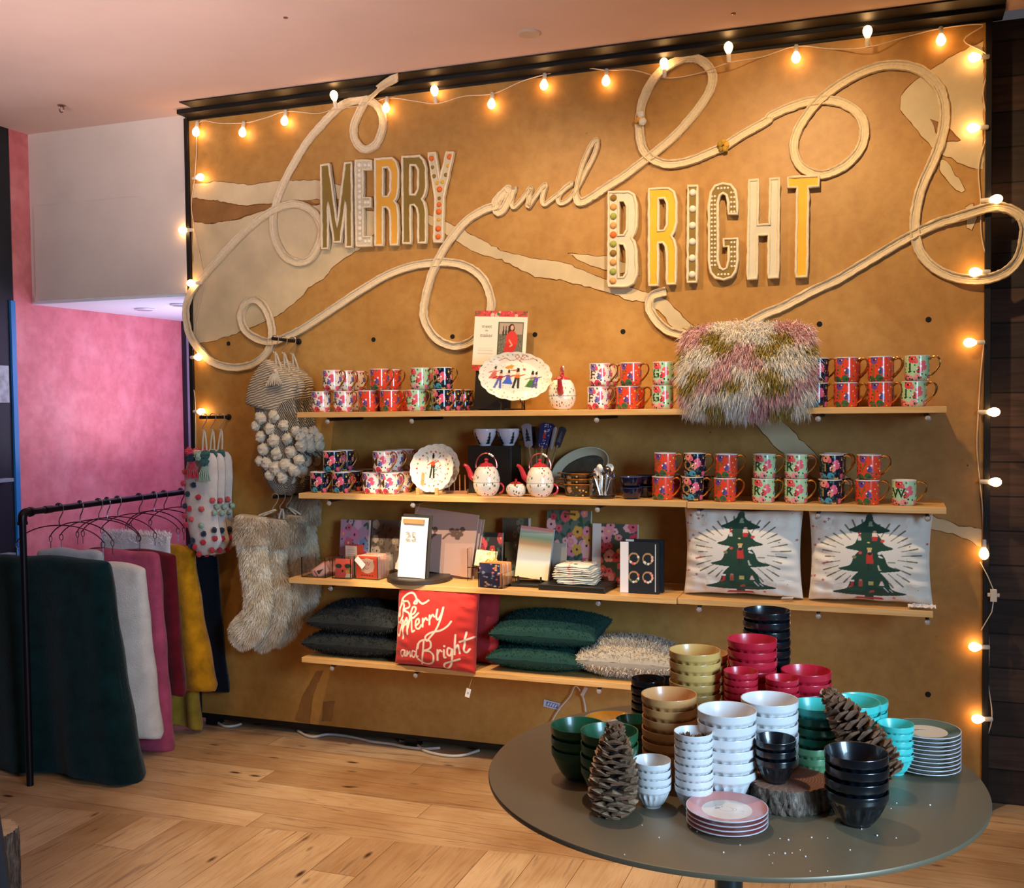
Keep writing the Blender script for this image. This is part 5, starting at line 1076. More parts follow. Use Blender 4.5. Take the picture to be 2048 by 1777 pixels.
# tree pillows
def treepillow(c):
    c.C[:] = lin(0xe9dfd0)[:3]
    cx, cy = .50, .52
    for k in range(34):
        a = 2*pi*k/34+.05
        if abs(math.atan2(sin(a+pi/2), cos(a+pi/2))) < .45: continue
        r0 = .27+.03*sin(k*3); r1 = .40+.03*cos(k*5)
        c.line([(cx+r0*cos(a), cy+r0*sin(a)), (cx+(r0+r1)/2*cos(a), cy+(r0+r1)/2*sin(a))], .004, 0x6d6648, .004); c.line([(cx+(r0+r1)/2*cos(a), cy+(r0+r1)/2*sin(a)), (cx+r1*cos(a), cy+r1*sin(a))], .0075, 0x6d6648, .004)
    g = random.Random(12)
    for i in range(70):
        x_, y_ = g.random(), g.random()
        if abs(x_-.5) < .3 and y_ > .1: continue
        if i % 3 == 0:
            for b in range(5): a = 2*pi*b/5+i; c.line([(x_, y_), (x_+.014*cos(a), y_+.014*sin(a))], .003, 0xc03038, .003)
        else: c.disc(x_, y_, .0045, [0x4a5a6a, 0x8a7a50][i % 2])
    tr = 0x16402e
    for (b, tp, w1, w0) in ((.80, .99, .17, .02), (.60, .84, .20, .07), (.36, .66, .26, .10), (.09, .42, .30, .12)):
        L_ = [(.5-w1, b+.015), (.5-w1*.6, b-.012), (.5, b-.022), (.5+w1*.6, b-.012), (.5+w1, b+.015), (.5+w1*.62, b+.06), (.5+w0+.02, (b+tp)/2+.02), (.5+.02, tp), (.5-.02, tp), (.5-w0-.02, (b+tp)/2+.02), (.5-w1*.62, b+.06)]
        c.poly([tuple(p) for p in catmull(L_, 5, True)], tr)
    c.rect(.465, .535, .02, .12, tr); c.poly([(.38, .025), (.62, .025), (.60, .05), (.40, .05)], 0xb8302c)
    # ornaments
    c.poly([(.49, .86), (.53, .86), (.52, .92), (.50, .92)], 0x8a9a7a)
    c.poly([(.405, .70), (.435, .70), (.43, .76), (.42, .80), (.41, .76)], 0xd8d0c8); c.poly([(.408, .745), (.432, .745), (.42, .81)], 0xc0302c)
    c.disc(.545, .80, .014, 0xe0a890); c.poly([(.52, .74), (.57, .74), (.565, .79), (.525, .79)], 0xe8d0c0); c.poly([(.525, .70), (.565, .70), (.57, .745), (.52, .745)], 0xc0302c)
    c.disc(.61, .70, .017, 0xd8483c); c.disc(.425, .56, .016, 0xd8483c); c.disc(.495, .68, .01, 0xd8c060)
    c.rect(.49, .52, .56, .60, 0xe0b8a0); c.rect(.485, .525, .60, .625, 0xd8b050); c.poly([(.475, .44), (.535, .44), (.53, .56), (.48, .56)], 0xc83428); c.disc(.505, .555, .018, 0x2a2420); c.rect(.49, .50, .36, .44, 0x1a2a2a); c.rect(.51, .52, .36, .44, 0x1a2a2a)
    c.disc(.585, .56, .016, 0xe8e4dc); c.poly([(.58, .54), (.62, .51), (.60, .505), (.575, .52)], 0xe8e4dc)
    c.disc(.375, .51, .018, 0x8a7a58); c.line([(.66, .46), (.71, .46)], .008, 0x8a9a7a); c.line([(.575, .42), (.585, .37), (.595, .37)], .006, 0xd8d0b8)
    c.poly([(.35, .23), (.37, .23), (.37, .18), (.345, .155), (.325, .16), (.35, .185)], 0xc0302c); c.rect(.345, .375, .225, .245, 0xe8e4dc)
    c.disc(.43, .245, .014, 0xc8786a); c.poly([(.41, .17), (.45, .17), (.445, .235), (.415, .235)], 0xa8523c); c.rect(.495, .535, .19, .235, 0xb8a860); c.disc(.60, .25, .014, 0x5a3a2a); c.poly([(.58, .19), (.625, .19), (.61, .24), (.595, .24)], 0xe0c8b8)
    c.poly([(.50, .10), (.545, .11), (.54, .135), (.505, .13)], 0xa84a3c); c.line([(.62, .17), (.655, .12)], .004, 0xd8d0c8); c.line([(.665, .15), (.69, .12)], .004, 0xd8d0c8)
for px0, px1, lab in ((1369, 1607, 'white cushion with decorated dark green tree, left of the pair on third shelf'), (1617, 1866, 'white cushion with decorated dark green tree, right of the pair on third shelf')):
    y = -.215; xa, xb = atx(px0, 1150, y), atx(px1, 1150, y); w_ = (xb-xa)
    T = thing('tree_cushion', lab, 'cushion', ((xa+xb)/2, y, Z3+.166), rot=(-.06, 0, 0))
    cushion(T, 'cushion_cover', w_, .325, .17, PNTC, 210, treepillow, p=.055, ex=.36, wr=.0035, seed=px0 % 7)
    zz = MB(); zz.box(-.02, .02, -.001, .001, -.012, .012); zz.build('care_label', mat('label_white', 0xe8e4dc, .7), T, loc=(w_*.38, -.05, -.158)).rotation_euler = (1.2, 0, .3)
x, z = xz(1850, 1212, -.28); o = thing('crumpled_wrap', 'crumpled clear white wrapping at the right end of the third shelf', 'wrapping', (3.20, -.285, Z3))
mb = MB(); n = 14
vs = [(.045*(i/(n-1)*2-1), .022*(j/(n-1)*2-1), .006+.010*abs(math.sin(i*1.7+j*2.3)*math.cos(j*1.3-i))) for j in range(n) for i in range(n)]+[(.045*(i/(n-1)*2-1), .022*(j/(n-1)*2-1), 0) for j in range(n) for i in range(n)]
fs = [(j*n+i, j*n+i+1, (j+1)*n+i+1, (j+1)*n+i) for j in range(n-1) for i in range(n-1)]; mb.add(vs[:n*n], fs); mb.build('film', mat('film', 0xe8e0d8, .3), o, smooth=False)

# bottom shelf cushions
Z4 = SH[4]
def script_paint(c):
    c.C[:] = lin(0xc8281f)[:3]; W_ = 0xf0dcc4
    def s_(P, w=.011): c.line([tuple(p) for p in catmull(P, 6)], w, W_, .005)
    s_([(.05, .60), (.06, .72), (.10, .84), (.20, .91), (.27, .86), (.29, .80), (.25, .79), (.29, .84), (.36, .80), (.44, .85)])
    s_([(.10, .80), (.11, .70), (.09, .58), (.05, .52), (.02, .56), (.04, .68), (.10, .78), (.17, .80), (.19, .74), (.12, .69), (.19, .66), (.20, .58), (.14, .51), (.08, .52)])
    s_([(.22, .64), (.27, .68), (.28, .74), (.24, .74), (.22, .66), (.25, .61), (.32, .68)])
    s_([(.02, .52), (.01, .42), (.05, .36), (.08, .44), (.11, .56), (.115, .44), (.12, .34)]); s_([(.115, .46), (.16, .60), (.175, .50), (.185, .40)]); s_([(.18, .46), (.225, .62), (.24, .50), (.25, .44), (.28, .46)])
    s_([(.29, .52), (.335, .56), (.33, .61), (.295, .58), (.30, .50), (.34, .49), (.37, .54)])
    s_([(.385, .62), (.39, .52)]); s_([(.388, .57), (.42, .63), (.445, .61)]); s_([(.47, .67), (.475, .56)]); s_([(.473, .62), (.505, .68), (.53, .66)])
    s_([(.56, .75), (.555, .66), (.58, .63), (.615, .70), (.63, .78)]); s_([(.63, .78), (.61, .64), (.56, .50), (.49, .40), (.45, .35), (.43, .40), (.50, .46), (.62, .50), (.70, .56), (.74, .62)])
    s_([(.155, .19), (.11, .19), (.09, .14), (.12, .11), (.155, .18), (.155, .12), (.18, .14)], .0075); s_([(.18, .12), (.185, .19), (.19, .14), (.22, .19), (.225, .12), (.245, .14)], .0075); s_([(.30, .19), (.26, .20), (.25, .14), (.28, .12), (.31, .20), (.33, .30), (.31, .18), (.315, .12), (.33, .14)], .0075)
    s_([(.41, .34), (.40, .22), (.385, .10), (.37, .04)]); s_([(.33, .24), (.35, .32), (.42, .36), (.49, .35), (.50, .28), (.46, .24), (.41, .22), (.48, .22), (.53, .17), (.52, .09), (.46, .05), (.39, .06), (.33, .10)])
    s_([(.585, .25), (.58, .12)]); s_([(.583, .19), (.61, .25), (.635, .24)]); s_([(.665, .26), (.665, .17), (.685, .17)]); c.disc(.67, .31, .014, W_)
    s_([(.76, .28), (.715, .29), (.705, .22), (.74, .20), (.765, .28), (.755, .14), (.71, .04), (.655, .02), (.66, .08), (.76, .13), (.85, .17)])
    s_([(.80, .46), (.795, .32), (.79, .22)]); s_([(.793, .28), (.83, .34), (.845, .28), (.85, .24)]); s_([(.92, .50), (.905, .36), (.90, .28), (.93, .26), (.96, .30)]); s_([(.85, .38), (.99, .44)])
xa, xb = atx(797, 1300, -.31), atx(953, 1300, -.31)
T = thing('slogan_cushion', 'bright red cushion with cream script lettering leaning on the lowest shelf', 'cushion', ((xa+xb)/2, -.305, Z4+.166), rot=(-.05, .045, 0))
cushion(T, 'cushion_cover', xb-xa+.01, .335, .12, PNTC, 210, script_paint, base=0xc8281f, p=.04, ex=.36, wr=.003, seed=2)
T = thing('red_cushion', 'plain dark red cushion standing right behind the lettered red cushion', 'cushion', ((xa+xb)/2+.05, -.175, Z4+.15), rot=(-.08, 0, 0))
cushion(T, 'cushion_cover', .35, .30, .11, mat('dark_red_cloth', 0x9a2028, .85, bump=.2, bs=300), 40, p=.05, wr=.003)
def lay(name, label, px0, px1, y, zc, hgt, dep, m, col, furl, n, tilt=0, fcol=None, wdt=.0011):
    xa, xb = atx(px0, 1280, y-.1), atx(px1, 1280, y-.1); w = xb-xa
    T = thing(name, label, 'cushion', ((xa+xb)/2, y, zc), rot=(pi/2+tilt, 0, 0))
    cushion(T, 'cushion_body', w, dep, hgt, m, 40, p=.05, ex=.4, wr=.002)
    cushion_fur(T, n, w, dep, hgt, fcol or (lambda u, v: np.tile(LC(col), (len(u), 1))*rng.uniform(.5, 1.3, (len(u), 1))), furl, (0, 0, 0), .7, wdt, 0, p=.05, ex=.4); return T
lay('dark_fur_cushion', 'dark charcoal fur cushion, lower of two lying at the left end', 612, 800, -.165, Z4+.058, .115, .29, mat('charcoal_cloth', 0x1c2122, .95), 0x283032, .014, 9000)
lay('dark_fur_cushion', 'dark charcoal fur cushion, upper of two lying at the left end', 622, 796, -.165, Z4+.160, .125, .28, mat('charcoal_cloth'), 0x2c3030, .014, 9000, .08)
lay('green_fur_cushion', 'deep green plush cushion, lower of two beside the red cushion', 978, 1175, -.165, Z4+.055, .11, .29, mat('green_plush', 0x0b3a34, .9), 0x0e4a42, .008, 9000)
lay('green_fur_cushion', 'deep green plush cushion, upper of two beside the red cushion', 984, 1195, -.165, Z4+.165, .125, .28, mat('green_plush'), 0x0d4640, .008, 9000, .10)
def saltp(u, v):
    g = np.clip((v-.15)*3, 0, 1)[:, None]*0+np.clip((.2-v)*2.0, 0, 1)[:, None]; C = LC(0xe8dcc4)*(1-g)+LC(0xb8a898)*g; d = rng.random(len(u)) < .25; C[d] = LC(0x9a9088); return C*rng.uniform(.75, 1.1, (len(u), 1))
lay('cream_fur_cushion', 'cream and grey mottled fur cushion lying at the right end of the lowest shelf', 1155, 1345, -.175, Z4+.075, .145, .27, mat('cream_fur_base', 0xb8aa94, .95), 0xd8ccb8, .016, 14000, fcol=saltp)
# paper tag and cables below
def hang(name, label, cat, p, y, w, h, c, rot, pr=None):
    q = on(1, y, *p); T = thing(name, label, cat, q, rot=rot); painted('paper_label', w, h, .001, pr or (lambda k: k.C.__setitem__(slice(None), lin(c)[:3])), PNT, T, 30, 20, loc=(0, 0, -h/2)); return T
T = hang('price_tag', 'small white price tag hanging below the red cushion', 'tag', (936, 1385), -.33, .020, .036, 0xe8e8e8, (0, .25, 0), lambda k: (k.C.__setitem__(slice(None), lin(0xe8e8e8)[:3]), k.rect(.3, .7, .35, .6, 0xa8b0d0)))
MB().tube([(0, 0, .018), (-.004, .02, .055)], .0008, 4).build('tag_string', mat('twine'), T)
T = hang('blue_label', 'small blue and white sticker on the panel below the lowest shelf', 'sticker', (1104, 1409), -.004, .075, .030, 0xb8c4d8, (0, -.2+.35, 0), lambda k: (k.C.__setitem__(slice(None), lin(0xb8c4d8)[:3]), k.rect(.15, .85, .2, .8, 0x4a68a8), [k.line([(.25+.15*i, .3), (.32+.15*i, .7)], .04, 0xd0d8e8) for i in range(4)]))
WC = mat('white_cable', 0xc8c4bc, .45)
pts = [tuple(on(1, -.02, *p)) for p in ((1098, 1452), (1118, 1418), (1140, 1392), (1150, 1372), (1160, 1380), (1168, 1400), (1172, 1425))]
o = MB().tube(catmull(pts, 5), .0032, 6).build('cable', WC); tag(o, 'thin white cable looping down under the lowest shelf', 'cable')
q = on(1, -.03, 1168, 1382); o = MB().box(-.008, .008, -.006, .006, -.022, .022).build('cable_plug', WC, bevel=.003); o.location = q; o.rotation_euler = (0, .5, 0); tag(o, 'small white plug hanging under the lowest shelf near the cushion', 'plug')
for pl, lab in (([(436, 1432), (450, 1439), (470, 1438), (482, 1434)], 'short white cable loop at the panel foot, nearest the mustard throw'), ([(596, 1448), (612, 1457), (630, 1460), (655, 1455), (690, 1458), (720, 1464), (745, 1470), (780, 1474), (810, 1480), (850, 1484), (880, 1482)], 'long white cable trailing along the foot of the panel'), ([(800, 1468), (830, 1474), (850, 1488), (890, 1497), (925, 1497), (958, 1487)], 'looped white cable at the panel foot, nearest the round table')):
    o = MB().tube(catmull([tuple(on(2, .008, p[0], p[1]+13)) for p in pl], 5), .006, 8).build('floor_cable', WC); tag(o, lab, 'cable')
# ------------------------------------------------------------------ round table and the bowls
TX, TY, TR, TZ = 2.774, -1.9095, .515, .7245
t = NT('dark_steel_top'); v = t.coords(); n1 = t.noise(v, 3, 4); n2 = t.noise(v, 60, 3); t.link(t.ramp(n1, [(.3, 0x746853), (.7, 0x7e725a)]), t.b.inputs['Base Color']); t.b.inputs['Metallic'].default_value = .35
t.b.inputs['Roughness'].default_value = .42; t.b.inputs['Coat Weight'].default_value = .15; t.b.inputs['Coat Roughness'].default_value = .3; TOPM = t.m
T = thing('round_table', 'round dark metal pedestal table covered in stacked bowls', 'table', (TX, TY, 0))
MB().lathe([(0, TZ-.012), (TR-.006, TZ-.012), (TR-.001, TZ-.010), (TR, TZ-.004), (TR-.0015, TZ-.0008), (TR-.004, TZ), (0, TZ)], n=128).build('table_top', TOPM, T)
MB().lathe([(.03, .02), (.03, TZ-.03), (.10, TZ-.018), (.10, TZ-.013)], n=28).build('pedestal', mat('pedestal_steel', 0x4a5860, .3, .8), T)
MB().lathe([(.24, 0), (.24, .008), (.20, .014), (.05, .022), (0, .022)], n=48).build('foot_plate', mat('pedestal_steel'), T)

def bowlmat(nm, out, rough=.32, coat=.25, spec=.5): return mat(nm, out, rough, coat=coat, var=.06, vs=20, spec=spec)
def bowl_proto(rad, hgt, m, flutes=18, plain=False, lining=None):
    T = thing('latte_bowl', 'x', 'bowl'); s = rad; n = flutes*4
    foot = .47*s; prof = [(0, .0025), (foot*.86, .0025), (foot*.9, 0), (foot, .0), (foot*1.03, .004)]
    k0 = len(prof)
    for i in range(1, 13):
        q = i/13; prof.append((foot*1.03+(s*.965-foot*1.03)*q**.66, .004+(hgt*.76-.004)*q**1.05))
    k1 = len(prof); prof += [(s*.985, hgt*.765), (s*.995, hgt*.80), (s, hgt*.93), (s*1.004, hgt*.985)]
    def mod(i, a):
        if plain or not (k0 <= i < k1): return 1
        q = (i-k0)/(k1-k0); amp = .085*min(1, q*1.6+.15)
        return 1-amp*(.5+.5*cos(a*flutes))**.7*(1 if q < .9 else .75)
    MB().lathe(prof, n=n, mod=mod).build('bowl_outside', m, T, angle=60)
    MB().lathe([(s*1.004, hgt*.985), (s*.998, hgt), (s*.965, hgt*.995), (s*.90, hgt*.8), (s*.84, hgt*.70), (s*.74, hgt*.52), (s*.62, hgt*.36), (foot*.8, .012), (0, .009)], n=48).build('bowl_inside', lining or m, T, angle=60)
    return T
BC = {'green': bowlmat('bowl_green', 0x1f5c3c), 'mustard': bowlmat('bowl_mustard', 0xdcae62), 'orange': bowlmat('bowl_peach', 0xdda062), 'white': bowlmat('bowl_white', 0xeae6e4), 'red': bowlmat('bowl_red', 0xcc2238), 'black': bowlmat('bowl_black', 0x0c1218, .28, .6),
      'teal': bowlmat('bowl_teal', 0x4ccfc6), 'sage': bowlmat('bowl_sage', 0x5c8a62), 'jade': bowlmat('bowl_jade', 0x1d5a48)}
NAMES = {'green': 'dark green', 'mustard': 'mustard yellow', 'orange': 'peach orange', 'white': 'white', 'red': 'crimson', 'black': 'black', 'teal': 'turquoise', 'sage': 'sage green', 'jade': 'jade green'}
STK = []; BP = {}; NTH = ['top', 'second', 'third', 'fourth', 'fifth', 'sixth', 'seventh', 'eighth', 'ninth', 'tenth', 'eleventh', 'twelfth']
LG = (.0575, .066, .0232); SM = (.0370, .046, .0151); MD = (.0400, .052, .018)
def stack(col, p, n, size, place, plain=False, zbase=TZ, tilt=0, cols=None):
    r_, h_, inc = size; q = on(2, zbase+h_+(n-1)*inc, *p); grp = f"{NAMES[col]} bowls, {place}"; rr = random.Random(int(p[0]))
    STK.append((place, q[0], q[1], r_, zbase, zbase+h_+inc*(n-1)))
    for i in range(n):
        cc = cols[n-1-i] if cols else col
        key = (cc, size, plain); k = n-1-i
        nth = 'top' if k == 0 else ('bottom' if i == 0 else NTH[k]+' from top')
        sz = 'small ' if r_ < .05 else ''
        lab = f"{sz}{NAMES[cc]} bowl, {nth}, {place}"
        jx, jy = (rr.uniform(-.0012, .0012), rr.uniform(-.0012, .0012)) if i else (0, 0)
        loc = (q[0]+jx, q[1]+jy, zbase+i*inc)
        if key not in BP: BP[key] = bowl_proto(r_, h_, BC[cc], plain=plain); retag(BP[key], loc, rr.uniform(0, 1), lab, grp)
        else: copy_tree(BP[key], loc, rr.uniform(0, 1), lab, grp)
    return q
stack('black', (1533, 1219), 10, LG, 'tallest black stack at the back')
stack('red', (1504, 1276), 8, LG, 'tall crimson stack before the black')
stack('mustard', (1390, 1298), 8, LG, 'taller mustard stack')
stack('mustard', (1409, 1304), 6, (.055, .066, .0232), 'mostly hidden stack behind the mustard one')
stack('orange', (1339, 1386), 6, LG, 'peach stack left of the white ones')
stack('black', (1296.5, 1356), 6, MD, 'left of two slim dark stacks at the back left')
stack('black', (1328, 1358), 5, MD, 'right of two slim dark stacks at the back left')
stack('red', (1482, 1340), 11, SM, 'slim stack between mustard and white bowls')
stack('red', (1565, 1354), 9, SM, 'slim stack before the wide crimson one')
stack('red', (1611.7, 1339), 5, LG, 'wide right-hand crimson stack')
stack('green', (1156.7, 1448.3), 3, LG, 'leftmost stack on the table', plain=True)
stack('green', (1218.6, 1460), 4, LG, 'stack behind the upright pinecone', plain=True)
stack('green', (1267, 1437), 3, MD, 'stack behind the pinecone and peach bowls', plain=True)
stack('white', (1304, 1518.6), 4, SM, 'short stack beside the upright pinecone')
W2 = stack('white', (1387, 1460.7), 8, SM, 'slim eight bowl stack holding cone pieces')
stack('white', (1454, 1417), 6, LG, 'wide stack behind the pink plates')
stack('white', (1539, 1396), 6, LG, 'wide stack behind the small black bowls')
stack('teal', (1722, 1397), 3, LG, 'rear right-hand turquoise stack')
stack('teal', (1706, 1401), 4, LG, 'front turquoise stack beside the leaning pinecone')
stack('jade', (1632, 1407), 5, (.0520, .062, .021), 'mixed stack behind leaning pinecone tip', cols=['teal', 'jade', 'jade', 'jade', 'jade'])
stack('teal', (1791, 1445.5), 5, SM, 'slim stack beside the green plates')
stack('sage', (1624, 1488), 2, (.0405, .056, .020), 'pair behind the log slice')
stack('black', (1713, 1501.5), 4, LG, 'wide black stack in the front', plain=False)
# yellow plates half hidden
def plate_stack(name, cat, p, n, r_, inc, rimc, ctrc, labf, grp, design=None, zb=TZ):
    q = on(2, zb+inc*n, *p); pr = None
    for i in range(n):
        loc = (q[0], q[1], zb+i*inc)
        if pr is None:
            pr = T = thing(name, labf(n-1-i, n), cat, loc, 0, grp)
            MB().lathe([(0, .0005), (r_*.55, 0), (r_*.62, .002), (r_*.97, inc*.98), (r_, inc*1.18), (r_*.985, inc*1.27)], n=72).build('plate_underside', mat('plate_edge_%06x' % rimc, rimc, .25, coat=.4), T)
            MB().lathe([(r_*1.002, inc*1.12), (r_*1.002, inc*1.30), (r_*.975, inc*1.30)], n=72).build('plate_rim', mat('rim_pale', 0xd8d4dc, .25, coat=.4), T)
            MB().lathe([(r_*.985, inc*1.27), (r_*.66, inc*.62), (r_*.62, inc*.55)], n=72).build('plate_border', mat('plate_top_%06x' % rimc, rimc, .25, coat=.4), T)
            g = np.linspace(-1, 1, 90); V_, U_ = np.meshgrid(g, g, indexing='ij'); a, b = U_.ravel(), V_.ravel()
            m = np.maximum(abs(a), abs(b))/np.maximum(np.hypot(a, b), 1e-9); x_, y_ = a*m, b*m
            mb = MB(); mb.add(list(zip(x_*r_*.62, y_*r_*.62, np.full(len(x_), inc*.55))), [(j*90+k, j*90+k+1, (j+1)*90+k+1, (j+1)*90+k) for j in range(89) for k in range(89)])
            o = mb.build('plate_centre', PNTG, T, fixn=False); c = Canvas(x_*.5+.5, y_*.5+.5, ctrc)
            if design: design(c)
            c.apply(o.data)
        else: copy_tree(pr, loc, .02*(n-1-i)+.0, labf(n-1-i, n), grp)
    return q
def nth(k, n): return 'top' if k == 0 else 'bottom' if k == n-1 else NTH[k]+' from top'
def catdraw(c):
    L_ = 0x8a8078
    for P in ([(.26, .62), (.24, .70), (.30, .66), (.36, .72), (.38, .62), (.34, .56), (.27, .58), (.26, .62)], [(.36, .58), (.46, .64), (.58, .60), (.62, .48), (.52, .42), (.38, .44), (.34, .54)], [(.58, .56), (.66, .60), (.68, .50), (.62, .44)]): c.line([tuple(p) for p in catmull(P, 5)], .004, L_, .005)
    c.poly([(.26, .52), (.36, .56), (.33, .50), (.27, .47)], 0x5a5450)
    for i in range(6): c.line([(.72+.022*i, .62-.02*i), (.72+.022*i, .36-.0*i)], .002, 0xb0a098, .004)
plate_stack('pink_plate', 'plate', (1454, 1614), 4, .0750, .0085, 0xd98a80, 0xf0d9c4, lambda k, n: f"pink-rimmed side plate with a line-drawn cat, {nth(k, n)} of the stack in front", 'pink plates at the table front', catdraw)
plate_stack('green_plate', 'plate', (1852, 1458), 10, .0700, .0085, 0x1f5e56, 0xf0dcc0, lambda k, n: f"green-rimmed side plate, {nth(k, n)} of the stack at the right", 'green plates at the table right', lambda c: [c.line([(.2+.05*i, .45+.04*i), (.28+.05*i, .6)], .01, 0x3a4a3a, .006) for i in range(5)])
plate_stack('yellow_plate', 'plate', (1222, 1438), 3, .062, .011, 0xd8982a, 0xe0a838, lambda k, n: f"mustard yellow plate, {nth(k, n)}, half hidden behind the green bowls", 'yellow plates behind the green bowls')

# log slice
t = NT('bark'); v = t.coords(scale=(1, 1, .22)); n1 = t.noise(v, 75, 6, .7, .6); n2 = t.noise(v, 9, 3)
t.link(t.mix(.4, t.ramp(n1, [(.36, 0x1c140f), (.5, 0x6a5342), (.68, 0xb8a896)]), t.ramp(n2, [(.35, 0x3a2a20), (.65, 0x7a6c60)])), t.b.inputs['Base Color']); t.b.inputs['Roughness'].default_value = .95; t.bump(n1, 1, .012); BARK = t.m
t = NT('end_grain'); v = t.coords(); w_ = t.node('ShaderNodeTexWave'); w_.wave_type = 'RINGS'; w_.rings_direction = 'Z'; w_.inputs['Scale'].default_value = 55; w_.inputs['Distortion'].default_value = 2.5; t.link(v, w_.inputs['Vector'])
t.link(t.ramp(w_.outputs[0], [(.2, 0x8a5c48), (.8, 0xa8765c)]), t.b.inputs['Base Color']); t.b.inputs['Roughness'].default_value = .85; t.bump(t.noise(v, 120, 3), .4, .004); GRAIN = t.m
def log_slice(label, loc, r_, h_, name='log_slice', gm=None):
    T = thing(name, label, 'log slice', loc); g = random.Random(3); n = 200
    ph = [g.uniform(0, 6) for _ in range(8)]
    def R_(a, z): return r_*(1+.03*sin(3*a+ph[0])+.02*sin(7*a+ph[1])-.05*max(0, sin(13*a+ph[2]+.5*sin(z)))**6+.025*abs(sin(9*a+ph[4]+.3*z))+.018*sin(37*a+ph[3]+1.3*z)+.014*g.uniform(-1, 1)-(.03 if z in (0, 9) else 0))
    rows = 10; vs = []; fs = []
    for j in range(rows):
        for k in range(n): a = 2*pi*k/n; q = R_(a, j); vs.append((q*cos(a), q*sin(a), h_*j/(rows-1)))
    for j in range(rows-1):
        for k in range(n): fs.append((j*n+k, j*n+(k+1) % n, (j+1)*n+(k+1) % n, (j+1)*n+k))
    fs.append(tuple(range(n))[::-1]); mb = MB(); mb.add(vs, fs); mb.build('bark_ring', BARK, T, angle=80)
    top = vs[(rows-1)*n:]; mb = MB(); mb.add(top+[(x*.96, y*.96, h_+.001) for x, y, z in top]+[(0, 0, h_+.001)], [(k, (k+1) % n, n+(k+1) % n, n+k) for k in range(n)]+[(n+k, n+(k+1) % n, 2*n) for k in range(n)]); mb.build('cut_face', gm or GRAIN, T)
    return T
ql = on(2, TZ+.048, 1576, 1555); log_slice('round bark-edged log slice under the small black bowls', (ql[0], ql[1], TZ), .079, .048)
stack('black', (1551, 1475), 3, (.0400, .050, .018), 'trio standing on the log slice', zbase=TZ+.049)

# pinecones
CONE = mat('cone_scale', 0x80583c, .8, var=.4, vs=45); CONEI = mat('cone_core', 0x1c110b, .9); CONET = mat('cone_tip', 0xd4ae88, .8, var=.4, vs=60)
def pinecone(label, base, axis, Lc, Rm, n=105, openf=.5, name='pinecone', seed=1):
    T = thing(name, label, 'pinecone', base); T.rotation_euler = Vector(axis).to_track_quat('Z', 'Y').to_euler(); g = random.Random(seed)
    mb = MB(); prof = [(0, .004)]+[(Rm*.42*math.sin(min(1, (i/12)*1.9+.25)*pi/2)*(1-(i/12)**2.2)+.004, .006+Lc*.9*i/12) for i in range(13)]+[(0, Lc*.93)]; mb.lathe(prof, n=16); mb.build('core', CONEI, T)
    mb = MB()
    for i in range(n):
        q = (i+.5)/n; z = .010+Lc*.90*q; a = i*2.39996
        env = Rm*(math.sin(min(1, q*2.6+.42)*pi/2))*(1-max(0, q-.35)**1.5*1.25)
        sc = (.0085+.0105*math.sin(min(1, q*2+.25)*pi/2))*(Rm/.042)*(1-.25*q)
        el = -.22+.55*q+1.1*max(0, q-.72)*2.2+g.uniform(-.12, .12)   # elevation of scale: drooping at base, upright at tip
        rad = Vector((cos(a), sin(a), 0)); up = Vector((0, 0, 1)); side = Vector((-sin(a), cos(a), 0))
        d = (rad*cos(el)+up*sin(el)).normalized(); nn = d.cross(side).normalized()
        inner = rad*env*.2+up*(z-.010); Ls = env*.82/max(.5, cos(el*.6))*(1 if q < .8 else .8)
        P = lambda l, s_, h: tuple(inner+d*(Ls*l)+side*(sc*s_)+nn*(sc*h))
        vs = [P(0, -.3, 0), P(0, .3, 0), P(.55, -.75, .05), P(.55, .75, .05), P(.82, -1.0, .16), P(.82, 1.0, .16), P(.97, -.55, .30), P(.97, .55, .30), P(1.04, 0, .42), P(.8, 0, .42), P(.45, 0, .25),
              P(0, -.3, -.12), P(0, .3, -.12), P(.55, -.7, -.12), P(.55, .7, -.12), P(.84, -.9, -.02), P(.84, .9, -.02), P(.98, 0, .08)]
        fs = [(0, 1, 10), (0, 10, 2), (1, 3, 10)]; tipf = [(2, 10, 9, 4), (3, 5, 9, 10), (4, 9, 6), (5, 7, 9), (6, 9, 8), (7, 8, 9)]
        fb = [(11, 13, 14, 12), (13, 15, 17), (13, 17, 14), (14, 17, 16), (0, 2, 13, 11), (1, 12, 14, 3), (2, 4, 15, 13), (3, 14, 16, 5), (4, 6, 17, 15), (5, 16, 17, 7), (6, 8, 17), (7, 17, 8)]
        mb.add(vs, fs+fb, 0); o_ = len(mb.v)-18; mb.f += [tuple(k+o_ for k in f) for f in tipf]; mb.mi += [1]*6
    mb.build('scales', [CONE, CONET], T, smooth=False); return T
qb = on(2, TZ, 1222, 1632); pinecone('large upright pinecone standing in front of the green bowls', (qb[0], qb[1]+.01, TZ), (.03, .05, 1), .187, .047, 112, seed=2)
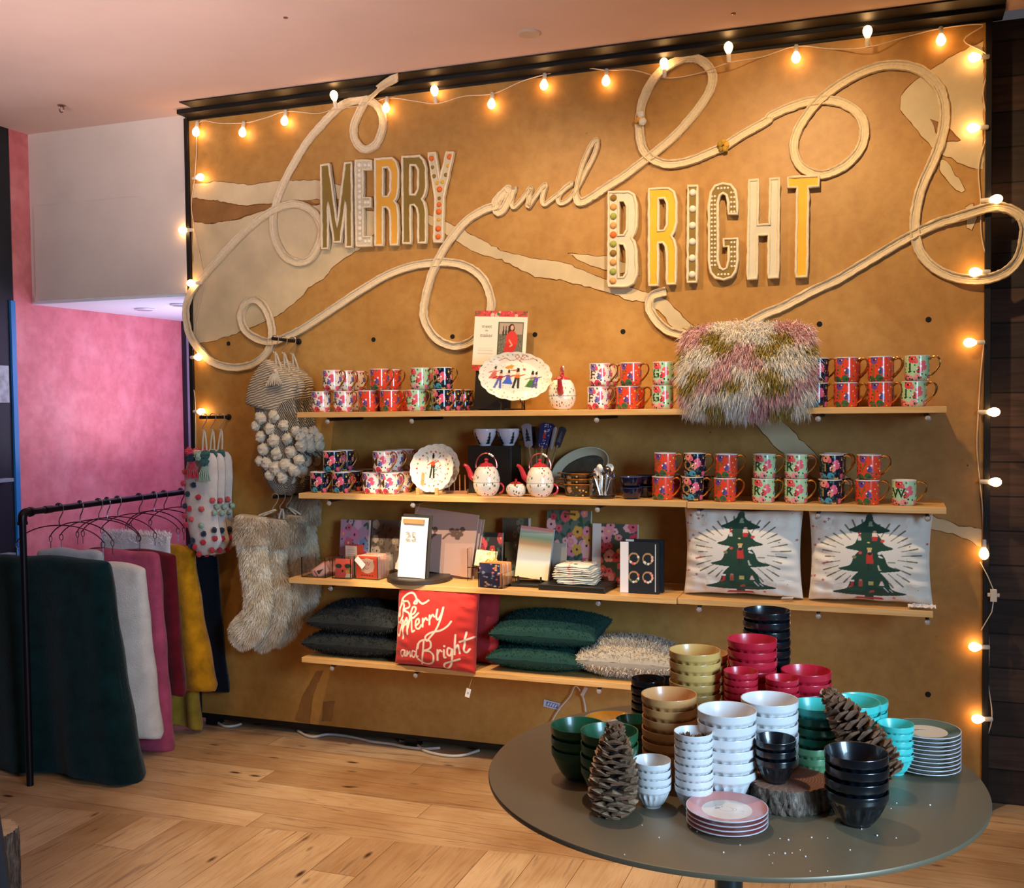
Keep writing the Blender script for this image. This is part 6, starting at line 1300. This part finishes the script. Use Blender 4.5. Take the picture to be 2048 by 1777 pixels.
# leaning cone: tip up at the left, base at the right
base = Vector(on(2, TZ+.035, 1778, 1560)); tipz = Vector(on(1, base.y+.02, 1652, 1385))
pinecone('large pinecone leaning diagonally behind the wide black bowls', base+Vector((0, .015, 0)), tipz-base, (tipz-base).length*1.08, .048, 105, seed=5)
for i, (dx, dy) in enumerate(((.012, -.002), (-.014, .004), (.018, .010))):
    T = thing('cone_fragment', f"broken brown cone piece in the top slim white bowl, {['right', 'left', 'rear right'][i]}", 'cone piece', (W2[0]+dx, W2[1]+dy, TZ+7*.0151+.026))
    mb = MB(); g = random.Random(i)
    for k in range(16):
        a = g.uniform(0, 6.28); b_ = g.uniform(0, 1.3); d = Vector((cos(a)*cos(b_), sin(a)*cos(b_), sin(b_))); s_ = Vector((-sin(a), cos(a), 0)); L_ = .012
        mb.add([tuple(s_*-.002), tuple(s_*.002), tuple(d*L_+s_*.004), tuple(d*L_*1.2+Vector((0, 0, .002))), tuple(d*L_-s_*.004), tuple(Vector((0, 0, -.002)))], [(0, 1, 2, 3, 4), (5, 2, 1), (5, 3, 2), (5, 4, 3), (5, 0, 4)])
    mb.ell((0, 0, 0), .006, n=8, m=6); mb.build('scales', CONE, T, smooth=False)
# dried husk beside black bowls
q = on(2, TZ+.03, 1792, 1560)
# log at the far left corner, with a dark post in front
q = on(2, .0, -12, 1790)
log_slice('pale birch stump at the bottom left corner, beside a dark cloth', (.545, -1.775, 0), .085, .25, 'birch_stump', mat('birch_cut', 0xd8b88c, .8, var=.15, vs=20))
PP = [on(1, -1.95, *p) for p in ((2, 1880), (-8, 1790), (-20, 1700), (-32, 1625), (-40, 1580))]; P0 = np.array([PP[0][0], -1.95, 0])
T = thing('dark_post', 'dark grey slanted post cut off at the bottom left corner', 'post', P0)
MB().loft([(0, 0, 0)]+[tuple(p-P0) for p in PP if p[2] > .01], [.048]*(1+sum(p[2] > .01 for p in PP)), [.03]*(1+sum(p[2] > .01 for p in PP))).build('post_body', mat('slate_post', 0x3c3a40, .8, var=.15, vs=20), T)
q = on(2, TZ, 1650, 1700); T = thing('glitter_specks', 'tiny white specks of artificial snow scattered on the table top', 'specks', (TX, TY, TZ)); mb = MB(); g = random.Random(8)
for p in [(1560, 1677), (1577, 1680), (1600, 1700), (1623, 1675), (1655, 1676), (1548, 1706), (1570, 1707), (1584, 1706), (1611, 1713), (1723, 1658), (1792, 1676), (1793, 1606), (1782, 1617), (1754, 1671), (1655, 1742), (1538, 1710), (1545, 1726), (1381, 1655), (1394, 1663), (1447, 1705), (1318, 1675), (1284, 1650), (1249, 1709), (1860, 1610), (1620, 1742), (1700, 1700), (1480, 1690)]:
    a = on(2, TZ, *p); s_ = g.uniform(.0010, .0018); mb.ell((a[0]-TX, a[1]-TY, s_*.5), s_, n=6, m=4)
o = mb.build('specks', mat('snow_speck', 0xf0eee8, .6), T); T['kind'] = 'stuff'
# ------------------------------------------------------------------ clothes rack with plush throws
RX, RZ = -.16, 1.103
PIPE = mat('black_pipe', 0x201a22, .35, .7, bump=.1)
yr0, yr1 = -.905, .30
T = thing('pipe_rack', 'black iron pipe clothes rack with an elbow corner at the left', 'clothes rack', (RX, yr0, 0))
MB().tube([(0, .02, RZ), (0, yr1-yr0, RZ)], .0135, 14).build('rail', PIPE, T)
MB().tube([(0, 0, .0), (0, 0, RZ-.02)], .0135, 14).build('post', PIPE, T)
MB().tube([(0, yr1-yr0+.013, .0), (0, yr1-yr0+.013, RZ+.013)], .0135, 14).build('post', PIPE, T)
mb = MB(); mb.tube(catmull([(0, 0, RZ-.045), (0, 0, RZ-.02), (0, .006, RZ-.006), (0, .02, RZ), (0, .045, RZ)], 4), .0175, 16); mb.tube([(0, 0, RZ-.048), (0, 0, RZ-.036)], .020, 16); mb.tube([(0, .036, RZ), (0, .048, RZ)], .020, 16); mb.build('elbow_joint', PIPE, T)
MB().tube([(0, .118, RZ), (0, .155, RZ)], .016, 14).build('coupling', PIPE, T)
WIRE = mat('hanger_wire', 0x5a3044, .3, .9); SW = mat('hanger_steel', 0x8a7c88, .25, .9)
def plush(name, col, var=.25): return mat(name, col, .95, var=var, vs=14, bump=.6, bs=160, bd=.005, sheen=.12, spec=.1)
def hanger(label, y, sway=0, half=.21, clip=True, drop=.035):
    T = thing('clip_hanger', label, 'hanger', (RX, y, RZ), sway)
    H = catmull([(.004, 0, .0165), (-.012, 0, .014), (-.020, 0, .0), (-.012, 0, .0)][:1]+[(-.015, 0, .012), (-.004, 0, .020), (.012, 0, .016), (.019, 0, .0), (.014, 0, -.022), (.0, 0, -.048), (.0, 0, -.072)], 4)
    MB().tube(H, .0026, 7).build('hook', SW, T)
    MB().tube([(half*math.sin(a*1.0), 0, -.072-.055*(a*a)*1.0) for a in np.linspace(-1.15, 1.15, 20)], .0026, 6).build('arched_bar', WIRE, T)
    for s_ in (-1, 1):
        x_ = s_*half*math.sin(1.1); z_ = -.072-.055*1.21
        mb = MB(); mb.tube([(x_+.009*cos(a), 0, z_-.014+.014*sin(a)) for a in np.linspace(0, 2*pi, 12)[:-1]], .0018, 5, closed=True); mb.tube([(x_, 0, z_-.026), (x_, 0, z_-.026-drop)], .0018, 5); mb.build('clip', SW, T)
    return T
YH = [-.709, -.589, -.478, -.425, -.358, -.216, -.112, -.04, .087]
hl = ['clip hanger nearest the elbow, holding the dark green throw', 'second clip hanger from the elbow', 'third clip hanger from the elbow', 'fourth clip hanger from the elbow', 'fifth clip hanger, middle of the rail', 'sixth clip hanger from the elbow', 'seventh clip hanger from the elbow', 'eighth clip hanger, nearest but one to the panel', 'last clip hanger, beside the dotted stockings']
for i, y in enumerate(YH): hanger(hl[i], y, [.25, -.12, .15, -.1, .08, .2, -.15, .1, 0][i], .21)
def throw(label, y, x0, x1, zt, zb, th, m, flare=(0, 0), fold=.012, seed=1, fx=0, puff=1.0, group=None, shear=0, zbr=None):
    T = thing('plush_throw', label, 'throw', ((x0+x1)/2, y, 0), group=group); c = (x0+x1)/2; nu = 46; prof = []
    nz = 22
    for i in range(nz+1): prof.append(('f', i/nz))
    for i in range(1, 8): prof.append(('t', i/8))
    for i in range(nz+1): prof.append(('b', 1-i/nz))
    for i in range(1, 6): prof.append(('u', i/6))
    vs = []; K = len(prof)
    for j in range(nu):
        u = j/(nu-1)*2-1; edge = max(0, 1-abs(u)**14)**.5
        for kd, q in prof:
            zbb = (zb+(zbr-zb)*(u+1)/2) if zbr is not None else zb
            zt_ = zt-.018*abs(u)**6+.004*sin(u*6+seed)
            if kd in 'fb': f = q
            elif kd == 't': f = 1
            else: f = 0
            dn = 1-f
            t_ = th*(.62+.50*dn**.8*puff)*(.25+.75*edge)
            if kd == 'f': yy = -t_/2; zz = zbb+(zt_-th*.3-zbb)*q
            elif kd == 'b': yy = t_/2; zz = zbb+(zt_-th*.3-zbb)*q
            elif kd == 't': a = pi*q; yy = -t_/2*cos(a); zz = zt_-th*.3+th*.3*sin(a)
            else: a = pi*q; yy = t_/2*cos(a); zz = zbb-min(th*.25, .02)*sin(a)
            fo = fold*dn**.7*(sin(u*5.2+seed*1.7)+.6*sin(u*9.1+seed*2.3))
            if kd in 'ft': yy += fo
            else: yy += fo*.5
            xx = (x0-c)*(1-u)/2+(x1-c)*(1+u)/2+(flare[0]*(1-u)/2+flare[1]*(1+u)/2)*dn**1.3+.004*sin(zz*25+seed)*abs(u)**4+shear*dn
            vs.append((xx, yy, zz+.006*sin(u*4+seed)*dn))
    fs = [(j*K+k, j*K+(k+1) % K, (j+1)*K+(k+1) % K, (j+1)*K+k) for j in range(nu-1) for k in range(K)]+[tuple(range(K))[::-1], tuple((nu-1)*K+k for k in range(K))]
    mb = MB(); mb.add(vs, fs); mb.build('throw_cloth', m, T, angle=80); return T
throw('dark green plush throw, widest and nearest the elbow of the rack', -.735, -.50, .115, .905, .022, .15, plush('plush_dark_green', 0x04282a, .35), flare=(-.0, .10), fold=.022, seed=1, shear=.02)
throw('light grey plush throw folded high behind the dark green one', -.585, -.40, -.05, .915, .30, .07, plush('plush_light_grey', 0xb4b4b8, .1), seed=3)
throw('cream white plush throw with wide loose hem behind the dark green one', -.475, -.47, .075, .845, .10, .10, plush('plush_cream', 0xd8d0c8, .1), flare=(0, .05), fold=.014, seed=5)
throw('dusty pink plush throw hanging down to the floor', -.375, -.42, .075, .885, .018, .085, plush('plush_pink', 0xb8506e, .2), flare=(0, .035), fold=.012, seed=2)
throw('deep maroon plush throw between the pink and mustard ones', -.285, -.42, .085, .875, .24, .075, plush('plush_maroon', 0x6e1424, .25), flare=(0, .035), fold=.010, seed=6)
throw('mustard yellow plush throw nearest the dotted stockings', -.165, -.40, .10, .885, .235, .11, plush('plush_mustard', 0xcf8f12, .3), flare=(0, .10), fold=.016, seed=4)
throw('olive yellow plush throw hem hanging below the mustard throw', -.115, -.25, .05, .60, .035, .06, plush('plush_olive', 0xb89434, .2), flare=(0, .03), fold=.012, seed=7)
throw('dark navy plush throw closest to the gold panel', -.060, -.35, .145, .86, .20, .05, plush('plush_navy', 0x080f1e, .2), flare=(0, .05), fold=.004, seed=8)
T = throw('fluffy white throw showing above the pink and mustard throws', -.235, -.36, .02, .945, .5, .035, plush('plush_white', 0xd8ccd0, .1), seed=9)
n = 2600; P = np.stack([rng.uniform(-.19, .19, n), rng.uniform(-.015, .015, n), .925+rng.uniform(-.03, .022, n)], 1); Dv = rng.normal(0, .45, (n, 3))+np.array([0, -.25, .7]); Dv /= np.linalg.norm(Dv, axis=1, keepdims=True)
fur_mesh('fur', P, Dv, rng.uniform(.010, .026, n), np.tile(LC(0xe6dcdc), (n, 1)), FURM, T, .0012)
for p, lb in (((352, 1352), 'maroon throw'), ((348, 1378), 'maroon throw lower')): pass
q = on(1, -.40, 262, 1462); 
# ------------------------------------------------------------------ pegs, hooks and stockings
def peg(p0, label):
    q = on(1, 0, *p0); T = thing('wall_peg', label, 'peg', q); MB().tube([(0, 0, 0), (0, -.215, .002)], .0075, 12).build('peg_rod', BLK, T); MB().lathe([(.014, 0), (.014, .006), (.008, .008)], n=16).build('peg_collar', BLK, T).rotation_euler = (pi/2, 0, 0); return q
pA = peg((598, 682), 'upper black peg holding the chunky knit stockings'); pB = peg((600, 986), 'lower black peg holding the white fur stockings'); pC = peg((458, 833), 'left black peg holding the dotted stockings')
def shook(P, y, label, r_=.016, L_=.062):
    T = thing('wire_hook', label, 'hook', (P[0], y, P[2]+.002)); s_ = 1
    mb = MB(); mb.tube(catmull([(-.016, 0, -.004), (-.013, 0, .010), (0, 0, .0155), (.014, 0, .010), (.016, 0, -.006), (.006, 0, -.026), (-.008, 0, -.042), (-.012, 0, -.054), (-.004, 0, -.062), (.008, 0, -.058)], 4), .0021, 6); mb.build('bent_wire', mat('pale_wire', 0xc8b8a8, .3, .8), T); return T
def wool(nm, c, **k): return mat(nm, c, .95, bump=.7, bs=k.get('bs', 120), bd=.006, var=k.get('var', .15), vs=k.get('vs', 25), sheen=.3, spec=.1)
KNITW = wool('knit_cream', 0xcfc2ac); 
t = NT('knit_grey'); v = t.coords(rot=(0, .5, 0)); w_ = t.node('ShaderNodeTexWave'); w_.inputs['Scale'].default_value = 42; w_.inputs['Distortion'].default_value = 6; w_.inputs['Detail'].default_value = 2; t.link(v, w_.inputs['Vector'])
t.link(t.ramp(w_.outputs[0], [(.2, 0x857c70), (.5, 0xa0968a), (.8, 0xb8ac98)]), t.b.inputs['Base Color']); t.b.inputs['Roughness'].default_value = .95; t.bump(w_.outputs[0], 1, .012); KNITG = t.m
t = NT('knit_ribs'); v = t.coords(rot=(0, .25, 0)); w_ = t.node('ShaderNodeTexWave'); w_.bands_direction = 'Z'; w_.inputs['Scale'].default_value = 30; w_.inputs['Distortion'].default_value = 4; t.link(v, w_.inputs['Vector'])
t.link(t.ramp(w_.outputs[0], [(.2, 0xa89a84), (.7, 0xd8cab0)]), t.b.inputs['Base Color']); t.b.inputs['Roughness'].default_value = .95; t.bump(w_.outputs[0], .9, .010); KNITR = t.m
def pxy(P, y): return [Vector(on(1, y, *p)) for p in P]
def loops(T, top, c0, w=.004, m=None, n=2, org=None):
    for i in range(n):
        dx = (-.008, .010)[i]; MB().tube(catmull([tuple(Vector(top)+Vector((0, -.002+.004*i, 0))-org), tuple((Vector(top)+Vector(c0))/2+Vector((dx, 0, 0))-org), tuple(Vector(c0)+Vector((dx*1.3, 0, .0))-org)], 5), w, 7).build('hanging_loop', m, T)
def pompom(T, q, r_, m, org, name='pompom', lbl=None):
    mb = MB(); mb.ell((0, 0, 0), r_, r_*.9, r_, 14, 9)
    mb.v = [tuple(np.array(v_)*(1+.10*rng.normal())) for v_ in mb.v]; o = mb.build(name, m, T, loc=Vector(q)-org, smooth=False)
    if lbl: o['label'] = lbl
    return o
# chunky knit stockings (three on the upper peg)
def knit(label, y, dx, dy, dark=1.0, front=False):
    f = lambda P: pxy([(a+dx, b+dy) for a, b in P], y)
    org = Vector(on(1, y, 560+dx, 760+dy)); T = thing('knit_stocking', label, 'stocking', org, group='chunky knit stockings')
    S_ = f([(548, 800), (556, 850), (562, 890), (568, 925), (575, 945), (585, 952)]); S_ = [p-org for p in S_]
    MB().loft([tuple(p) for p in catmull([tuple(p) for p in S_], 4)], np.interp(np.linspace(0, 1, 21), [0, .3, .6, .85, .95, 1], [.102, .106, .118, .110, .085, .03]), np.interp(np.linspace(0, 1, 21), [0, .5, .9, 1], [.034, .036, .034, .012]), n=20).build('stocking_leg', KNITG, T, angle=80)
    S_ = [tuple(p-org) for p in f([(566, 738), (552, 762), (540, 790), (534, 818)])]
    MB().loft(catmull(S_, 4), np.interp(np.linspace(0, 1, 13), [0, .1, .5, 1], [.075, .098, .118, .112]), [.026]+[.042]*11+[.036], nrm=(.0, -1, 0), n=20).build('ribbed_cuff', KNITR, T, angle=80)
    top = Vector((pA[0], y, pA[2]-.055)); loops(T, top, tuple(f([(560, 748)])[0]), .0042, KNITW, 2, org)
    mb = MB()
    a0 = f([(562, 742)])[0]-org
    for k in range(26):
        s_ = (k/25-.5); mb.tube([tuple(a0+Vector((s_*.012, -.044, 0))), tuple(a0+Vector((s_*.05, -.056, -.03))), tuple(a0+Vector((s_*.085, -.052-.006*(k % 3), -.062+.006*(k % 2))))], .0028, 5)
    mb.ell(tuple(a0+Vector((0, -.046, 0))), .009, n=10, m=7); mb.build('tassel', KNITW, T)['label'] = 'cream wool tassel'
    for (a, b, r_) in [(530, 835, 10), (556, 832, 10), (520, 850, 8), (548, 856, 10), (575, 850, 9), (530, 872, 9), (556, 880, 11), (583, 876, 9), (600, 862, 9), (536, 897, 10), (562, 905, 10), (590, 902, 10), (611, 890, 10), (606, 918, 9), (542, 925, 10), (560, 935, 12), (580, 928, 11), (596, 938, 10), (548, 948, 9), (572, 952, 10), (528, 920, 8), (610, 875, 9)]:
        q = f([(a+(0), b)])[0]; rr = r_/F_PX*5.6
        pompom(T, q+Vector((0, -.033, 0)), rr, wool('pom_cream', 0xd6c9b2, bs=200), org, lbl='cream wool pompom')
knit('chunky grey and cream knit stocking with pompoms, frontmost on the upper peg', -.195, 0, 0)
knit('chunky grey and cream knit stocking, middle one on the upper peg', -.125, 16, 2)
knit('chunky grey and cream knit stocking, rearmost on the upper peg', -.055, 34, 0)
for i, y in enumerate((-.195, -.125, -.055)): shook(pA, y, f"pale wire hook on the upper peg, {['front', 'middle', 'rear'][i]} one")
# white fur stockings (four on the lower peg)
def furst(label, y, dx, dy, sc=1, seed=0, dim=1.0):
    f = lambda P: pxy([(a+dx, b+dy) for a, b in P], y)
    org = Vector(on(1, y, 505+dx, 1050+dy)); T = thing('fur_stocking', label, 'stocking', org, group='white fur stockings')
    pts = [tuple(p-org) for p in f([(503, 1070), (506, 1110), (512, 1150), (516, 1190), (514, 1225), (500, 1250), (482, 1268), (470, 1278)])]
    C_ = np.array(catmull(pts, 4)); m = len(C_); tt = np.linspace(0, 1, m)
    ws = np.interp(tt, [0, .3, .55, .72, .85, .95, 1], [.068, .064, .060, .070, .064, .05, .02])*sc; ts = np.interp(tt, [0, .8, 1], [.030, .032, .014])
    MB().loft([tuple(p) for p in C_], ws, ts, n=18).build('stocking_leg', mat('fur_white_base', 0xc8bca4, .95), T)
    cf = np.array(catmull([tuple(p-org) for p in f([(504, 1030), (503, 1050), (502, 1074), (502, 1084)])], 4)); wc = np.interp(np.linspace(0, 1, len(cf)), [0, .15, .8, 1], [.06, .078, .080, .072]); MB().loft([tuple(p) for p in cf], wc, [.024]+[.036]*(len(cf)-2)+[.032], n=18).build('fur_cuff', mat('fur_cuff_base', 0xb0a08c, .95), T)
    def fib(Cn, W_, T_, n, ln, cols, nm, flow):
        i = rng.uniform(0, len(Cn)-1.001, n); i0 = i.astype(int); fr = (i-i0)[:, None]; P0 = Cn[i0]*(1-fr)+Cn[i0+1]*fr; tan = Cn[i0+1]-Cn[i0]; tan /= np.linalg.norm(tan, axis=1, keepdims=True); X = np.cross(tan, np.array([0, -1., 0])); X /= np.linalg.norm(X, axis=1, keepdims=True)
        wv = np.interp(i, range(len(Cn)), W_)[:, None]; tv = np.interp(i, range(len(Cn)), T_)[:, None]; a = rng.uniform(0, 2*pi, n)[:, None]; a = np.where(rng.random((n, 1)) < .75, rng.uniform(-.2, pi+.2, (n, 1)), a)
        Nn = np.array([[0, -1., 0]]); P = P0+X*wv*np.cos(a)+Nn*tv*np.sin(a); D_ = X*np.cos(a)+Nn*np.sin(a)*1.2+tan*flow+rng.normal(0, .35, (n, 3)); D_ /= np.linalg.norm(D_, axis=1, keepdims=True)
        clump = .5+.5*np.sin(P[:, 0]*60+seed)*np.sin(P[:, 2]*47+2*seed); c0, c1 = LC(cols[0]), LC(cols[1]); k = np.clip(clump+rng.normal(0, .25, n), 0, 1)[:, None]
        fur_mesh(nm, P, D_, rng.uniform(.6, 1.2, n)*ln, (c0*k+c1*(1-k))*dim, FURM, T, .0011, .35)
    fib(C_, ws, ts, 8500, .019, (0xfff6e2, 0xe0caa6), 'leg_fur', 1.1); fib(cf, wc, [.036]*len(cf), 3600, .018, (0xe8d8bf, 0xc0a684), 'cuff_fur', .9)
    loops(T, Vector((pB[0], y, pB[2]-.055)), tuple(f([(522, 1030)])[0]), .0042, KNITW, 2, org)
furst('cream white long fur stocking, frontmost on the lower peg', -.205, 0, 0, seed=1)
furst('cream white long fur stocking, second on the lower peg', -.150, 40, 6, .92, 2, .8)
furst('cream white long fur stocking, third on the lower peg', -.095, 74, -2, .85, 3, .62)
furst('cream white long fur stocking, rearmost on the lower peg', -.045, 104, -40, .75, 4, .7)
for i, y in enumerate((-.205, -.150, -.095, -.045)): shook(pB, y, f"pale wire hook on the lower peg, {['front', 'second', 'third', 'rear'][i]} one")
# dotted stockings (three on the left peg)
DOTC = {'r': 0xb82838, 'c': 0xd05058, 'n': 0x1c2c40, 't': 0x2c5a5a, 'm': 0x9ab8a8, 'k': 0xc23048}
DW = mat('dotted_white', 0xd2c6be, .9, var=.1, vs=20, bump=.2, bs=80)
def dotst(label, y, dx, dy, seed):
    f = lambda P: pxy([(a+dx, b+dy) for a, b in P], y); g = random.Random(seed)
    org = Vector(on(1, y, 405+dx, 915+dy)); T = thing('dotted_stocking', label, 'stocking', org, group='dotted stockings')
    pts = [tuple(p-org) for p in f([(408, 902), (404, 940), (402, 990), (404, 1030), (410, 1065), (418, 1090), (424, 1104)])]
    C_ = catmull(pts, 4); tt = np.linspace(0, 1, len(C_)); ws = np.interp(tt, [0, .06, .2, .6, .85, .95, 1], [.05, .075, .088, .082, .075, .05, .02]); MB().loft(C_, ws, np.interp(tt, [0, .1, .8, 1], [.014, .030, .030, .014]), n=20).build('stocking_leg', DW, T)
    loops(T, Vector((pC[0], y, pC[2]-.055)), tuple(f([(409, 905)])[0]), .0042, KNITW, 2, org)
    for (a, b, k) in [(376, 942, 'c'), (372, 965, 'k'), (396, 968, 'n'), (383, 986, 'n'), (406, 992, 'r'), (432, 999, 'c'), (376, 1010, 'n'), (387, 1015, 'r'), (412, 1016, 'c'), (440, 1012, 'm'), (374, 1030, 'k'), (391, 1036, 'c'), (412, 1048, 'm'), (436, 1024, 'm'), (377, 1048, 'k'), (416, 1065, 'n'), (436, 1058, 'n'), (393, 1078, 'n'), (415, 1082, 'r'), (438, 1075, 'r'), (397, 1092, 'r'), (386, 1090, 'n'), (433, 1098, 'r'), (406, 1106, 'r')]:
        q = f([(a, b)])[0]; cx = np.interp(b, [902, 990, 1104], [408, 402, 424]); pompom(T, q+Vector((0, -.032*max(.15, 1-((a-cx)/42)**2)**.5, 0)), 5.6/F_PX*4.75, wool('dot_'+k, DOTC[k], bs=260), org, 'felt_dot', {'r': 'red felt dot', 'c': 'coral felt dot', 'n': 'navy felt dot', 't': 'teal felt dot', 'm': 'mint felt dot', 'k': 'crimson felt dot'}[k])
    for (a, b, k) in [(392, 903, 'k'), (395, 912, 'n'), (412, 910, 'm'), (424, 908, 't'), (422, 922, 't')]:
        pompom(T, f([(a, b)])[0]+Vector((0, -.05, 0)), 9.5/F_PX*4.75, wool('dot_'+k, DOTC[k], bs=200), org, 'top_pompom', None)
    for (a, b, k) in [(400, 926, 'k'), (424, 932, 'm')]:
        q = f([(a, b)])[0]-org+Vector((0, -.055, 0)); mb = MB()
        for i in range(18): s_ = i/17-.5; mb.tube([tuple(q+Vector((s_*.02, 0, .01))), tuple(q+Vector((s_*.055, -.004*(i % 3), -.028))), tuple(q+Vector((s_*.062, -.003*(i % 2), -.062)))], .0026, 5)
        mb.build('tassel', wool('dot_'+k, DOTC[k]), T)
dotst('white stocking with coloured felt dots, frontmost on the left peg', -.19, 0, 0, 1)
dotst('white stocking with coloured felt dots, middle one on the left peg', -.125, 15, 0, 2)
dotst('white stocking with coloured felt dots, rearmost on the left peg', -.06, 30, -2, 3)
for i, y in enumerate((-.19, -.125, -.06)): shook(pC, y, f"pale wire hook on the left peg, {['front', 'middle', 'rear'][i]} one")
